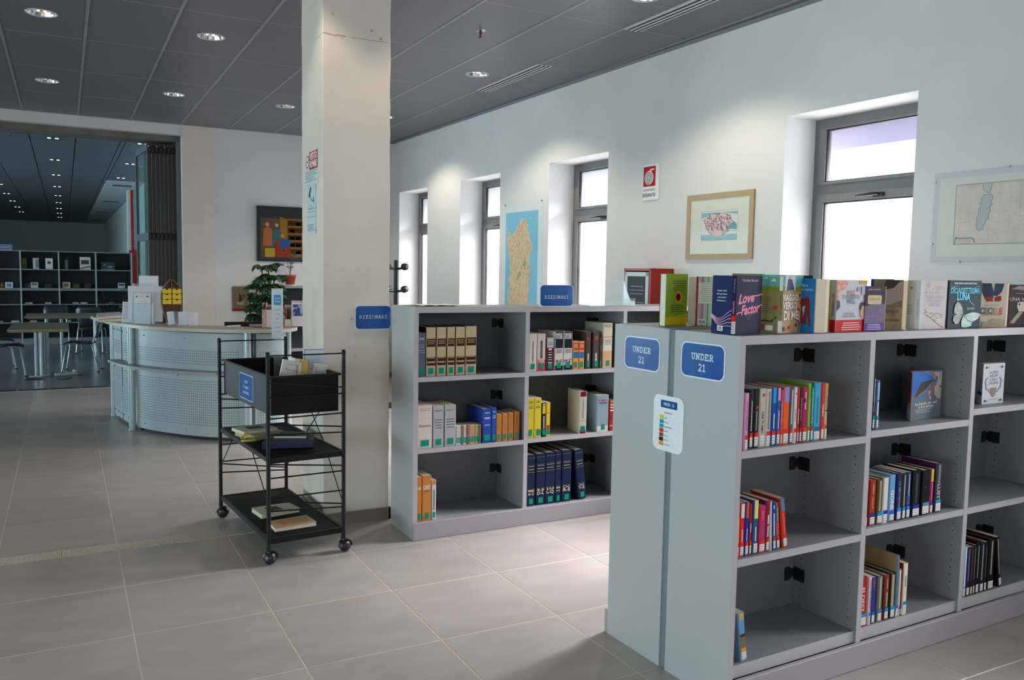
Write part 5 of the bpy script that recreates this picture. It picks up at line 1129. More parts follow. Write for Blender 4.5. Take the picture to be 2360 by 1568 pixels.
# 9 small purple paperback
r_, ar = stand('small dark purple paperback with a cream label and violet band', [(1990, .030, 2037, .030, '#3a3040')], 659.5, [([(1992, .034), (2036, .034), (2038, .055), (1996, .055)], '#ddd2b8')])
A, w_, h_ = ar[0]; A.rect(0, w_, 0, h_*.18, '#6a3f9e'); A.poly([(0, h_*.18), (w_, h_*.18), (w_, h_*.6), (w_*.5, h_*.62), (0, h_*.55)], ramp_mat('floral_print', [(.3, '#4f6a6c'), (.5, '#6a5a80'), (.7, '#8a5a94')], scale=45)); A.rrect(w_*.12, w_*.8, h_*.6, h_*.8, .008, '#dcc79a'); A.text('La RIVINCITA', w_*.46, h_*.71, .009, '#7a5f3a', width=w_*.56); A.text('ROBIN SCHWARTZ', w_*.42, h_*.925, .007, '#c9b8c9', width=w_*.6); A.rows(w_*.1, w_*.85, h_*.15, 4, h_*.036, .0022, '#d9c9ec', seed=2, center=True); fin(ar, r_)
# 10 white open book with sprigs
r_, ar = stand('white open book with green sprigs and thin lilac lettering', [(2086, .085, 2106, .045, '#c6c8c2'), (2106, .045, 2117, .036, '#cbc8be'), (2117, .036, 2124, .034, '#dfe4ea'), (2124, .034, 2176.5, .040, '#d3c9c6')], 647, [([(2090, .09), (2108, .052), (2118, .045), (2172, .048), (2168, .07), (2112, .08)], '#e3dccb')], ytop_v=.04, xc=2120)
A, w_, h_ = ar[0]; A.rows(w_*.1, w_*.8, h_*.5, 6, h_*.035, .0018, '#7c7f84', seed=4); A.disc(w_*.5, h_*.85, .006, '#8aa040', 8)
A, w_, h_ = ar[1]; A.text('TROPPO VICINO', w_*.5, h_*.45, w_*.4, '#8c8aa8', rot=-math.pi/2, width=h_*.35); A.rect(w_*.05, w_*.95, .003, h_*.2, '#d8cfb8')
A, w_, h_ = ar[3]
for k, (t_, q) in enumerate((('TROPPO VICINO', .82), ('PER STARTI', .66), ('LONTANO', .52))): A.text(t_, w_*.5, h_*(.66-k*.078), .014, '#a9a8c6', width=w_*q)
A.line([(w_*.12, h_*.3), (w_*.35, h_*.24), (w_*.6, h_*.13), (w_*.95, h_*.02)], .0022, '#5a3a30'); A.line([(w_*.35, h_*.24), (w_*.6, h_*.36)], .0012, '#5a3a30')
rg = random.Random(3)
for k in range(22):
    a_, b_ = rg.choice([(rg.uniform(.05, .4), rg.uniform(.82, .97)), (rg.uniform(.05, .4), rg.uniform(.25, .42)), (rg.uniform(.5, .85), rg.uniform(.1, .45))]); A.disc(w_*a_, h_*b_, .0042, '#a2a63a', 6, ry=.0022, up=(k == 0))
A.disc(w_*.1, h_*.76, .003, '#a33a3a', 6); A.rows(w_*.5, w_*.85, h_*.88, 3, h_*.025, .0015, '#8f8f90', seed=4); A.text('TAMMARA WEBBER', w_*.45, h_*.755, .006, '#9c8f90', width=w_*.5); fin(ar, r_)
# 11 dark teal book with butterfly
r_, ar = stand('dark teal book with a white butterfly and glowing turquoise title', [(2178, .042, 2182.5, .036, '#2a1430'), (2182.5, .036, 2256.5, .034, '#22424c')], 646.5, [([(2184, .042), (2255, .040), (2257, .075), (2186, .078)], '#ddd2b8')], ytop_v=.036, xc=2200)
A, w_, h_ = ar[1]; cy_ = '#2fd0f0'; A.text('KAMI GARCIA & MARGARET STOHL', w_*.5, h_*.94, .007, '#dfe6e8', width=w_*.7, bold=.02); A.text('LA', w_*.12, h_*.865, .012, cy_, width=w_*.1); A.text('DICIASSETTESIMA', w_*.5, h_*.79, .024, cy_, width=w_*.9, bold=.015); A.text('LUNA', w_*.45, h_*.665, .030, cy_, width=w_*.40, bold=.03)
A.line([(w_*.6, h_*.64), (w_*.66, h_*.55), (w_*.78, h_*.485)], .003, cy_); A.line([(w_*.75, h_*.82), (w_*.82, h_*.88), (w_*.93, h_*.88), (w_*.95, h_*.82)], .0016, '#7fb4bc'); A.line([(w_*.15, h_*.86), (w_*.25, h_*.9), (w_*.3, h_*.84)], .0014, '#7fb4bc')
A.text('La terza luna', w_*.68, h_*.43, .006, '#c9d6d8', width=w_*.24); A.text('sta per sorgere', w_*.68, h_*.405, .006, '#c9d6d8', width=w_*.22)
wing = ramp_mat('butterfly_wing', [(.3, '#9fc4bc'), (.6, '#cfe6e0'), (.8, '#e9f4ef')], scale=30, stretch=(1, 1, 3)); wing2 = ramp_mat('butterfly_wing_shaded', [(.3, '#9a9c9c'), (.7, '#c4c8c6')], scale=30)
A.poly([(w_*.46, h_*.27), (w_*.72, h_*.335), (w_*.93, h_*.32), (w_*.99, h_*.28), (w_*.93, h_*.20), (w_*.76, h_*.13), (w_*.6, h_*.17)], wing)
A.poly([(w_*.45, h_*.26), (w_*.60, h_*.16), (w_*.74, h_*.12), (w_*.72, h_*.05), (w_*.55, h_*.015), (w_*.42, h_*.03), (w_*.40, h_*.14)], wing, up=True)
A.poly([(w_*.44, h_*.29), (w_*.42, h_*.42), (w_*.34, h_*.52), (w_*.26, h_*.56), (w_*.19, h_*.5), (w_*.16, h_*.36), (w_*.18, h_*.31)], wing2); A.poly([(w_*.42, h_*.27), (w_*.3, h_*.31), (w_*.16, h_*.27), (w_*.14, h_*.17), (w_*.22, h_*.09), (w_*.32, h_*.11)], wing2)
for t_ in (-.9, -.5, -.2, .1): A.line([(w_*.45, h_*.265), (w_*(.45+.4*math.cos(t_)), h_*(.265+.23*math.sin(t_)))], .0009, '#5f7f84', up=(t_ == -.9))
A.line([(w_*.44, h_*.31), (w_*.43, h_*.22)], .004, '#3a4a4e'); fin(ar, r_)
# 12 Cecile
r_, ar = stand('cream book with jeans and red shoes above multicoloured capital lettering', [(2257.5, .060, 2316.5, .020, '#c6bba6')], 653, [([(2262, .062), (2316, .026), (2320, .04), (2272, .085)], '#e3d2b4')], ytop_v=.03, xc=2300)
A, w_, h_ = ar[0]; A.poly([(0, h_*.99), (w_*.36, h_*.99), (w_*.45, h_*.82), (w_*.46, h_*.66), (w_*.12, h_*.66), (0, h_*.8)], '#2c3850'); A.poly([(w_*.5, h_*.99), (w_*.86, h_*.99), (w_*.78, h_*.8), (w_*.6, h_*.7), (w_*.45, h_*.72)], '#2f3f5c'); A.poly([(w_*.1, h_*.68), (w_*.42, h_*.7), (w_*.46, h_*.585), (w_*.2, h_*.58)], '#8c3020'); A.poly([(w_*.5, h_*.68), (w_*.75, h_*.72), (w_*.78, h_*.62), (w_*.72, h_*.585), (w_*.52, h_*.585)], '#8c3020')
for k, (ch, c_) in enumerate(zip('CECILE', ('#252038', '#2c7a58', '#4a1f40', '#3f7a3a', '#e0861c', '#c93426'))): A.text(ch, w_*(.06+k*.145), h_*.375, .026, c_, bold=.03)
A.line([(w_*.19, h_*.46), (w_*.22, h_*.485)], .002, '#2c7a58'); A.text('il futuro e per tutti', w_*.42, h_*.295, .009, '#3b3430', width=w_*.75); A.text('MARIE-AUDE MURAIL', w_*.4, h_*.5, .005, '#77706a', width=w_*.6); A.poly([(w_*.05, 0), (w_*.95, 0), (w_*.95, h_*.18), (w_*.5, h_*.2), (w_*.3, h_*.12), (w_*.05, h_*.14)], '#ad9c84'); A.text('GIUNTI', w_*.45, h_*.08, .006, '#2a2622'); fin(ar, r_)
# 13 dark book cut by the frame
r_, ar = stand('dark brown book with clasped pale hands, last on the bookcase top', [(2318.5, .060, 2322.5, .035, '#7a1c24'), (2322.5, .035, 2386, .030, '#2c2424')], 656.5, [([(2325, .042), (2385, .038), (2387, .07), (2327, .075)], '#ddd2b8')], ytop_v=.035, xc=2340)
A, w_, h_ = ar[1]; A.text('UNA VOLTA', w_*.5, h_*.66, .017, '#b9aca4', width=w_*.96); A.rows(w_*.2, w_*.7, h_*.79, 1, .01, .002, '#9a8c88', seed=2); A.poly([(w_*.3, h_*.58), (w_*.45, h_*.6), (w_*.65, h_*.56), (w_*.75, h_*.46), (w_*.72, h_*.36), (w_*.35, h_*.36), (w_*.28, h_*.48)], '#c9bfa8'); A.poly([(w_*.05, h_*.1), (w_*.35, h_*.36), (w_*.5, h_*.34), (w_*.2, h_*.08)], '#a3937c'); A.disc(w_*.36, h_*.53, .006, '#3a1a20', 8); A.poly([(w_*.05, h_*.9), (w_*.3, h_*.97), (w_*.9, h_*.95), (w_*.5, h_*.86)], '#8c827a'); fin(ar, r_)
# 14-15 books further back on the rear half
r_, ar = stand('grey-green book behind the navy open one', [(1684, .44, 1757, .42, '#7d857c')], 630.5, [([(1690, .445), (1752, .43), (1746, .45), (1688, .468)], '#ddcca8')]); fin(ar, r_)
r_, ar = stand('dark charcoal book behind the brown and green one', [(1794, .40, 1868, .36, '#26262c')], 634.5, [([(1798, .412), (1864, .372), (1860, .39), (1800, .43)], '#d0c4a8')]); fin(ar, r_)
# face-out books in the bays
r_, ar = stand('blue-grey book facing out alone in the middle bay', [(2089.5, .125, 2096.5, .080, '#b5452a'), (2096.5, .080, 2166, .105, '#6f7880')], 857.5, [([(2092, .13), (2098, .087), (2162, .110), (2158, .135)], '#ddccaa')], z=.9728, ytop_v=.08, xc=2100, group='books facing out in the bays')
A, w_, h_ = ar[0]; A.rect(0, w_, h_*.26, h_*.36, '#e0b81c'); A.rect(0, w_, .003, h_*.26, '#e3e3e0')
A, w_, h_ = ar[1]; A.poly([(0, h_), (w_*.35, h_), (w_*.72, h_*.84), (w_*.3, h_*.72), (w_*.05, h_*.5), (0, h_*.5)], '#2f6fc0'); A.poly([(w_*.3, h_*.78), (w_*.72, h_*.82), (w_*.45, h_*.62), (w_*.1, h_*.46)], '#4a4038'); A.poly([(w_*.1, h_*.45), (w_*.5, h_*.52), (w_*.4, h_*.44)], '#3a78c8')
A.poly([(w_*.45, h_*.98), (w_*.98, h_*.96), (w_*.98, h_*.4), (w_*.6, h_*.4), (w_*.55, h_*.55), (w_*.75, h_*.8)], ramp_mat('collage_print', [(.3, '#b9b6ac'), (.5, '#c9bfa4'), (.62, '#b0503c'), (.75, '#5a6aa8')], scale=34, kind='cells', rough=.5))
A.text('La banda dei cani', w_*.5, h_*.335, .012, '#e2e2dc', width=w_*.72, bold=.02); A.text('a tre zampe', w_*.5, h_*.27, .012, '#e2e2dc', width=w_*.5, bold=.02); A.rows(w_*.15, w_*.75, h_*.21, 3, h_*.03, .002, '#c9c9c0', seed=3); fin(ar, r_)
r_, ar = stand('white book with blue emblem facing out in the third bay', [(2250.5, .11, 2261.5, .062, '#d6d6d2'), (2261.5, .062, 2311, .058, '#dcdbdd')], 837.5, [([(2253, .115), (2263, .07), (2309, .066), (2308, .105)], '#ddccaa')], z=1.0168, ytop_v=.06, xc=2270, group='books facing out in the bays')
A, w_, h_ = ar[0]; A.rect(w_*.05, w_*.95, h_*.22, h_*.31, '#1d55b0'); A.text('ALFRED KROPP', w_*.5, h_*.5, w_*.3, '#4a4f60', rot=-math.pi/2, width=h_*.28)
A, w_, h_ = ar[1]
for k, (t_, q) in enumerate((('ALFRED', .38), ('KROPP', .36), ('IL SIGILLO', .34), ('DI SALOMONE', .44))): A.text(t_, w_*.5, h_*(.78-k*.088), .0125, '#4f5670', width=w_*q)
ring = [(w_*(.5+.36*math.cos(t)*(1+.08*math.sin(9*t))), h_*(.52+.24*math.sin(t)*(1+.08*math.cos(7*t)))) for t in [math.radians(150+240*i/24) for i in range(25)]]; A.line(ring, .008, '#4a66a0'); A.line([(p[0], p[1]) for p in ring[::2]], .003, '#c9d4e6')
A.poly([(w_*.36, h_*.4), (w_*.64, h_*.4), (w_*.6, h_*.22), (w_*.5, h_*.16), (w_*.4, h_*.22)], '#a98f7c'); 
for a_, b_ in ((.14, .91), (.86, .91), (.14, .08), (.86, .08)): A.disc(w_*a_, h_*b_, .006, '#3f5a94', 8); A.disc(w_*(a_+(.1 if a_ < .5 else -.1)), h_*b_, .003, '#b23a3a', 6)
A.text('RICK YANCEY', w_*.5, h_*.115, .006, '#4f5670', width=w_*.3); fin(ar, r_)
# ================================================================== BOOK TROLLEY
FT = Frame(.929, 4.44, 0, .0872)
blk = M('#08080a', .4, var=.08, spec=.3); blk2 = M('#0a0a0c', .6, var=.1, spec=.2); TWD, TLN = .42, 1.0
tr = thing('book_trolley', 'black wire book trolley on four castors in front of the column', 'trolley', FT.loc, FT.rz)
for (x, y) in ((0, 0), (TWD, 0), (0, TLN), (TWD, TLN)):
    mb = MB(); mb.tube([(x, y, .075), (x, y, .10), (x, y, 1.12)], .0105, blk, 10, radii=[.013, .0115, .0105]); mb.lathe([(.0105, 1.115), (.0125, 1.12), (.011, 1.14), (0, 1.142)], blk, 10, Matrix.Translation((x, y, 0)))
    z_ = .15
    while z_ < 1.1: mb.lathe([(.0105, -.003), (.0128, 0), (.0105, .003)], blk, 8, Matrix.Translation((x, y, z_))); z_ += .028
    mb.build('post', tr)
    a = random.Random(x*7+y).uniform(-.6, .6)
    c = MB(); R_ = Matrix.Translation((x, y, 0)) @ Matrix.Rotation(a, 4, 'Z')
    c.lathe([(.008, .058), (.008, .078)], M('#b9bcc2', .25, .9), 10, R_)
    for s_ in (-1, 1): c.lathe([(0, .0235), (.012, .0235), (.026, .018), (.0335, .008), (.0335, .004), (0, .004)], M('#1d1c21', .35), 18, R_ @ Matrix.Translation((.012, 0, .0335)) @ Matrix.Rotation(s_*math.pi/2, 4, 'X'))
    cs = c.build('castor', tr)
    h_ = MB(); h_.lathe([(.036, -.02), (.040, -.01), (.040, .01), (.036, .02)], M('#26252b', .3), 18, R_ @ Matrix.Translation((.012, 0, .036)) @ Matrix.Rotation(math.pi/2, 4, 'X') @ Matrix.Rotation(-.9, 4, 'Z')); 
    # hood: keep the upper part only
    h_.f = [f for f in h_.f if sum(h_.v[i][2] for i in f)/len(f) > .034]; h_.mi = h_.mi[:len(h_.f)]; h_.sm = h_.sm[:len(h_.f)]
    h_.build('hood', cs)
RUNGS = [(1.122, 1.121), (.977, .934), (.90, .898), (.788, .789), (.758, .714), (.70, .682), (.543, .495), (.468, .464), (.36, .354), (.345, .278), (.29, .26)]
for y in (0, TLN):
    for za, zb in RUNGS:
        mb = MB(); mb.tube([(.0105, y, za), (TWD-.0105, y, zb)], .0042, blk, 6); mb.build('rung', tr)
for q in (((TWD, .30, .56), (TWD, 0, .27)), ((TWD, .70, .56), (TWD, TLN, .27)), ((TWD+.004, .30, .80), (TWD+.004, .62, .575)), ((TWD-.004, .62, .80), (TWD-.004, .30, .575)), ((0, .3, .56), (0, 0, .33)), ((0, .7, .56), (0, TLN, .33))):
    mb = MB(); mb.tube(q, .003, blk, 6); mb.build('brace', tr)
for z_ in (.575, .14):
    mb = MB(); mb.box(.012, TWD-.012, .012, TLN-.012, z_-.006, z_-.001, blk2)
    for q in ((.0, TWD, -.004, .012), (.0, TWD, TLN-.012, TLN+.004)): mb.box(q[0]+.012, q[1]-.012, q[2], q[3], z_-.028, z_+.002, blk)
    for q in ((-.002, .012, .012, TLN-.012), (TWD-.012, TWD+.002, .012, TLN-.012)): mb.box(q[0], q[1], q[2], q[3], z_-.022, z_+.002, blk)
    mb.build('shelf', tr)
mb = MB(); z0, z1 = .80, 1.003; t_ = .002; x0, x1, y0, y1 = .022, TWD-.022, .022, TLN-.022
mb.box(x0, x1, y0, y0+t_, z0, z1, blk2); mb.box(x0, x1, y1-t_, y1, z0, z1, blk2); mb.box(x0, x0+t_, y0, y1, z0, z1, M('#15181b', .5)); mb.box(x1-t_, x1, y0, y1, z0, z1, blk2); mb.box(x0, x1, y0, y1, z0, z0+t_, blk2)
for q in ((x0-.012, x1+.012, y0-.010, y0+.004), (x0-.012, x1+.012, y1-.004, y1+.010), (x0-.012, x0+.003, y0, y1), (x1-.003, x1+.012, y0, y1)): mb.box(q[0], q[1], q[2], q[3], z1-.004, z1+.008, blk)
mb.build('book_box', tr)
for (x, y) in ((x0-.006, y0-.006), (x1+.006, y0-.006), (x0-.006, y1+.006), (x1+.006, y1+.006)): pass
a = FT.pxx(551, 870, .0185); b = FT.pxx(583, 918, .0185); a2 = FT.pxx(551, 902, .0185); b2 = FT.pxx(583, 872, .0185)
sy0, sy1 = b.y, a.y; sz0, sz1 = min(a2.z, b.z), max(a.z, b2.z)
sz0, sz1 = .825, .972
r_, A = plate('trolley_sign', 'blue rounded sign on the trolley box reading LIBRI A GRANDI CARATTERI', 'sign', FT.w(.0215, sy1, sz0), -(FT.M.to_3x3() @ Vector((0, 1, 0))), Z, sy1-sy0, sz1-sz0, .022, .002)
ww, hh = sy1-sy0, sz1-sz0; A.rrect(.004, ww-.004, .004, hh-.004, .019, film)
A.slab('LIBRI', ww/2, hh*.70, .0125, '#e9eef4', wd=.8, th=.17, adv=1.12); A.slab('A GRANDI', ww/2, hh*.48, .0125, '#e9eef4', wd=.8, th=.17, adv=1.12); A.slab('CARATTERI', ww/2, hh*.27, .0125, '#e9eef4', wd=.8, th=.17, adv=1.12); A.build('sign_face', r_)
# things in the box: leaning books
def lean_book(F, x, y, z, w_, d_, h_, rot, cover, label, page='#d9cba8', group='books in the trolley box', art=None):
    """thin volume standing with its cover (w_ x h_) towards -y, thickness d_"""
    root = thing('book', label, 'book', F.w(x, y, z), 0, group); root.rotation_euler = (Matrix.Rotation(F.rz, 3, 'Z') @ Matrix.Rotation(rot[2], 3, 'Z') @ Matrix.Rotation(rot[1], 3, 'Y') @ Matrix.Rotation(rot[0], 3, 'X')).to_euler()
    mb = MB(); c = M(cover, .45, spec=.3); mb.box(0, w_, 0, .0015, 0, h_, c); mb.box(0, w_, d_-.0015, d_, 0, h_, c); mb.box(0, .0015, .0015, d_-.0015, 0, h_, c); mb.build('cover', root)
    mb = MB(); mb.box(.0015, w_-.002, .0016, d_-.0016, .001, h_-.001, M(page, .9, var=.1, scale=90)); mb.build('page_block', root)
    if art: A = Art((0, 0, 0), (1, 0, 0), (0, 0, 1)); art(A, w_, h_); A.build('cover_print', root)
    return root
def bx(x, y, v): p = FT.px(x, y, v); return p.x
def a1(A, w, h): A.poly([(w*.1, 0), (w*.15, h*.35), (w*.4, h*.42), (w*.6, h*.25), (w*.75, h*.4), (w*.85, 0)], '#6a4a2a'); A.text('Peri Lami', w*.5, h*.72, .012, '#4f5460', width=w*.6); A.rows(w*.2, w*.8, h*.88, 1, .01, .002, '#8c8f94', seed=1)
lean_book(FT, bx(637, 865, .20), .20, .90, .115, .016, .185, (.0, .22, .0), '#dcdad2', 'white and brown paperback leaning in the trolley box', art=a1)
lean_book(FT, bx(650, 865, .26)+.05, .28, .90, .10, .03, .17, (.0, .12, .0), '#c9b88c', 'khaki paperback behind the white and brown one in the box')
lean_book(FT, bx(676, 865, .20), .20, .90, .028, .12, .178, (.0, .06, .0), '#d8d3c0', 'cream paperback standing spine out with an orange marker', art=lambda A, w, h: A.line([(w*.5, h*.2), (w*.5, h*.8)], .004, '#6f8a5a'))
lean_book(FT, bx(686, 865, .20)+.012, .20, .90, .034, .12, .168, (.0, .08, .0), '#d8b860', 'thick yellow paperback beside the cream one in the box', page='#dcb964')
def a2_(A, w, h): A.rect(0, .003, 0, h, '#1f4a86'); A.rect(.0, w, h-.003, h, '#1f4a86'); A.text('Leggere', w*.5, h*.55, .014, '#2a4f86', width=w*.6); A.rows(w*.15, w*.9, h*.86, 4, .014, .002, '#6f8fb0', seed=3); A.rows(w*.15, w*.9, h*.4, 4, .014, .002, '#3f6f9c', seed=5)
lean_book(FT, bx(703, 865, .34), .34, .87, .115, .006, .245, (-.06, .0, -.1), '#ccdcea', 'white sheet in a blue-edged holder standing in the trolley box', art=a2_)
lean_book(FT, bx(722, 865, .20), .20, .90, .075, .05, .145, (.0, .10, .0), '#dcdcdc', 'small white paperback with a thick cream fore-edge in the box', page='#d6c496', art=lambda A, w, h: (A.text('Piccoli', w*.45, h*.7, .009, '#5f6a90', width=w*.5), A.line([(w*.06, h*.1), (w*.06, h*.9)], .003, '#5a6aa0')))
# tall narrow notice in a clear stand at the back of the trolley
r_ = thing('leaflet_stand', 'tall narrow white notice with blue square in a clear stand behind the trolley box', 'sign', FT.w(.30, .93, .803), FT.rz)
mb = MB(); mb.box(.02, .075, 0, .003, 0, .34, clear); mb.box(.0, .10, -.03, .035, 0, .003, clear); mb.build('holder', r_)
mb = MB(); mb.box(.008, .082, -.002, 0, .335, .65, M('#d3dde6', .4)); mb.build('sheet', r_)
A = Art((.008, -.0022, .335), (1, 0, 0), (0, 0, 1)); A.rrect(.014, .060, .21, .275, .005, '#4a94c8'); A.text('SALVA', .037, .252, .010, '#dfeaf4', width=.033, bold=.02); A.text('CORSA', .037, .232, .010, '#dfeaf4', width=.033, bold=.02)
for k, (t_, q) in enumerate((('LETTURE', .034), ('STUDI', .028), ('ARTE', .022), ('E', .003), ('NATURA', .034), ('VIAGGI', .036))): A.text(t_, .037, .18-k*.028, .008, '#8a949c', width=q)
A.build('print', r_)
# flat books on the trolley shelves: corners taken on their top face
def flat_book(px4, ztop, th, cover, label, group, page='#d8cfb4', art=None, cat='book', name='book', solid=False):
    P = [onZ(x, y, ztop) for x, y in px4]; c = sum(P, Vector())/4; c.z = ztop-th
    root = thing(name, label, cat, c, 0, group); q = [(p.x-c.x, p.y-c.y) for p in P]
    if solid:
        mb = MB(); mb.prism(q, 0, th, M(cover, .4)); mb.build('body', root)
    else:
        mb = MB(); mb.prism(q, 0, .0015, M(cover, .45, spec=.3)); mb.prism(q, th-.0015, th, M(cover, .45, spec=.3)); mb.build('cover', root)
        s_ = .975; mb = MB(); mb.prism([(x*s_, y*s_) for x, y in q], .0016, th-.0016, M(page, .9, var=.1, scale=90)); mb.build('page_block', root)
    if art:
        U = Vector((q[3][0]-q[0][0], q[3][1]-q[0][1], 0)); V = Vector((q[0][0]-q[3][0]+q[1][0]-q[0][0]+0, 0, 0)); O = Vector((q[3][0], q[3][1], th))
        U = Vector((q[2][0]-q[3][0], q[2][1]-q[3][1], 0)); V = Vector((q[0][0]-q[3][0], q[0][1]-q[3][1], 0)); A = Art(O, U, Vector((-U.y, U.x, 0))); art(A, U.length, V.length); A.build('cover_print', root)
    return root
G3 = 'books lying on the trolley shelves'
flat_book([(579, 1171), (665, 1158), (691, 1171), (603, 1187)], .166, .025, '#cbc0ac', 'book with a brown photo cover, further back on the lowest trolley shelf', G3, art=lambda A, w, h: A.poly([(w*.3, h*.25), (w*.62, h*.2), (w*.6, h*.7), (w*.28, h*.75)], '#5a4234'))
flat_book([(618, 1202), (706, 1187), (730, 1203), (634, 1218)], .164, .023, '#c09468', 'tan book with a curled cover at the front of the lowest trolley shelf', G3, page='#dcd4c0', art=lambda A, w, h: (A.rect(w*.2, w*.9, h*.2, h*.8, '#b08058'), A.text('Racconti', w*.6, h*.6, .014, '#dcc8a8', width=w*.4)))
flat_book([(540, 994), (618, 983), (656, 993), (585, 1008)], .602, .026, '#c9c6a8', 'cream and olive book under the stack on the middle trolley shelf', G3, page='#b5b08a')
flat_book([(533, 986), (605, 977), (640, 986), (562, 996)], .622, .018, '#cfcdb8', 'thin pale picture book on top of the stack on the middle trolley shelf', G3, art=lambda A, w, h: (A.poly([(w*.3, h*.3), (w*.75, h*.3), (w*.75, h*.8), (w*.3, h*.8)], '#5f6468'),))
flat_book([(546, 1003), (632, 989), (660, 1003), (572, 1013)], .598, .022, '#bfc2bd', 'grey landscape book at the front of the middle trolley shelf stack', G3, page='#d8d3ae', art=lambda A, w, h: A.poly([(w*.25, h*.3), (w*.9, h*.3), (w*.9, h*.8), (w*.25, h*.8)], '#6c7568')) if False else None
flat_book([(604, 1018), (650, 1000), (724, 1002), (722, 1014)], .622, .043, '#15163f', 'long dark blue box lying across the middle trolley shelf', G3, cat='box', name='storage_box', solid=True)
flat_book([(630, 1006), (655, 994), (712, 996), (706, 1006)], .634, .011, '#6f7276', 'thin grey-brown magazine lying on the dark blue box', G3, cat='magazine', name='magazine')
r_ = thing('ribbon_loop', 'crumpled yellow ribbon beside the dark blue box on the trolley', 'ribbon', onZ(578, 1016, .578))
mb = MB(); pts = [(-.05, .03, .012), (-.02, .05, .03), (.02, .03, .02), (0, 0, .012), (-.03, -.02, .02), (-.06, -.05, .012), (-.02, -.06, .012), (.02, -.05, .01)]; mb.tube(pts, .006, M('#d8b94a', .6), 6); mb.build('ribbon', r_)

# ================================================================== SERVICE DESK
F0 = Frame(0, 0, 0, 0)
def cat_(pts, n=8):
    P = [Vector((p[0], p[1])) for p in pts]; P = [P[0]*2-P[1]]+P+[P[-1]*2-P[-2]]; out = []
    for i in range(1, len(P)-2):
        for k in range(n):
            t = k/n; a, b, c, d = P[i-1:i+3]; out.append(.5*((2*b)+(c-a)*t+(2*a-5*b+4*c-d)*t*t+(3*b-a-3*c+d)*t**3))
    out.append(P[-2]); return out
deskm = ramp_mat('desk_panel_metal', [(.3, '#9fb0b4'), (.7, '#a9babe')], scale=3, rough=.38); topm = ramp_mat('desk_laminate', [(.3, '#8d8472'), (.7, '#a0967f')], scale=4, rough=.35, stretch=(1, 3, 1)); edgem = M('#b3b0a2', .4)
desk = thing('service_desk', 'curved grey service desk with perforated metal panels and laminate top', 'desk', (1.2, 8.6, 0)); D0 = Vector((1.2, 8.6, 0))
out_top = cat_([(.24, 10.1), (.275, 9.75), (.385, 9.06), (.525, 8.56), (.69, 8.205), (.949, 7.900), (1.243, 7.680), (1.428, 7.60), (1.66, 7.585), (1.84, 7.70), (1.93, 7.90), (1.99, 8.3)])
def offs(line, d):
    o = []
    for i, p in enumerate(line):
        a = line[max(0, i-1)]; b = line[min(len(line)-1, i+1)]; t = (b-a).normalized(); n = Vector((-t.y, t.x)); o.append(p+n*d)
    return o
def strip(line, d0, d1, z0, z1, mat, smat=None):
    a = offs(line, d0); b = offs(line, d1); mb = MB(); n = len(a); vs = []
    for z in (z0, z1): vs += [(p.x-D0.x, p.y-D0.y, z) for p in a]+[(p.x-D0.x, p.y-D0.y, z) for p in b]
    fs = []; ms = []
    for i in range(n-1):
        mb.add([vs[i], vs[i+1], vs[n+i+1], vs[n+i]], [(0, 1, 2, 3)], mat); mb.add([vs[2*n+i], vs[2*n+i+1], vs[3*n+i+1], vs[3*n+i]], [(0, 1, 2, 3)], mat)
        mb.add([vs[i], vs[i+1], vs[2*n+i+1], vs[2*n+i]], [(0, 1, 2, 3)], smat or mat, True); mb.add([vs[n+i], vs[n+i+1], vs[3*n+i+1], vs[3*n+i]], [(0, 1, 2, 3)], smat or mat, True)
    for i in (0, n-1): mb.add([vs[i], vs[n+i], vs[3*n+i], vs[2*n+i]], [(0, 1, 2, 3)], smat or mat)
    return mb
strip(out_top, 0, .42, 1.005, 1.035, topm, edgem).build('counter_top', desk)
pan = cat_([(.44, 9.62), (.495, 9.195), (.575, 8.80), (.666, 8.55), (.862, 8.24), (1.059, 8.01), (1.26, 7.85), (1.46, 7.77), (1.66, 7.76), (1.80, 7.86), (1.86, 8.05)], 10)
np_ = len(pan)-1
def seg_len(a): return sum((a[i+1]-a[i]).length for i in range(len(a)-1))
segs = [(0, 9, 'perforated_panel'), (10, 20, 'perforated_panel'), (22, 68, 'perforated_panel'), (73, 97, 'perforated_panel')]
for a, b, nm in segs:
    ln = pan[a:b+1]; po = strip(ln, 0, .004, .035, .985, deskm).build(nm, desk)
    L = seg_len(ln); mb = MB(); o = offs(ln, -.0008); acc = [0]
    for i in range(len(o)-1): acc.append(acc[-1]+(o[i+1]-o[i]).length)
    s_ = .04; dk = M('#1e2a2e', .7)
    while s_ < acc[-1]-.04:
        i = max(k for k in range(len(acc)) if acc[k] <= s_); i = min(i, len(o)-2); f_ = (s_-acc[i])/(acc[i+1]-acc[i]); p = o[i]*(1-f_)+o[i+1]*f_; t = (o[i+1]-o[i]).normalized()
        for zz in [.70+k*.0235 for k in range(6)]+[.14+k*.0235 for k in range(18)]:
            mb.add([(p.x-D0.x+t.x*.0045*math.cos(q*math.pi/3), p.y-D0.y+t.y*.0045*math.cos(q*math.pi/3), zz+.0045*math.sin(q*math.pi/3)) for q in range(6)], [tuple(range(6))], dk)
        s_ += .021
    mb.build('perforations', po, kind='stuff')
    for q in range(3):
        i = min(len(o)-1, int((.15+.35*q)*len(o))); p = o[i]; m2 = MB()
        for zz in (.09, .93): m2.lathe([(0, -.006), (.006, -.005), (.007, 0)], M('#66747a', .3, .8), 8, Matrix.Translation((p.x-D0.x-.001, p.y-D0.y, zz)) @ Matrix.Rotation(math.pi/2, 4, 'X'))
        m2.build('bolt', po)
strip(pan, .03, .05, .0, .06, dark).build('kickboard', desk)
postm = M('#a9bcc0', .3, .35, var=.03)
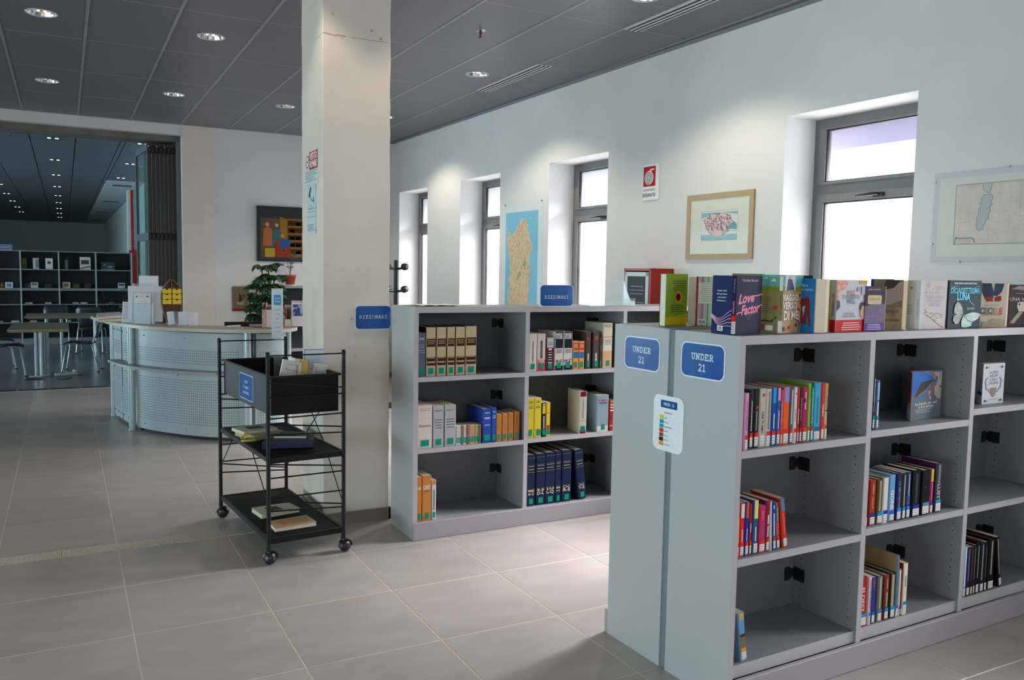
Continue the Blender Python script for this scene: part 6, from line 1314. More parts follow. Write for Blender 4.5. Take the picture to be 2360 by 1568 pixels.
for (px_, yb, r0) in ((265, 960, .034), (307, 993, .036)):
    p = onZ(px_, yb-2, 0); mb = MB(); mb.tube([(p.x-D0.x, p.y-D0.y, .008), (p.x-D0.x, p.y-D0.y, 1.004)], r0, postm, 20); mb.lathe([(r0+.004, .001), (r0+.004, .01), (0, .01)], postm, 20, Matrix.Translation((p.x-D0.x, p.y-D0.y, 0))); mb.build('post', desk)
for (X, Y) in ((1.44, 7.735), (1.885, 8.1)):
    mb = MB(); mb.tube([(X-D0.x, Y-D0.y, .008), (X-D0.x, Y-D0.y, 1.004)], .034, postm, 20); mb.build('post', desk)
led = pan[9:60]; lo_ = offs(led, -.13); lz = z_at(F0, 849, lo_[22].x, lo_[22].y)
le = strip(led, -.13, -.005, lz-.01, lz+.012, M('#7f8482', .4), M('#8f9492', .4)).build('ledge', desk)
for i in (4, 20, 36):
    p = offs(led, -.10)[i]; mb = MB(); mb.lathe([(0, 0), (.012, .0), (.012, .02), (0, .022)], M('#d0d3d4', .2, .9), 10, Matrix.Translation((p.x-D0.x, p.y-D0.y, lz-.032))); mb.build('bracket', le)
# inner worktop and back panel of the desk
strip(out_top, .42, .95, .74, .765, topm, edgem).build('worktop', desk)
for k in (14, 50, 78):
    p = offs(out_top, .6)[k]; mb = MB(); mb.tube([(p.x-D0.x, p.y-D0.y, .001), (p.x-D0.x, p.y-D0.y, .74)], .025, postm, 12); mb.build('post', desk)
strip(out_top, .40, .42, .765, 1.005, deskm).build('upstand', desk)
TD = 1.0355
def on_desk(x, y): return onZ(x, y, TD)
wht = M('#e3e6ea', .45)
# binders
r_ = flat_book([(222, 722), (275, 719), (292, 726), (226, 731)], TD+.055, .024, '#b9c0d0', 'grey-white register lying on top of the navy binder on the desk end', 'binders on the desk end', name='binder', cat='binder')
r_ = flat_book([(222, 728), (275, 725), (294, 733), (226, 737)], TD+.030, .029, '#23306a', 'navy blue binder lying on the desk end', 'binders on the desk end', name='binder', cat='binder')
def slant_stand(name, label, cat, x0, x1, yb, ytop, dy=.10, tilt=.3, sheets=1, mat=wht, base_v=None, thick=.003, art=None, group=None):
    """a leaning panel facing the camera; foot between pixels x0..x1 at yb"""
    a = on_desk(x0, yb); b = on_desk(x1, yb); d = (b-a); L = d.length; ang = math.atan2(d.y, d.x)
    root = thing(name, label, cat, a, ang, group); Fr = Frame(a.x, a.y, 0, ang); h = z_at(Fr, ytop, L/2, dy)-TD
    T_ = Matrix.Rotation(-tilt, 4, 'X'); hh = h/math.cos(tilt)
    mb = MB(); mb.box(0, L, 0, thick, 0.001, hh, mat, T_); mb.build('panel', root)
    if art:
        A = Art(T_.to_3x3() @ Vector((0, 0, 0)), (1, 0, 0), T_.to_3x3() @ Vector((0, 0, 1))); art(A, L, hh); A.build('print', root)
    return root, L, hh, T_
r_, L, hh, T_ = slant_stand('leaflet_stack', 'white information sheets leaning in a sloping stand, beside the large acrylic holder', 'leaflets', 280, 306, 744, 696, .08, .42, art=lambda A, w, h: (A.rows(w*.12, w*.9, h*.9, 12, h*.065, .004, '#7f868f', seed=3)))
mb = MB(); mb.prism([(0, 0), (.14, 0), (.14, .10)], 0, L, clear, Matrix(((0, 0, 1, 0), (1, 0, 0, 0), (0, 1, 0, 0), (0, 0, 0, 1)))); mb.build('wedge', r_) if False else None
def sheets(A, w, h): A.rect(w*.12, w*.2, h*.88, h*.93, '#3f4f56'); A.rows(w*.3, w*.65, h*.92, 2, h*.03, .003, '#9aa0a6', seed=2); A.rect(w*.72, w*.9, h*.89, h*.93, '#6a7076'); A.rows(w*.2, w*.85, h*.75, 5, h*.08, .003, '#a9aeb3', seed=4)
r_, L, hh, T_ = slant_stand('brochure_holder', 'clear acrylic holder with white leaflets in rising tiers on the desk', 'leaflet holder', 309, 347, 747, 677, .07, .10, art=sheets)
for (u0, u1, dy, z0, z1) in ((-.02, L+.02, -.03, .0, .20), (-.02, L+.02, .03, .0, .30), (-.02, L+.02, .09, 0, .38)):
    mb = MB(); mb.box(u0, u1, dy, dy+.003, z0, z1, clear); mb.box(u0, u0+.003, dy, dy+.06, z0, z1, clear); mb.box(u1-.003, u1, dy, dy+.06, z0, z1, clear); mb.build('tier', r_)
mb = MB(); mb.box(.03, L+.06, .10, .102, .03, .46, wht, Matrix.Rotation(-.05, 4, 'X')); mb.build('leaflet', r_)
mb = MB(); mb.box(-.06, L+.10, .06, .062, .02, .36, M('#d9dde4', .5), Matrix.Rotation(-.05, 4, 'X')); mb.build('leaflet', r_)
# boat-shaped cabinet with yellow drawers (stands on the worktop behind)
a = onY(397, 745, 8.36); r_ = thing('boat_shelf', 'small wooden boat-shaped shelf with yellow drawers behind the leaflets', 'shelf', (a.x, 8.36, TD+.0005))
hx = lambda px_: onY(px_, 700, 8.95).x-a.x
ztp = onY(397, 642, 8.36).z-TD; zb_ = .0
wood = ramp_mat('varnished_wood', [(.3, '#5f3818'), (.6, '#7f5226'), (.8, '#6a4420')], scale=6, stretch=(8, 8, 1), rough=.4); yel = M('#e6c21a', .4)
hw = .092
prof = [(hw*math.sin(math.pi*(.5+.5*k/14))**.9 if False else hw*(1-(k/14)**2.1), ztp*(.60+.40*k/14)) for k in range(15)]
low = [(hw*(.30+.70*math.sin(math.pi/2*(k/8))**.9), ztp*.60*k/8) for k in range(8)]
outl = [(x, z) for x, z in low+prof]; full = outl+[(-x, z) for x, z in outl[::-1]]
T_ = Matrix(((1, 0, 0, 0), (0, 0, 1, 0), (0, 1, 0, 0), (0, 0, 0, 1)))
mb = MB(); mb.prism([(x, z) for x, z in full], .085, .095, wood, T_)
for (p, q) in zip(full, full[1:]+full[:1]): 
    d = Vector((q[0]-p[0], 0, q[1]-p[1])); n_ = Vector((-d.z, 0, d.x)).normalized()*.008 if d.length > 1e-6 else Vector()
    mb.add([(p[0], 0, p[1]), (q[0], 0, q[1]), (q[0], .09, q[1]), (p[0], .09, p[1]), (p[0]+n_.x, 0, p[1]+n_.z), (q[0]+n_.x, 0, q[1]+n_.z), (q[0]+n_.x, .09, q[1]+n_.z), (p[0]+n_.x, .09, p[1]+n_.z)], [(0, 1, 2, 3), (4, 5, 6, 7), (0, 1, 5, 4)], wood)
mb.build('hull', r_)
mb = MB(); mb.box(-.004, .004, .0, .09, ztp*.79, ztp*.98, wood); mb.box(-hw*.9, hw*.9, .0, .09, ztp*.785, ztp*.80, wood); mb.box(-hw*.88, hw*.88, 0, .09, ztp*.43, ztp*.445, wood); mb.build('divider', r_)
for i_ in range(2):
    for j_ in range(3):
        x0_ = -hw*.9+i_*hw*.92; z0_ = ztp*(.45+j_*.112); mb = MB(); mb.rbox(x0_+.003, x0_+hw*.87, -.006, .08, z0_, z0_+ztp*.105, yel, .002); dr_ = mb.build('drawer', r_)
        k_ = MB(); k_.box(x0_+hw*.36, x0_+hw*.54, -.0075, -.006, z0_+ztp*.08, z0_+ztp*.106, dark); k_.build('notch', dr_)
# flyers
slant_stand('flyer', 'tilted white flyer with a small grey drawing in front of the boat shelf', 'leaflet', 384, 405, 747, 683, .03, .06, art=lambda A, w, h: (A.disc(w*.5, h*.6, w*.22, '#8f8fa6', 9), A.line([(w*.3, h*.5), (w*.7, h*.7)], .006, '#5f6080')))
r_, L, hh, T_ = slant_stand('flyer_rack', 'low rack of white folded flyers on the desk', 'leaflet holder', 388, 436, 751, 718, .03, .15, mat=clear)
for k, (u, wd_, t2) in enumerate(((.0, .06, -.25), (.085, .075, -.02), (.175, .08, .02))):
    mb = MB(); mb.box(u, u+wd_, .012+.01*k, .016+.01*k, .006, hh*.98, M('#e9e2ea', .5), T_ @ Matrix.Rotation(t2*.6, 4, 'Y')); mb.build('flyer', r_)
a = on_desk(373, 745); r_ = thing('file_box', 'dark grey file box between the brochure holder and the flyers', 'box', a, -.35); mb = MB(); mb.rbox(0, .05, 0, .2, .001, .105, M('#3f3f46', .5), .003); mb.box(.004, .046, .004, .196, .1052, .108, M('#2a2a30', .6)); mb.build('body', r_)
# screen top edge, papers
a = onY(518, 742, 8.35); b = onY(606, 744, 8.35); r_ = thing('monitor', 'black flat monitor seen just above the counter edge', 'monitor', (a.x, 8.35, .7655)); w_ = b.x-a.x; zt2 = onY(560, 742, 8.35).z-.7655
mb = MB(); mb.rbox(0, w_, 0, .035, .06, zt2, M('#121317', .35), .006); mb.build('screen', r_)
mb = MB(); mb.rbox(w_*.42, w_*.58, .03, .05, .01, .2, M('#1a1b20', .4), .003); mb.rbox(w_*.25, w_*.75, -.08, .12, .0, .012, M('#1a1b20', .4), .003); mb.build('stand', r_)
flat_book([(520, 751), (553, 749), (556, 752), (524, 754)], TD+.003, .0025, '#dfe2e4', 'loose white paper on the counter before the monitor', 'papers on the counter', name='paper_sheet', cat='paper')
# magazine holders
pink = ramp_mat('holder_print', [(.3, '#dcc9c0'), (.5, '#c98f86'), (.7, '#e6ded6')], scale=14, rough=.5)
def holder(label, x0, x1, yb, ytop, mat, depth=.22, cut=.5, dy=0., extra=None):
    a = on_desk(x0, yb); b = on_desk(x1, yb); L = (b-a).length; root = thing('magazine_holder', label, 'magazine holder', a, math.atan2((b-a).y, (b-a).x), 'magazine holders on the desk')
    Fr = Frame(a.x, a.y, 0, math.atan2((b-a).y, (b-a).x)); h = z_at(Fr, ytop, L/2, 0)-TD; T2 = Matrix(((0, 0, 1, 0), (1, 0, 0, 0), (0, 1, 0, 0), (0, 0, 0, 1))); mb = MB()
    for xx in (0, L-.003): mb.prism([(0, .002), (depth, .002), (depth, h), (depth*.6, h), (0, h*cut)], xx, xx+.003, mat, T2)
    mb.box(.003, L-.003, 0, .003, .002, h*cut, mat); mb.box(.003, L-.003, depth-.003, depth, .002, h, mat); mb.box(.003, L-.003, .003, depth-.003, .002, .005, mat); mb.build('case', root)
    for k in range(3):
        m2 = MB(); c_ = (extra or ['#3a2a28', '#2f6a5c', '#c9b04a'])[k]; m2.box(.008+k*L*.28, .008+k*L*.28+L*.2, .02, depth-.02, .006, h*(.9-.06*k), M(c_, .5)); m2.build('magazine', root)
    return root, L, h
holder('slanted pinkish magazine holder on the counter next to the narrow notice', 604, 614, 756, 700, pink, .30, .75)
holder('low white box with red stripes beside the pinkish holder', 613, 627, 756, 704, M('#dccfc6', .5), .16, .8)
holder('open white magazine holder with coloured spines behind the narrow notice', 656, 671, 753, 705, M('#e6e2d6', .5), .2, .35, extra=['#d84a4a', '#2a2620', '#5f3a30'])
r_, L, h = holder('white magazine holder with a blue picture, against the column edge', 672, 698, 753, 695, M('#e9dfe6', .5), .2, .95, extra=['#dfe3ea', '#b9c2d0', '#e3e6ea'])
A = Art((0, -.0004, 0), (1, 0, 0), (0, 0, 1)); A.rect(L*.12, L*.98, h*.42, h*.88, ramp_mat('city_photo', [(.3, '#1f2f6a'), (.5, '#3f5aa4'), (.68, '#c9cfe0'), (.8, '#2a3a7c')], scale=34, kind='cells', rough=.4)); A.build('print', r_)

# ================================================================== BEHIND THE DESK
YW = 11.87-.0125
# painting, a plain stand-in for an old miniature
a = onY(591, 474, YW); b = onY(592, 602, YW); pw, ph = .86, a.z-b.z
r_ = thing('painting', 'dark framed painting of gowned figures by an open book cupboard', 'picture', (a.x, YW, b.z))
mb = MB(); mb.rbox(0, pw, -.025, 0, 0, ph, M('#16211c', .5), .002); mb.build('panel', r_)
A = Art((0, -.0252, 0), (1, 0, 0), (0, 0, 1), .0004)
A.rect(pw*.04, pw*.96, ph*.05, ph*.80, '#33425a'); A.rect(pw*.06, pw*.94, ph*.08, ph*.78, ramp_mat('painted_ground', [(.3, '#4a3318'), (.6, '#6a4a22'), (.8, '#3a2a14')], scale=12, rough=.6))
A.poly([(pw*.36, ph*.82), (pw*.47, ph*.78), (pw*.47, ph*.12), (pw*.36, ph*.2)], '#9a7228'); A.rect(pw*.47, pw*.94, ph*.1, ph*.79, '#8a5f30')
for k in range(5): z_ = ph*(.14+k*.13); A.rect(pw*.49, pw*.92, z_, z_+ph*.09, '#3f2a18'); [A.rect(pw*(.52+q*.10), pw*(.52+q*.10+.075), z_+ph*.005, z_+ph*.06, '#b9a98c', up=False) for q in range(4) if (k+q) % 4]
A.poly([(pw*.09, ph*.28), (pw*.1, ph*.58), (pw*.16, ph*.64), (pw*.24, ph*.58), (pw*.24, ph*.28)], '#b06a4a'); A.disc(pw*.16, ph*.67, .028, '#c99a78', 12); A.poly([(pw*.24, ph*.3), (pw*.25, ph*.56), (pw*.32, ph*.6), (pw*.38, ph*.54), (pw*.36, ph*.3)], '#3f6a70'); A.disc(pw*.31, ph*.66, .026, '#c9a58c', 12)
A.rect(pw*.12, pw*.28, ph*.08, ph*.24, '#b99a3c'); A.poly([(pw*.28, ph*.08), (pw*.30, ph*.36), (pw*.38, ph*.44), (pw*.52, ph*.34), (pw*.54, ph*.08)], '#9a3a22'); A.poly([(pw*.34, ph*.26), (pw*.36, ph*.40), (pw*.46, ph*.42), (pw*.56, ph*.36), (pw*.48, ph*.28), (pw*.42, ph*.22)], '#2a5a94'); A.disc(pw*.40, ph*.47, .026, '#b98a68', 12)
A.build('painted_scene', r_)
# calendars
a = onY(535, 660, YW); b = onY(574, 717, YW)
r_ = thing('calendar', 'brown wall calendar with a ship picture beside the plant', 'calendar', (a.x, YW, b.z)); w_, h_ = b.x-a.x-.005, a.z-b.z
mb = MB(); mb.box(0, w_, -.004, 0, 0, h_, M('#7a6a52', .6)); mb.build('sheet', r_); A = Art((0, -.0042, 0), (1, 0, 0), (0, 0, 1)); A.rect(0, w_, 0, h_*.09, '#8c2a30'); A.poly([(w_*.2, h_*.35), (w_*.35, h_*.25), (w_*.65, h_*.25), (w_*.85, h_*.4), (w_*.5, h_*.36)], '#b09a80'); A.poly([(w_*.4, h_*.38), (w_*.42, h_*.72), (w_*.58, h_*.6), (w_*.56, h_*.4)], '#4a3428'); A.poly([(w_*.62, h_*.42), (w_*.66, h_*.7), (w_*.76, h_*.6)], '#5a4030'); A.build('print', r_)
r_ = thing('calendar', 'white and red wall calendar partly behind the leafy plant', 'calendar', (b.x+.004, YW, b.z)); mb = MB(); mb.box(0, w_*.9, -.004, 0, 0, h_*.97, M('#cfcdc9', .6)); mb.build('sheet', r_); A = Art((0, -.0042, 0), (1, 0, 0), (0, 0, 1)); A.rect(0, w_*.9, h_*.02, h_*.3, '#6f2430'); A.rows(w_*.1, w_*.8, h_*.85, 6, .03, .004, '#8f8f92', seed=3); A.build('print', r_)
# grey cabinet against the wall
a = onY(618, 659, 11.5); r_ = thing('storage_cabinet', 'grey open-fronted cabinet with dark interior against the far wall', 'cabinet', (a.x, 11.46, 0)); zt = a.z; w_ = 1.5; gm = M('#8f9296', .5)
mb = MB(); 
for q in ((0, .02, 0, .38, 0, zt), (w_-.02, w_, 0, .38, 0, zt), (0, w_, 0, .38, zt-.03, zt), (.02, w_-.02, .02, .38, .0, .06), (.02, w_-.02, .36, .38, .06, zt-.03)): mb.box(*q, gm if q[3] != .38 or q[2] != .36 else M('#3a3d42', .7))
mb.box(.02, w_-.02, .30, .36, .06, zt-.03, M('#33363b', .7)); mb.build('carcass', r_)
for k in (1, 2): mb = MB(); mb.box(.021, w_-.021, .02, .295, zt*k/3, zt*k/3+.02, gm); mb.build('shelf', r_)
# small potted plant
leaf = ramp_mat('leaf_green', [(.3, '#2a4a1e'), (.6, '#3f6a2c'), (.85, '#5a8440')], scale=6, rough=.45); leaf2 = ramp_mat('leaf_dark', [(.3, '#28482a'), (.6, '#3a6238'), (.85, '#5c8454')], scale=5, rough=.45)
def leafpoly(mb, p, d, L, w, mat, up=Vector((0, 0, 1))):
    d = d.normalized(); s_ = d.cross(up); s_ = s_.normalized() if s_.length > 1e-4 else Vector((1, 0, 0)); n_ = s_.cross(d)
    pr_ = [(0, 0, 0), (.3, .42, -.02), (.6, .5, -.06), (.85, .3, -.14), (1, 0, -.22)]
    R = [p+d*(a*L)+s_*(b*w)+n_*(c*L) for a, b, c in pr_]; Lf = [p+d*(a*L)-s_*(b*w)+n_*(c*L) for a, b, c in pr_[1:4]]; C = [p+d*(a*L)+n_*((c-.03)*L) for a, b, c in pr_[1:4]]
    vs = R+Lf+C; mb.add(vs, [(0, 1, 8), (1, 2, 9, 8), (2, 3, 10, 9), (3, 4, 10), (0, 8, 5), (8, 9, 6, 5), (9, 10, 7, 6), (10, 4, 7)], mat, True)
a = onY(669, 658, 11.6); r_ = thing('potted_plant', 'small plant with round leaves in a terracotta pot on the cabinet', 'plant', (a.x, 11.62, zt+.001))
mb = MB(); mb.lathe([(0, 0), (.085, 0), (.085, .012), (0, .014)], M('#dcdcd8', .4), 20); mb.build('saucer', r_)
tc_ = M('#b04a30', .7); mb = MB(); mb.lathe([(0, .014), (.06, .014), (.078, .12), (.084, .12), (.084, .15), (.074, .15), (.072, .13), (0, .13)], tc_, 20); mb.build('pot', r_)
mb = MB(); rg = random.Random(8); tips = []
for k in range(5):
    a0 = rg.uniform(0, 6.28); pts = [Vector((0, 0, .13))]; 
    for q in range(6): pts.append(pts[-1]+Vector((math.cos(a0)*.018+rg.uniform(-.01, .01), math.sin(a0)*.012, .058)))
    mb.tube(pts, .003, M('#4a4a2a', .7), 5); tips += [(p, a0) for p in pts[2:]]
mb.build('stem', r_)
for p, a0 in tips:
    for q in range(2):
        m2 = MB(); leafpoly(m2, p, Vector((math.cos(a0+rg.uniform(-2, 2)), math.sin(a0+rg.uniform(-2, 2)), rg.uniform(-.1, .6))), rg.uniform(.04, .065), .035, leaf); m2.build('leaf', r_)
# big leafy plant on the floor behind the desk
a = onY(612, 742, 10.35); r_ = thing('potted_tree', 'tall bushy umbrella plant behind the desk', 'plant', (a.x, 10.35, 0))
mb = MB(); mb.lathe([(0, .0015), (.13, .0015), (.17, .28), (.18, .28), (.18, .31), (.165, .31), (.16, .28), (0, .28)], M('#4a3f38', .6), 24); mb.build('pot', r_)
mb = MB(); rg = random.Random(5); nodes = []
for k in range(9):
    a0 = k*.7; p = Vector((math.cos(a0)*.06, math.sin(a0)*.05, .28)); pts = [p]
    top = rg.uniform(1.15, 1.55)
    while pts[-1].z < top: pts.append(pts[-1]+Vector((math.cos(a0)*rg.uniform(0, .008), math.sin(a0)*rg.uniform(0, .008), .12)))
    mb.tube(pts, .008, M('#5a4a30', .8), 6); nodes += [(q, a0) for q in pts[3:]]
mb.build('stem', r_)
n_l = 0
for p, a0 in nodes:
    for q in range(3):
        da = a0+rg.uniform(-1.8, 1.8); el = rg.uniform(-.2, .5); tip = p+Vector((math.cos(da), math.sin(da), el))*rg.uniform(.05, .11)
        n_ = 8; 
        mbx = MB()
        for k in range(n_):
            aa = da+(k-n_/2)*.75; leafpoly(mbx, tip, Vector((math.cos(aa), math.sin(aa), rg.uniform(-.7, -.1))), rg.uniform(.08, .14), .05, leaf2)
        mbx.tube([p, tip], .003, M('#5a6a3a', .7), 4); mbx.build('leaf_whorl', r_); n_l += 1
# tall spiky plant beyond the desk end
a = onY(276, 700, 12.75); r_ = thing('spiky_plant', 'dark grass-leaved plant with tiny white flowers beyond the desk end', 'plant', (a.x, 12.75, 0))
mb = MB(); mb.lathe([(0, .0015), (.11, .0015), (.14, .5), (.13, .5), (.12, .46), (0, .46)], M('#3f3c3a', .6), 20); mb.build('pot', r_)
for k in range(40):
    a0 = rg.uniform(0, 6.28); L = rg.uniform(.45, .95); sp_ = rg.uniform(.15, .6); pts = [Vector((math.cos(a0)*(.02+sp_*L*t), math.sin(a0)*(.02+sp_*L*t), .46+L*(1.05*t-sp_*.55*t*t))) for t in (0, .25, .5, .75, 1)]
    m2 = MB(); sd = Vector((-math.sin(a0), math.cos(a0), 0))*.009; vs = []
    for i_, p in enumerate(pts): f_ = 1-i_/5; vs += [p-sd*f_, p+sd*f_]
    m2.add(vs, [(2*i, 2*i+1, 2*i+3, 2*i+2) for i in range(4)], leaf2, True); m2.build('leaf', r_)
for k in range(5):
    m2 = MB(); m2.lathe([(0, -.012), (.016, 0), (0, .012)], M('#d9dcc9', .6), 6, Matrix.Translation((.0+k*.04, -.15, 1.02+.02*(k % 2)))); m2.build('flower', r_)
# ================================================================== ROOM BEYOND THE OPENING
# folding glass doors parked against the jamb
fdk = M('#2a3a3a', .35); fdt = M('#6d6459', .45); gl = glass_mat('door_glass', (.7, .8, .8), alpha=.0, gl=.02); fgr = M('#5d6a6a', .4, .2)
root = bpy.data.objects.new('door_1', None); col.objects.link(root); root['kind'] = 'structure'; root.location = (.985, 12.15, 0)
for k in range(7):
    x = .012+k*.050
    mb = MB(); mb.box(x, x+.013, 0, .045, .02, 3.2, fdt); mb.box(x+.017, x+.033, .004, .7, .02, 3.2, fdk); mb.box(x+.036, x+.045, 0, .045, .02, 3.2, M('#514b44', .5))
    lf = mb.build('folding_leaf', root)
    for zz in (.35, 1.98, 3.12):
        h_ = MB(); h_.rbox(x+.003, x+.042, -.018, 0, zz-.045, zz+.045, M('#141312', .5), .003); h_.box(x+.016, x+.024, -.021, -.018, zz-.03, zz+.03, M('#4a4744', .4, .6)); h_.build('hinge', lf)
    if k in (0, 2, 4):
        h_ = MB(); h_.lathe([(0, 0), (.012, 0), (.012, .02), (0, .02)], M('#c9cccc', .25, .9), 10, Matrix.Translation((x+.02, -.02, 3.16)) @ Matrix.Rotation(math.pi/2, 4, 'X')); h_.build('roller', lf)
# first leaf stands out from the stack, glazed
T_ = Matrix.Translation((.018, .02, 0)) @ Matrix.Rotation(math.radians(94.6), 4, 'Z')
mb = MB(); LW = .98
for q in ((0, .055, .02, 3.2), (LW-.055, LW, .02, 3.2), (.055, LW-.055, .02, .12), (.055, LW-.055, 3.12, 3.2), (.055, LW-.055, 1.93, 2.03)): mb.box(q[0], q[1], -.036, 0, q[2], q[3], fgr, T_)
lf = mb.build('glazed_leaf', root); mb = MB(); mb.box(.055, LW-.055, -.021, -.015, .12, 1.93, gl, T_); mb.build('pane', lf); mb = MB(); mb.box(.055, LW-.055, -.021, -.015, 2.03, 3.12, gl, T_); mb.build('pane', lf)
# red riser and hose cabinet on a white pilaster
mb = MB(); mb.box(1.38, 1.60, 22.3, 22.6, 0, HC, M('#cdd5d3', .8)); struct(mb.build('trim_pilaster'))
r_ = thing('hose_riser', 'red fire riser with a tall red cabinet on the white pilaster far back', 'fire riser', (1.475, 22.29, .96))
mb = MB(); mb.rbox(-.085, .085, -.12, 0, 0, 1.0, redm, .006); mb.build('cabinet', r_); mb = MB(); mb.rbox(-.03, .03, -.05, -.001, 1.0, 2.44, redm, .004); mb.build('riser', r_)
# wall shelving
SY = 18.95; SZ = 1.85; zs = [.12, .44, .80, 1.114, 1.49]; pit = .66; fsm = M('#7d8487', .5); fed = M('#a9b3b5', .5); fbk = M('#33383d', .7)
r_ = thing('bookshelf', 'long grey open bookshelf with sparse displays across the room beyond', 'bookshelf', (1.235, SY, 0))
NB = 6
for k in range(NB+1): mb = MB(); mb.box(-k*pit-.02, -k*pit+.006, .002, .34, .0, SZ, fsm); mb.box(-k*pit-.02, -k*pit+.006, 0, .002, .0, SZ, fed); mb.build('divider', r_)
for k in range(NB):
    x0, x1 = -(k+1)*pit+.006, -k*pit-.02
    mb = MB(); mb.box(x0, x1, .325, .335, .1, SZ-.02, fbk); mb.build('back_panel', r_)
    for z_, th in [(z, .022 if z != 1.114 else .05) for z in zs]+[(SZ, .022)]:
        mb = MB(); mb.box(x0, x1, .001, .325, z_-th, z_, fsm); mb.build('shelf', r_)
    mb = MB(); mb.box(x0, x1, 0, .01, .001, .10, fsm); mb.build('plinth', r_)
def far_item(x0, y0, x1, y1, z, c, label, kind='book', deco=None, th=.03, lay=False):
    a = onY(x0, y1, SY+.06); b = onY(x1, y1, SY+.06); t = onY(x0, y0, SY+.06); h = max(t.z-a.z, .02)
    if lay: h = .03
    r_ = thing(kind, label, {'book': 'book', 'frame': 'picture'}.get(kind, kind), (a.x, SY+.06, z+.001), 0, 'displays on the long grey bookshelf')
    w_ = b.x-a.x; mb = MB(); mb.box(0, w_, 0, .003, 0, h, M(c, .5)); mb.box(0, w_, th-.003, th, 0, h, M(c, .5)); mb.box(0, .003, .003, th-.003, 0, h, M(c, .5)); mb.build('cover', r_)
    mb = MB(); mb.box(.003, w_-.003, .003, th-.003, .002, h-.002, M('#cfc9b8', .9)); mb.build('page_block', r_)
    if deco:
        A = Art((0, -.0004, 0), (1, 0, 0), (0, 0, 1), .0006)
        for d in deco: A.poly([(w_*u, h*v) for u, v in d[1:]], d[0])
        A.build('cover_print', r_)
B_ = lambda c, a, b, d, e: (c, (a, d), (b, d), (b, e), (a, e))
far_item(49, 594, 62, 619, 1.49, '#5f4a1c', 'amber and olive book on the far shelf top row', deco=[B_('#9a5f1c', .1, .8, .5, .9), B_('#3f5a2a', .2, .9, .1, .45)])
far_item(76, 594, 90, 619, 1.49, '#c9cdd0', 'white and grey book on the far shelf top row', deco=[B_('#7f8890', .45, 1, .1, .9)])
far_item(105, 594, 122, 619, 1.49, '#d9dcde', 'white book with a red emblem on the far shelf top row', deco=[('#b04048', (.25, .5), (.75, .45), (.7, .7), (.3, .75))])
far_item(150, 597, 157, 619, 1.49, '#5f6a70', 'narrow grey book on the far shelf top row')
far_item(184, 589, 209, 618, 1.49, '#d3d6d0', 'large white book with photos and red stripe on the far shelf', deco=[B_('#4a4f50', .12, .85, .42, .75), ('#b02a2c', (.05, .05), (.95, .2), (.95, .3), (.05, .12))])
far_item(233, 600, 265, 618, 1.49, '#2f3a3e', 'wide dark book with white script on the far shelf top row', deco=[B_('#9fb0b0', .0, .95, .0, .08), ('#7f9090', (.4, .3), (.6, .6), (.9, .4), (.7, .25)), ('#6a7a7a', (.1, .5), (.3, .9), (.35, .5))])
far_item(0, 652, 9, 664, 1.114, '#4a1f1a', 'dark red book at the picture edge on the far shelf', deco=[B_('#a05a2a', .2, .9, .3, .7)])
far_item(12, 651, 30, 664, 1.114, '#cfd4d6', 'white-bordered blue booklet on the far shelf', deco=[B_('#5f8aa6', .2, .8, .2, .75)])
far_item(57, 653, 69, 664, 1.114, '#1f1a20', 'small black booklet on the far shelf middle row', deco=[B_('#c9c9c9', .7, .9, .3, .5)])
far_item(71, 651, 88, 664, 1.114, '#c9cbc6', 'white booklet with an orange picture on the far shelf', deco=[B_('#a05f2a', .15, .85, .5, .85)])
far_item(103, 655, 120, 664, 1.114, '#18201a', 'flat black-green booklet on the far shelf middle row')
far_item(144, 650, 162, 664, 1.114, '#c9cac2', 'white booklet with an amber picture on the far shelf', deco=[B_('#a8742c', .2, .8, .25, .8)])
far_item(168, 653, 184, 664, 1.114, '#1f3a18', 'dark green booklet on the far shelf middle row', deco=[B_('#4a6a24', .2, .8, .2, .6)])
far_item(195, 652, 210, 663, 1.114, '#2a1418', 'black booklet with a red figure on the far shelf', deco=[('#a83a34', (.3, .4), (.7, .8), (.6, .4))])
far_item(272, 649, 288, 662, 1.114, '#c3c8c9', 'white booklet with a dark band on the far shelf end', deco=[B_('#3a444c', .1, .9, .5, .8)])
for k, (x0, x1, z_, c) in enumerate(((57, 75, .80, '#b9c4c2'), (104, 119, .80, '#a9b6b6'), (167, 182, .80, '#a3b0b0'), (186, 201, .80, '#b5c0c0'), (249, 264, .80, '#5f6d70'), (25, 43, .44, '#b9c4c4'), (68, 84, .44, '#a9b4b4'), (149, 163, .44, '#a3afaf'), (0, 5, .44, '#9aa6a6'))):
    a = onY(x0, 700, SY+.05); b = onY(x1, 700, SY+.05); o = MB(); o.rbox(0, b.x-a.x, 0, .2, 0, .03, M(c, .5), .002); ob = o.build('leaflet_pile'); ob.location = (a.x, SY+.05, z_+.001)
    tag(ob, ['pale pile lying under the amber book', 'grey leaflet pile below the black-green booklet', 'leaflet pile below the amber booklet', 'leaflet pile below the dark green booklet', 'dim leaflet pile behind the spiky plant', 'leaflet pile low in the shelf near the picture edge', 'leaflet pile low behind the nearer table', 'leaflet pile seen between the two tables', 'leaflet pile cut by the picture edge'][k], 'leaflets', 'leaflet piles on the long grey bookshelf')
a = onY(-8, 575, SY+.02); r_, A = plate('shelf_sign', 'blue sign on top of the long grey bookshelf, cut by the picture edge', 'sign', (a.x, SY+.02, SZ+.001), (1, 0, 0), Z, .26, .10, .02, .004); A.rrect(.004, .256, .004, .096, .017, film); A.text('NARRATIVA', .13, .05, .02, '#dfe8f2', width=.15); A.build('sign_face', r_)
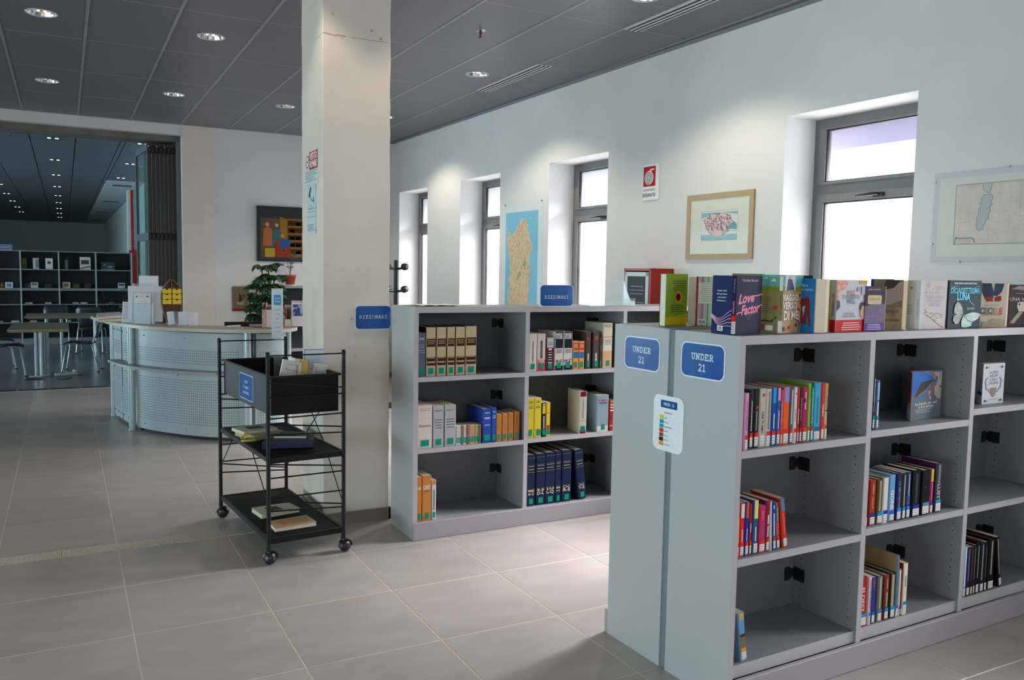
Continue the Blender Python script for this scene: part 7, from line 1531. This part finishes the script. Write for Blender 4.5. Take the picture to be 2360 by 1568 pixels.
# tables and chairs
ttop = ramp_mat('table_laminate', [(.3, '#7d7150'), (.7, '#8f8260')], scale=4, rough=.35, stretch=(1, 4, 1)); steelt = M('#a9b4b8', .28, .7)
def table(label, x0, x1, y0, y1, legs, r_leg):
    cx, cy = (x0+x1)/2, (y0+y1)/2; r_ = thing('reading_table', label, 'table', (cx, cy, 0), 0, 'tables in the room beyond'); w_, d_ = (x1-x0)/2, (y1-y0)/2
    mb = MB(); q = [(-w_, -d_), (w_, -d_), (w_, d_), (-w_, d_)]; mb.prism(q, .728, .742, ttop, side=M('#a39872', .4)); q2 = [(-w_*.92, -d_*.96), (w_*.92, -d_*.96), (w_*.92, d_*.96), (-w_*.92, d_*.96)]
    mb.add([(x, y, .728) for x, y in q]+[(x, y, .705) for x, y in q2], [(i, (i+1) % 4, (i+1) % 4+4, i+4) for i in range(4)]+[(4, 5, 6, 7)], M('#b0a68a', .4)); mb.build('tabletop', r_)
    for (lx, ly) in legs: mb = MB(); mb.tube([(lx-cx, ly-cy, .0015), (lx-cx, ly-cy, .705)], r_leg, steelt, 10); mb.build('leg', r_)
table('nearer square-edged reading table with a cluster of four steel legs', -.66, .04, 12.33, 13.88, [(-.37, 13.55), (-.30, 13.45), (-.335, 13.75), (-.27, 13.7)], .028)
table('farther reading table in front of the grey bookshelf', -.58, .62, 15.35, 16.5, [(-.28, 15.9), (-.06, 15.9), (.45, 15.6), (.45, 16.3), (-.28, 16.3)], .024)
blackp = M('#1a1a20', .4)
def chair(x, y, rz, label):
    r_ = thing('reading_chair', label, 'chair', (x, y, 0), rz, 'chairs in the room beyond')
    # seat faces +x (front), back at -x
    mb = MB(); N_ = 7; xs = [-.20+.42*i/(N_-1) for i in range(N_)]; zz = [.445, .44, .437, .44, .447, .45, .425]; vs = []
    for dz in (0, -.014):
        for i in range(N_):
            for s_ in (-1, 1): vs.append((xs[i], s_*(.20+.02*math.sin(i)), zz[i]+dz))
    fs = []
    for i in range(N_-1):
        a = 2*i; b = 2*N_+2*i; fs += [(a, a+1, a+3, a+2), (b, b+1, b+3, b+2), (a, a+2, b+2, b), (a+1, a+3, b+3, b+1)]
    fs += [(0, 1, 2*N_+1, 2*N_), (2*N_-2, 2*N_-1, 4*N_-1, 4*N_-2)]; mb.add(vs, fs, blackp, True); mb.build('seat', r_)
    mb = MB(); vs = []; hz = [.50, .58, .68, .78, .84]; wx = [.15, .18, .205, .20, .17]; bx_ = [-.215, -.245, -.265, -.285, -.30]
    for dx in (0, -.012):
        for z_, w_, b_ in zip(hz, wx, bx_):
            for q in (-1, -.5, 0, .5, 1): vs.append((b_+dx+.02*(q*q), q*w_, z_))
    fs = []
    for i in range(4):
        for j in range(4):
            a = i*5+j; fs += [(a, a+1, a+6, a+5), (a+25, a+26, a+31, a+30)]
    rim_ = [0, 1, 2, 3, 4, 9, 14, 19, 24, 23, 22, 21, 20, 15, 10, 5]; fs += [(rim_[i], rim_[(i+1) % 16], rim_[(i+1) % 16]+25, rim_[i]+25) for i in range(16)]
    mb.add(vs, fs, M('#33363f', .35), True); mb.build('backrest', r_)
    for s_ in (-1, 1):
        mb = MB(); mb.tube([(.23, s_*.215, .012), (.17, s_*.195, .40), (.13, s_*.19, .425), (-.16, s_*.19, .43)], .011, steelt, 8); mb.lathe([(.0, .0015), (.016, .0015), (.014, .02), (0, .02)], blackp, 8, Matrix.Translation((.23, s_*.215, 0))); mb.build('leg', r_)
        mb = MB(); mb.tube([(-.25, s_*.215, .012), (-.17, s_*.195, .40), (-.20, s_*.17, .50), (-.275, s_*.16, .72)], .011, steelt, 8); mb.lathe([(.0, .0015), (.016, .0015), (.014, .02), (0, .02)], blackp, 8, Matrix.Translation((-.25, s_*.215, 0))); mb.build('leg', r_)
PI = math.pi
chair(.20, 14.0, PI-.15, 'chair with a curved back pulled out beside the desk, facing the nearer table')
chair(-.75, 13.75, .05, 'chair at the picture edge facing the nearer table')
chair(-.92, 14.75, .1, 'farther chair at the picture edge behind its neighbour')
chair(.42, 17.0, PI*.5-.2, 'dark chair between the desk and the far bookshelf')
chair(-.15, 17.35, -PI*.5, 'chair with a pale translucent back beyond the farther table')
# power strip and adaptors on the floor
a = onZ(127, 868); b = onZ(177, 864); r_ = thing('power_strip', 'white power strip lying on the floor by the nearer table', 'power strip', (a.x, a.y, 0), math.atan2(b.y-a.y, b.x-a.x)); L = (b-a).length
mb = MB(); mb.rbox(0, L, -.03, .03, .0015, .045, M('#dfe4e6', .4), .008); mb.build('body', r_)
for k in range(5): mb = MB(); mb.lathe([(0, .0455), (.018, .0455), (.02, .044)], M('#9aa2a6', .5), 10, Matrix.Translation((.03+k*.05, 0, 0))); mb.build('socket', r_)
mb = MB(); mb.rbox(L-.05, L-.01, -.025, .025, .0455, .075, M('#dfe4e6', .4), .004); mb.build('plug', r_)
r_ = thing('power_cable', 'thin dark cable looping beside the power strip', 'cable', onZ(150, 875)); o = onZ(150, 875); mb = MB()
mb.tube([onZ(x, y)-o+Vector((0, 0, .006)) for x, y in ((118, 868), (126, 873), (140, 876), (155, 874), (165, 870))], .005, M('#3a3640', .5), 6); mb.tube([onZ(x, y)-o+Vector((0, 0, .006)) for x, y in ((178, 866), (186, 866), (190, 865))], .005, M('#3a3640', .5), 6); mb.build('cord', r_)
r_ = thing('floor_socket_box', 'opened dark floor socket lid with white plug by the table leg', 'floor box', onZ(77, 876)); o = onZ(77, 876); mb = MB()
q = [onZ(x, y)-o for x, y in ((56, 877), (96, 876), (98, 872), (62, 873))]; mb.prism([(p.x, p.y) for p in q], .0015, .012, M('#2a282c', .5)); mb.build('lid', r_)
mb = MB(); mb.tube([onZ(x, y)-o+Vector((0, 0, .022)) for x, y in ((68, 872), (80, 872), (98, 871), (116, 867))], .012, M('#d9dce0', .4), 6); mb.build('plug_lead', r_)
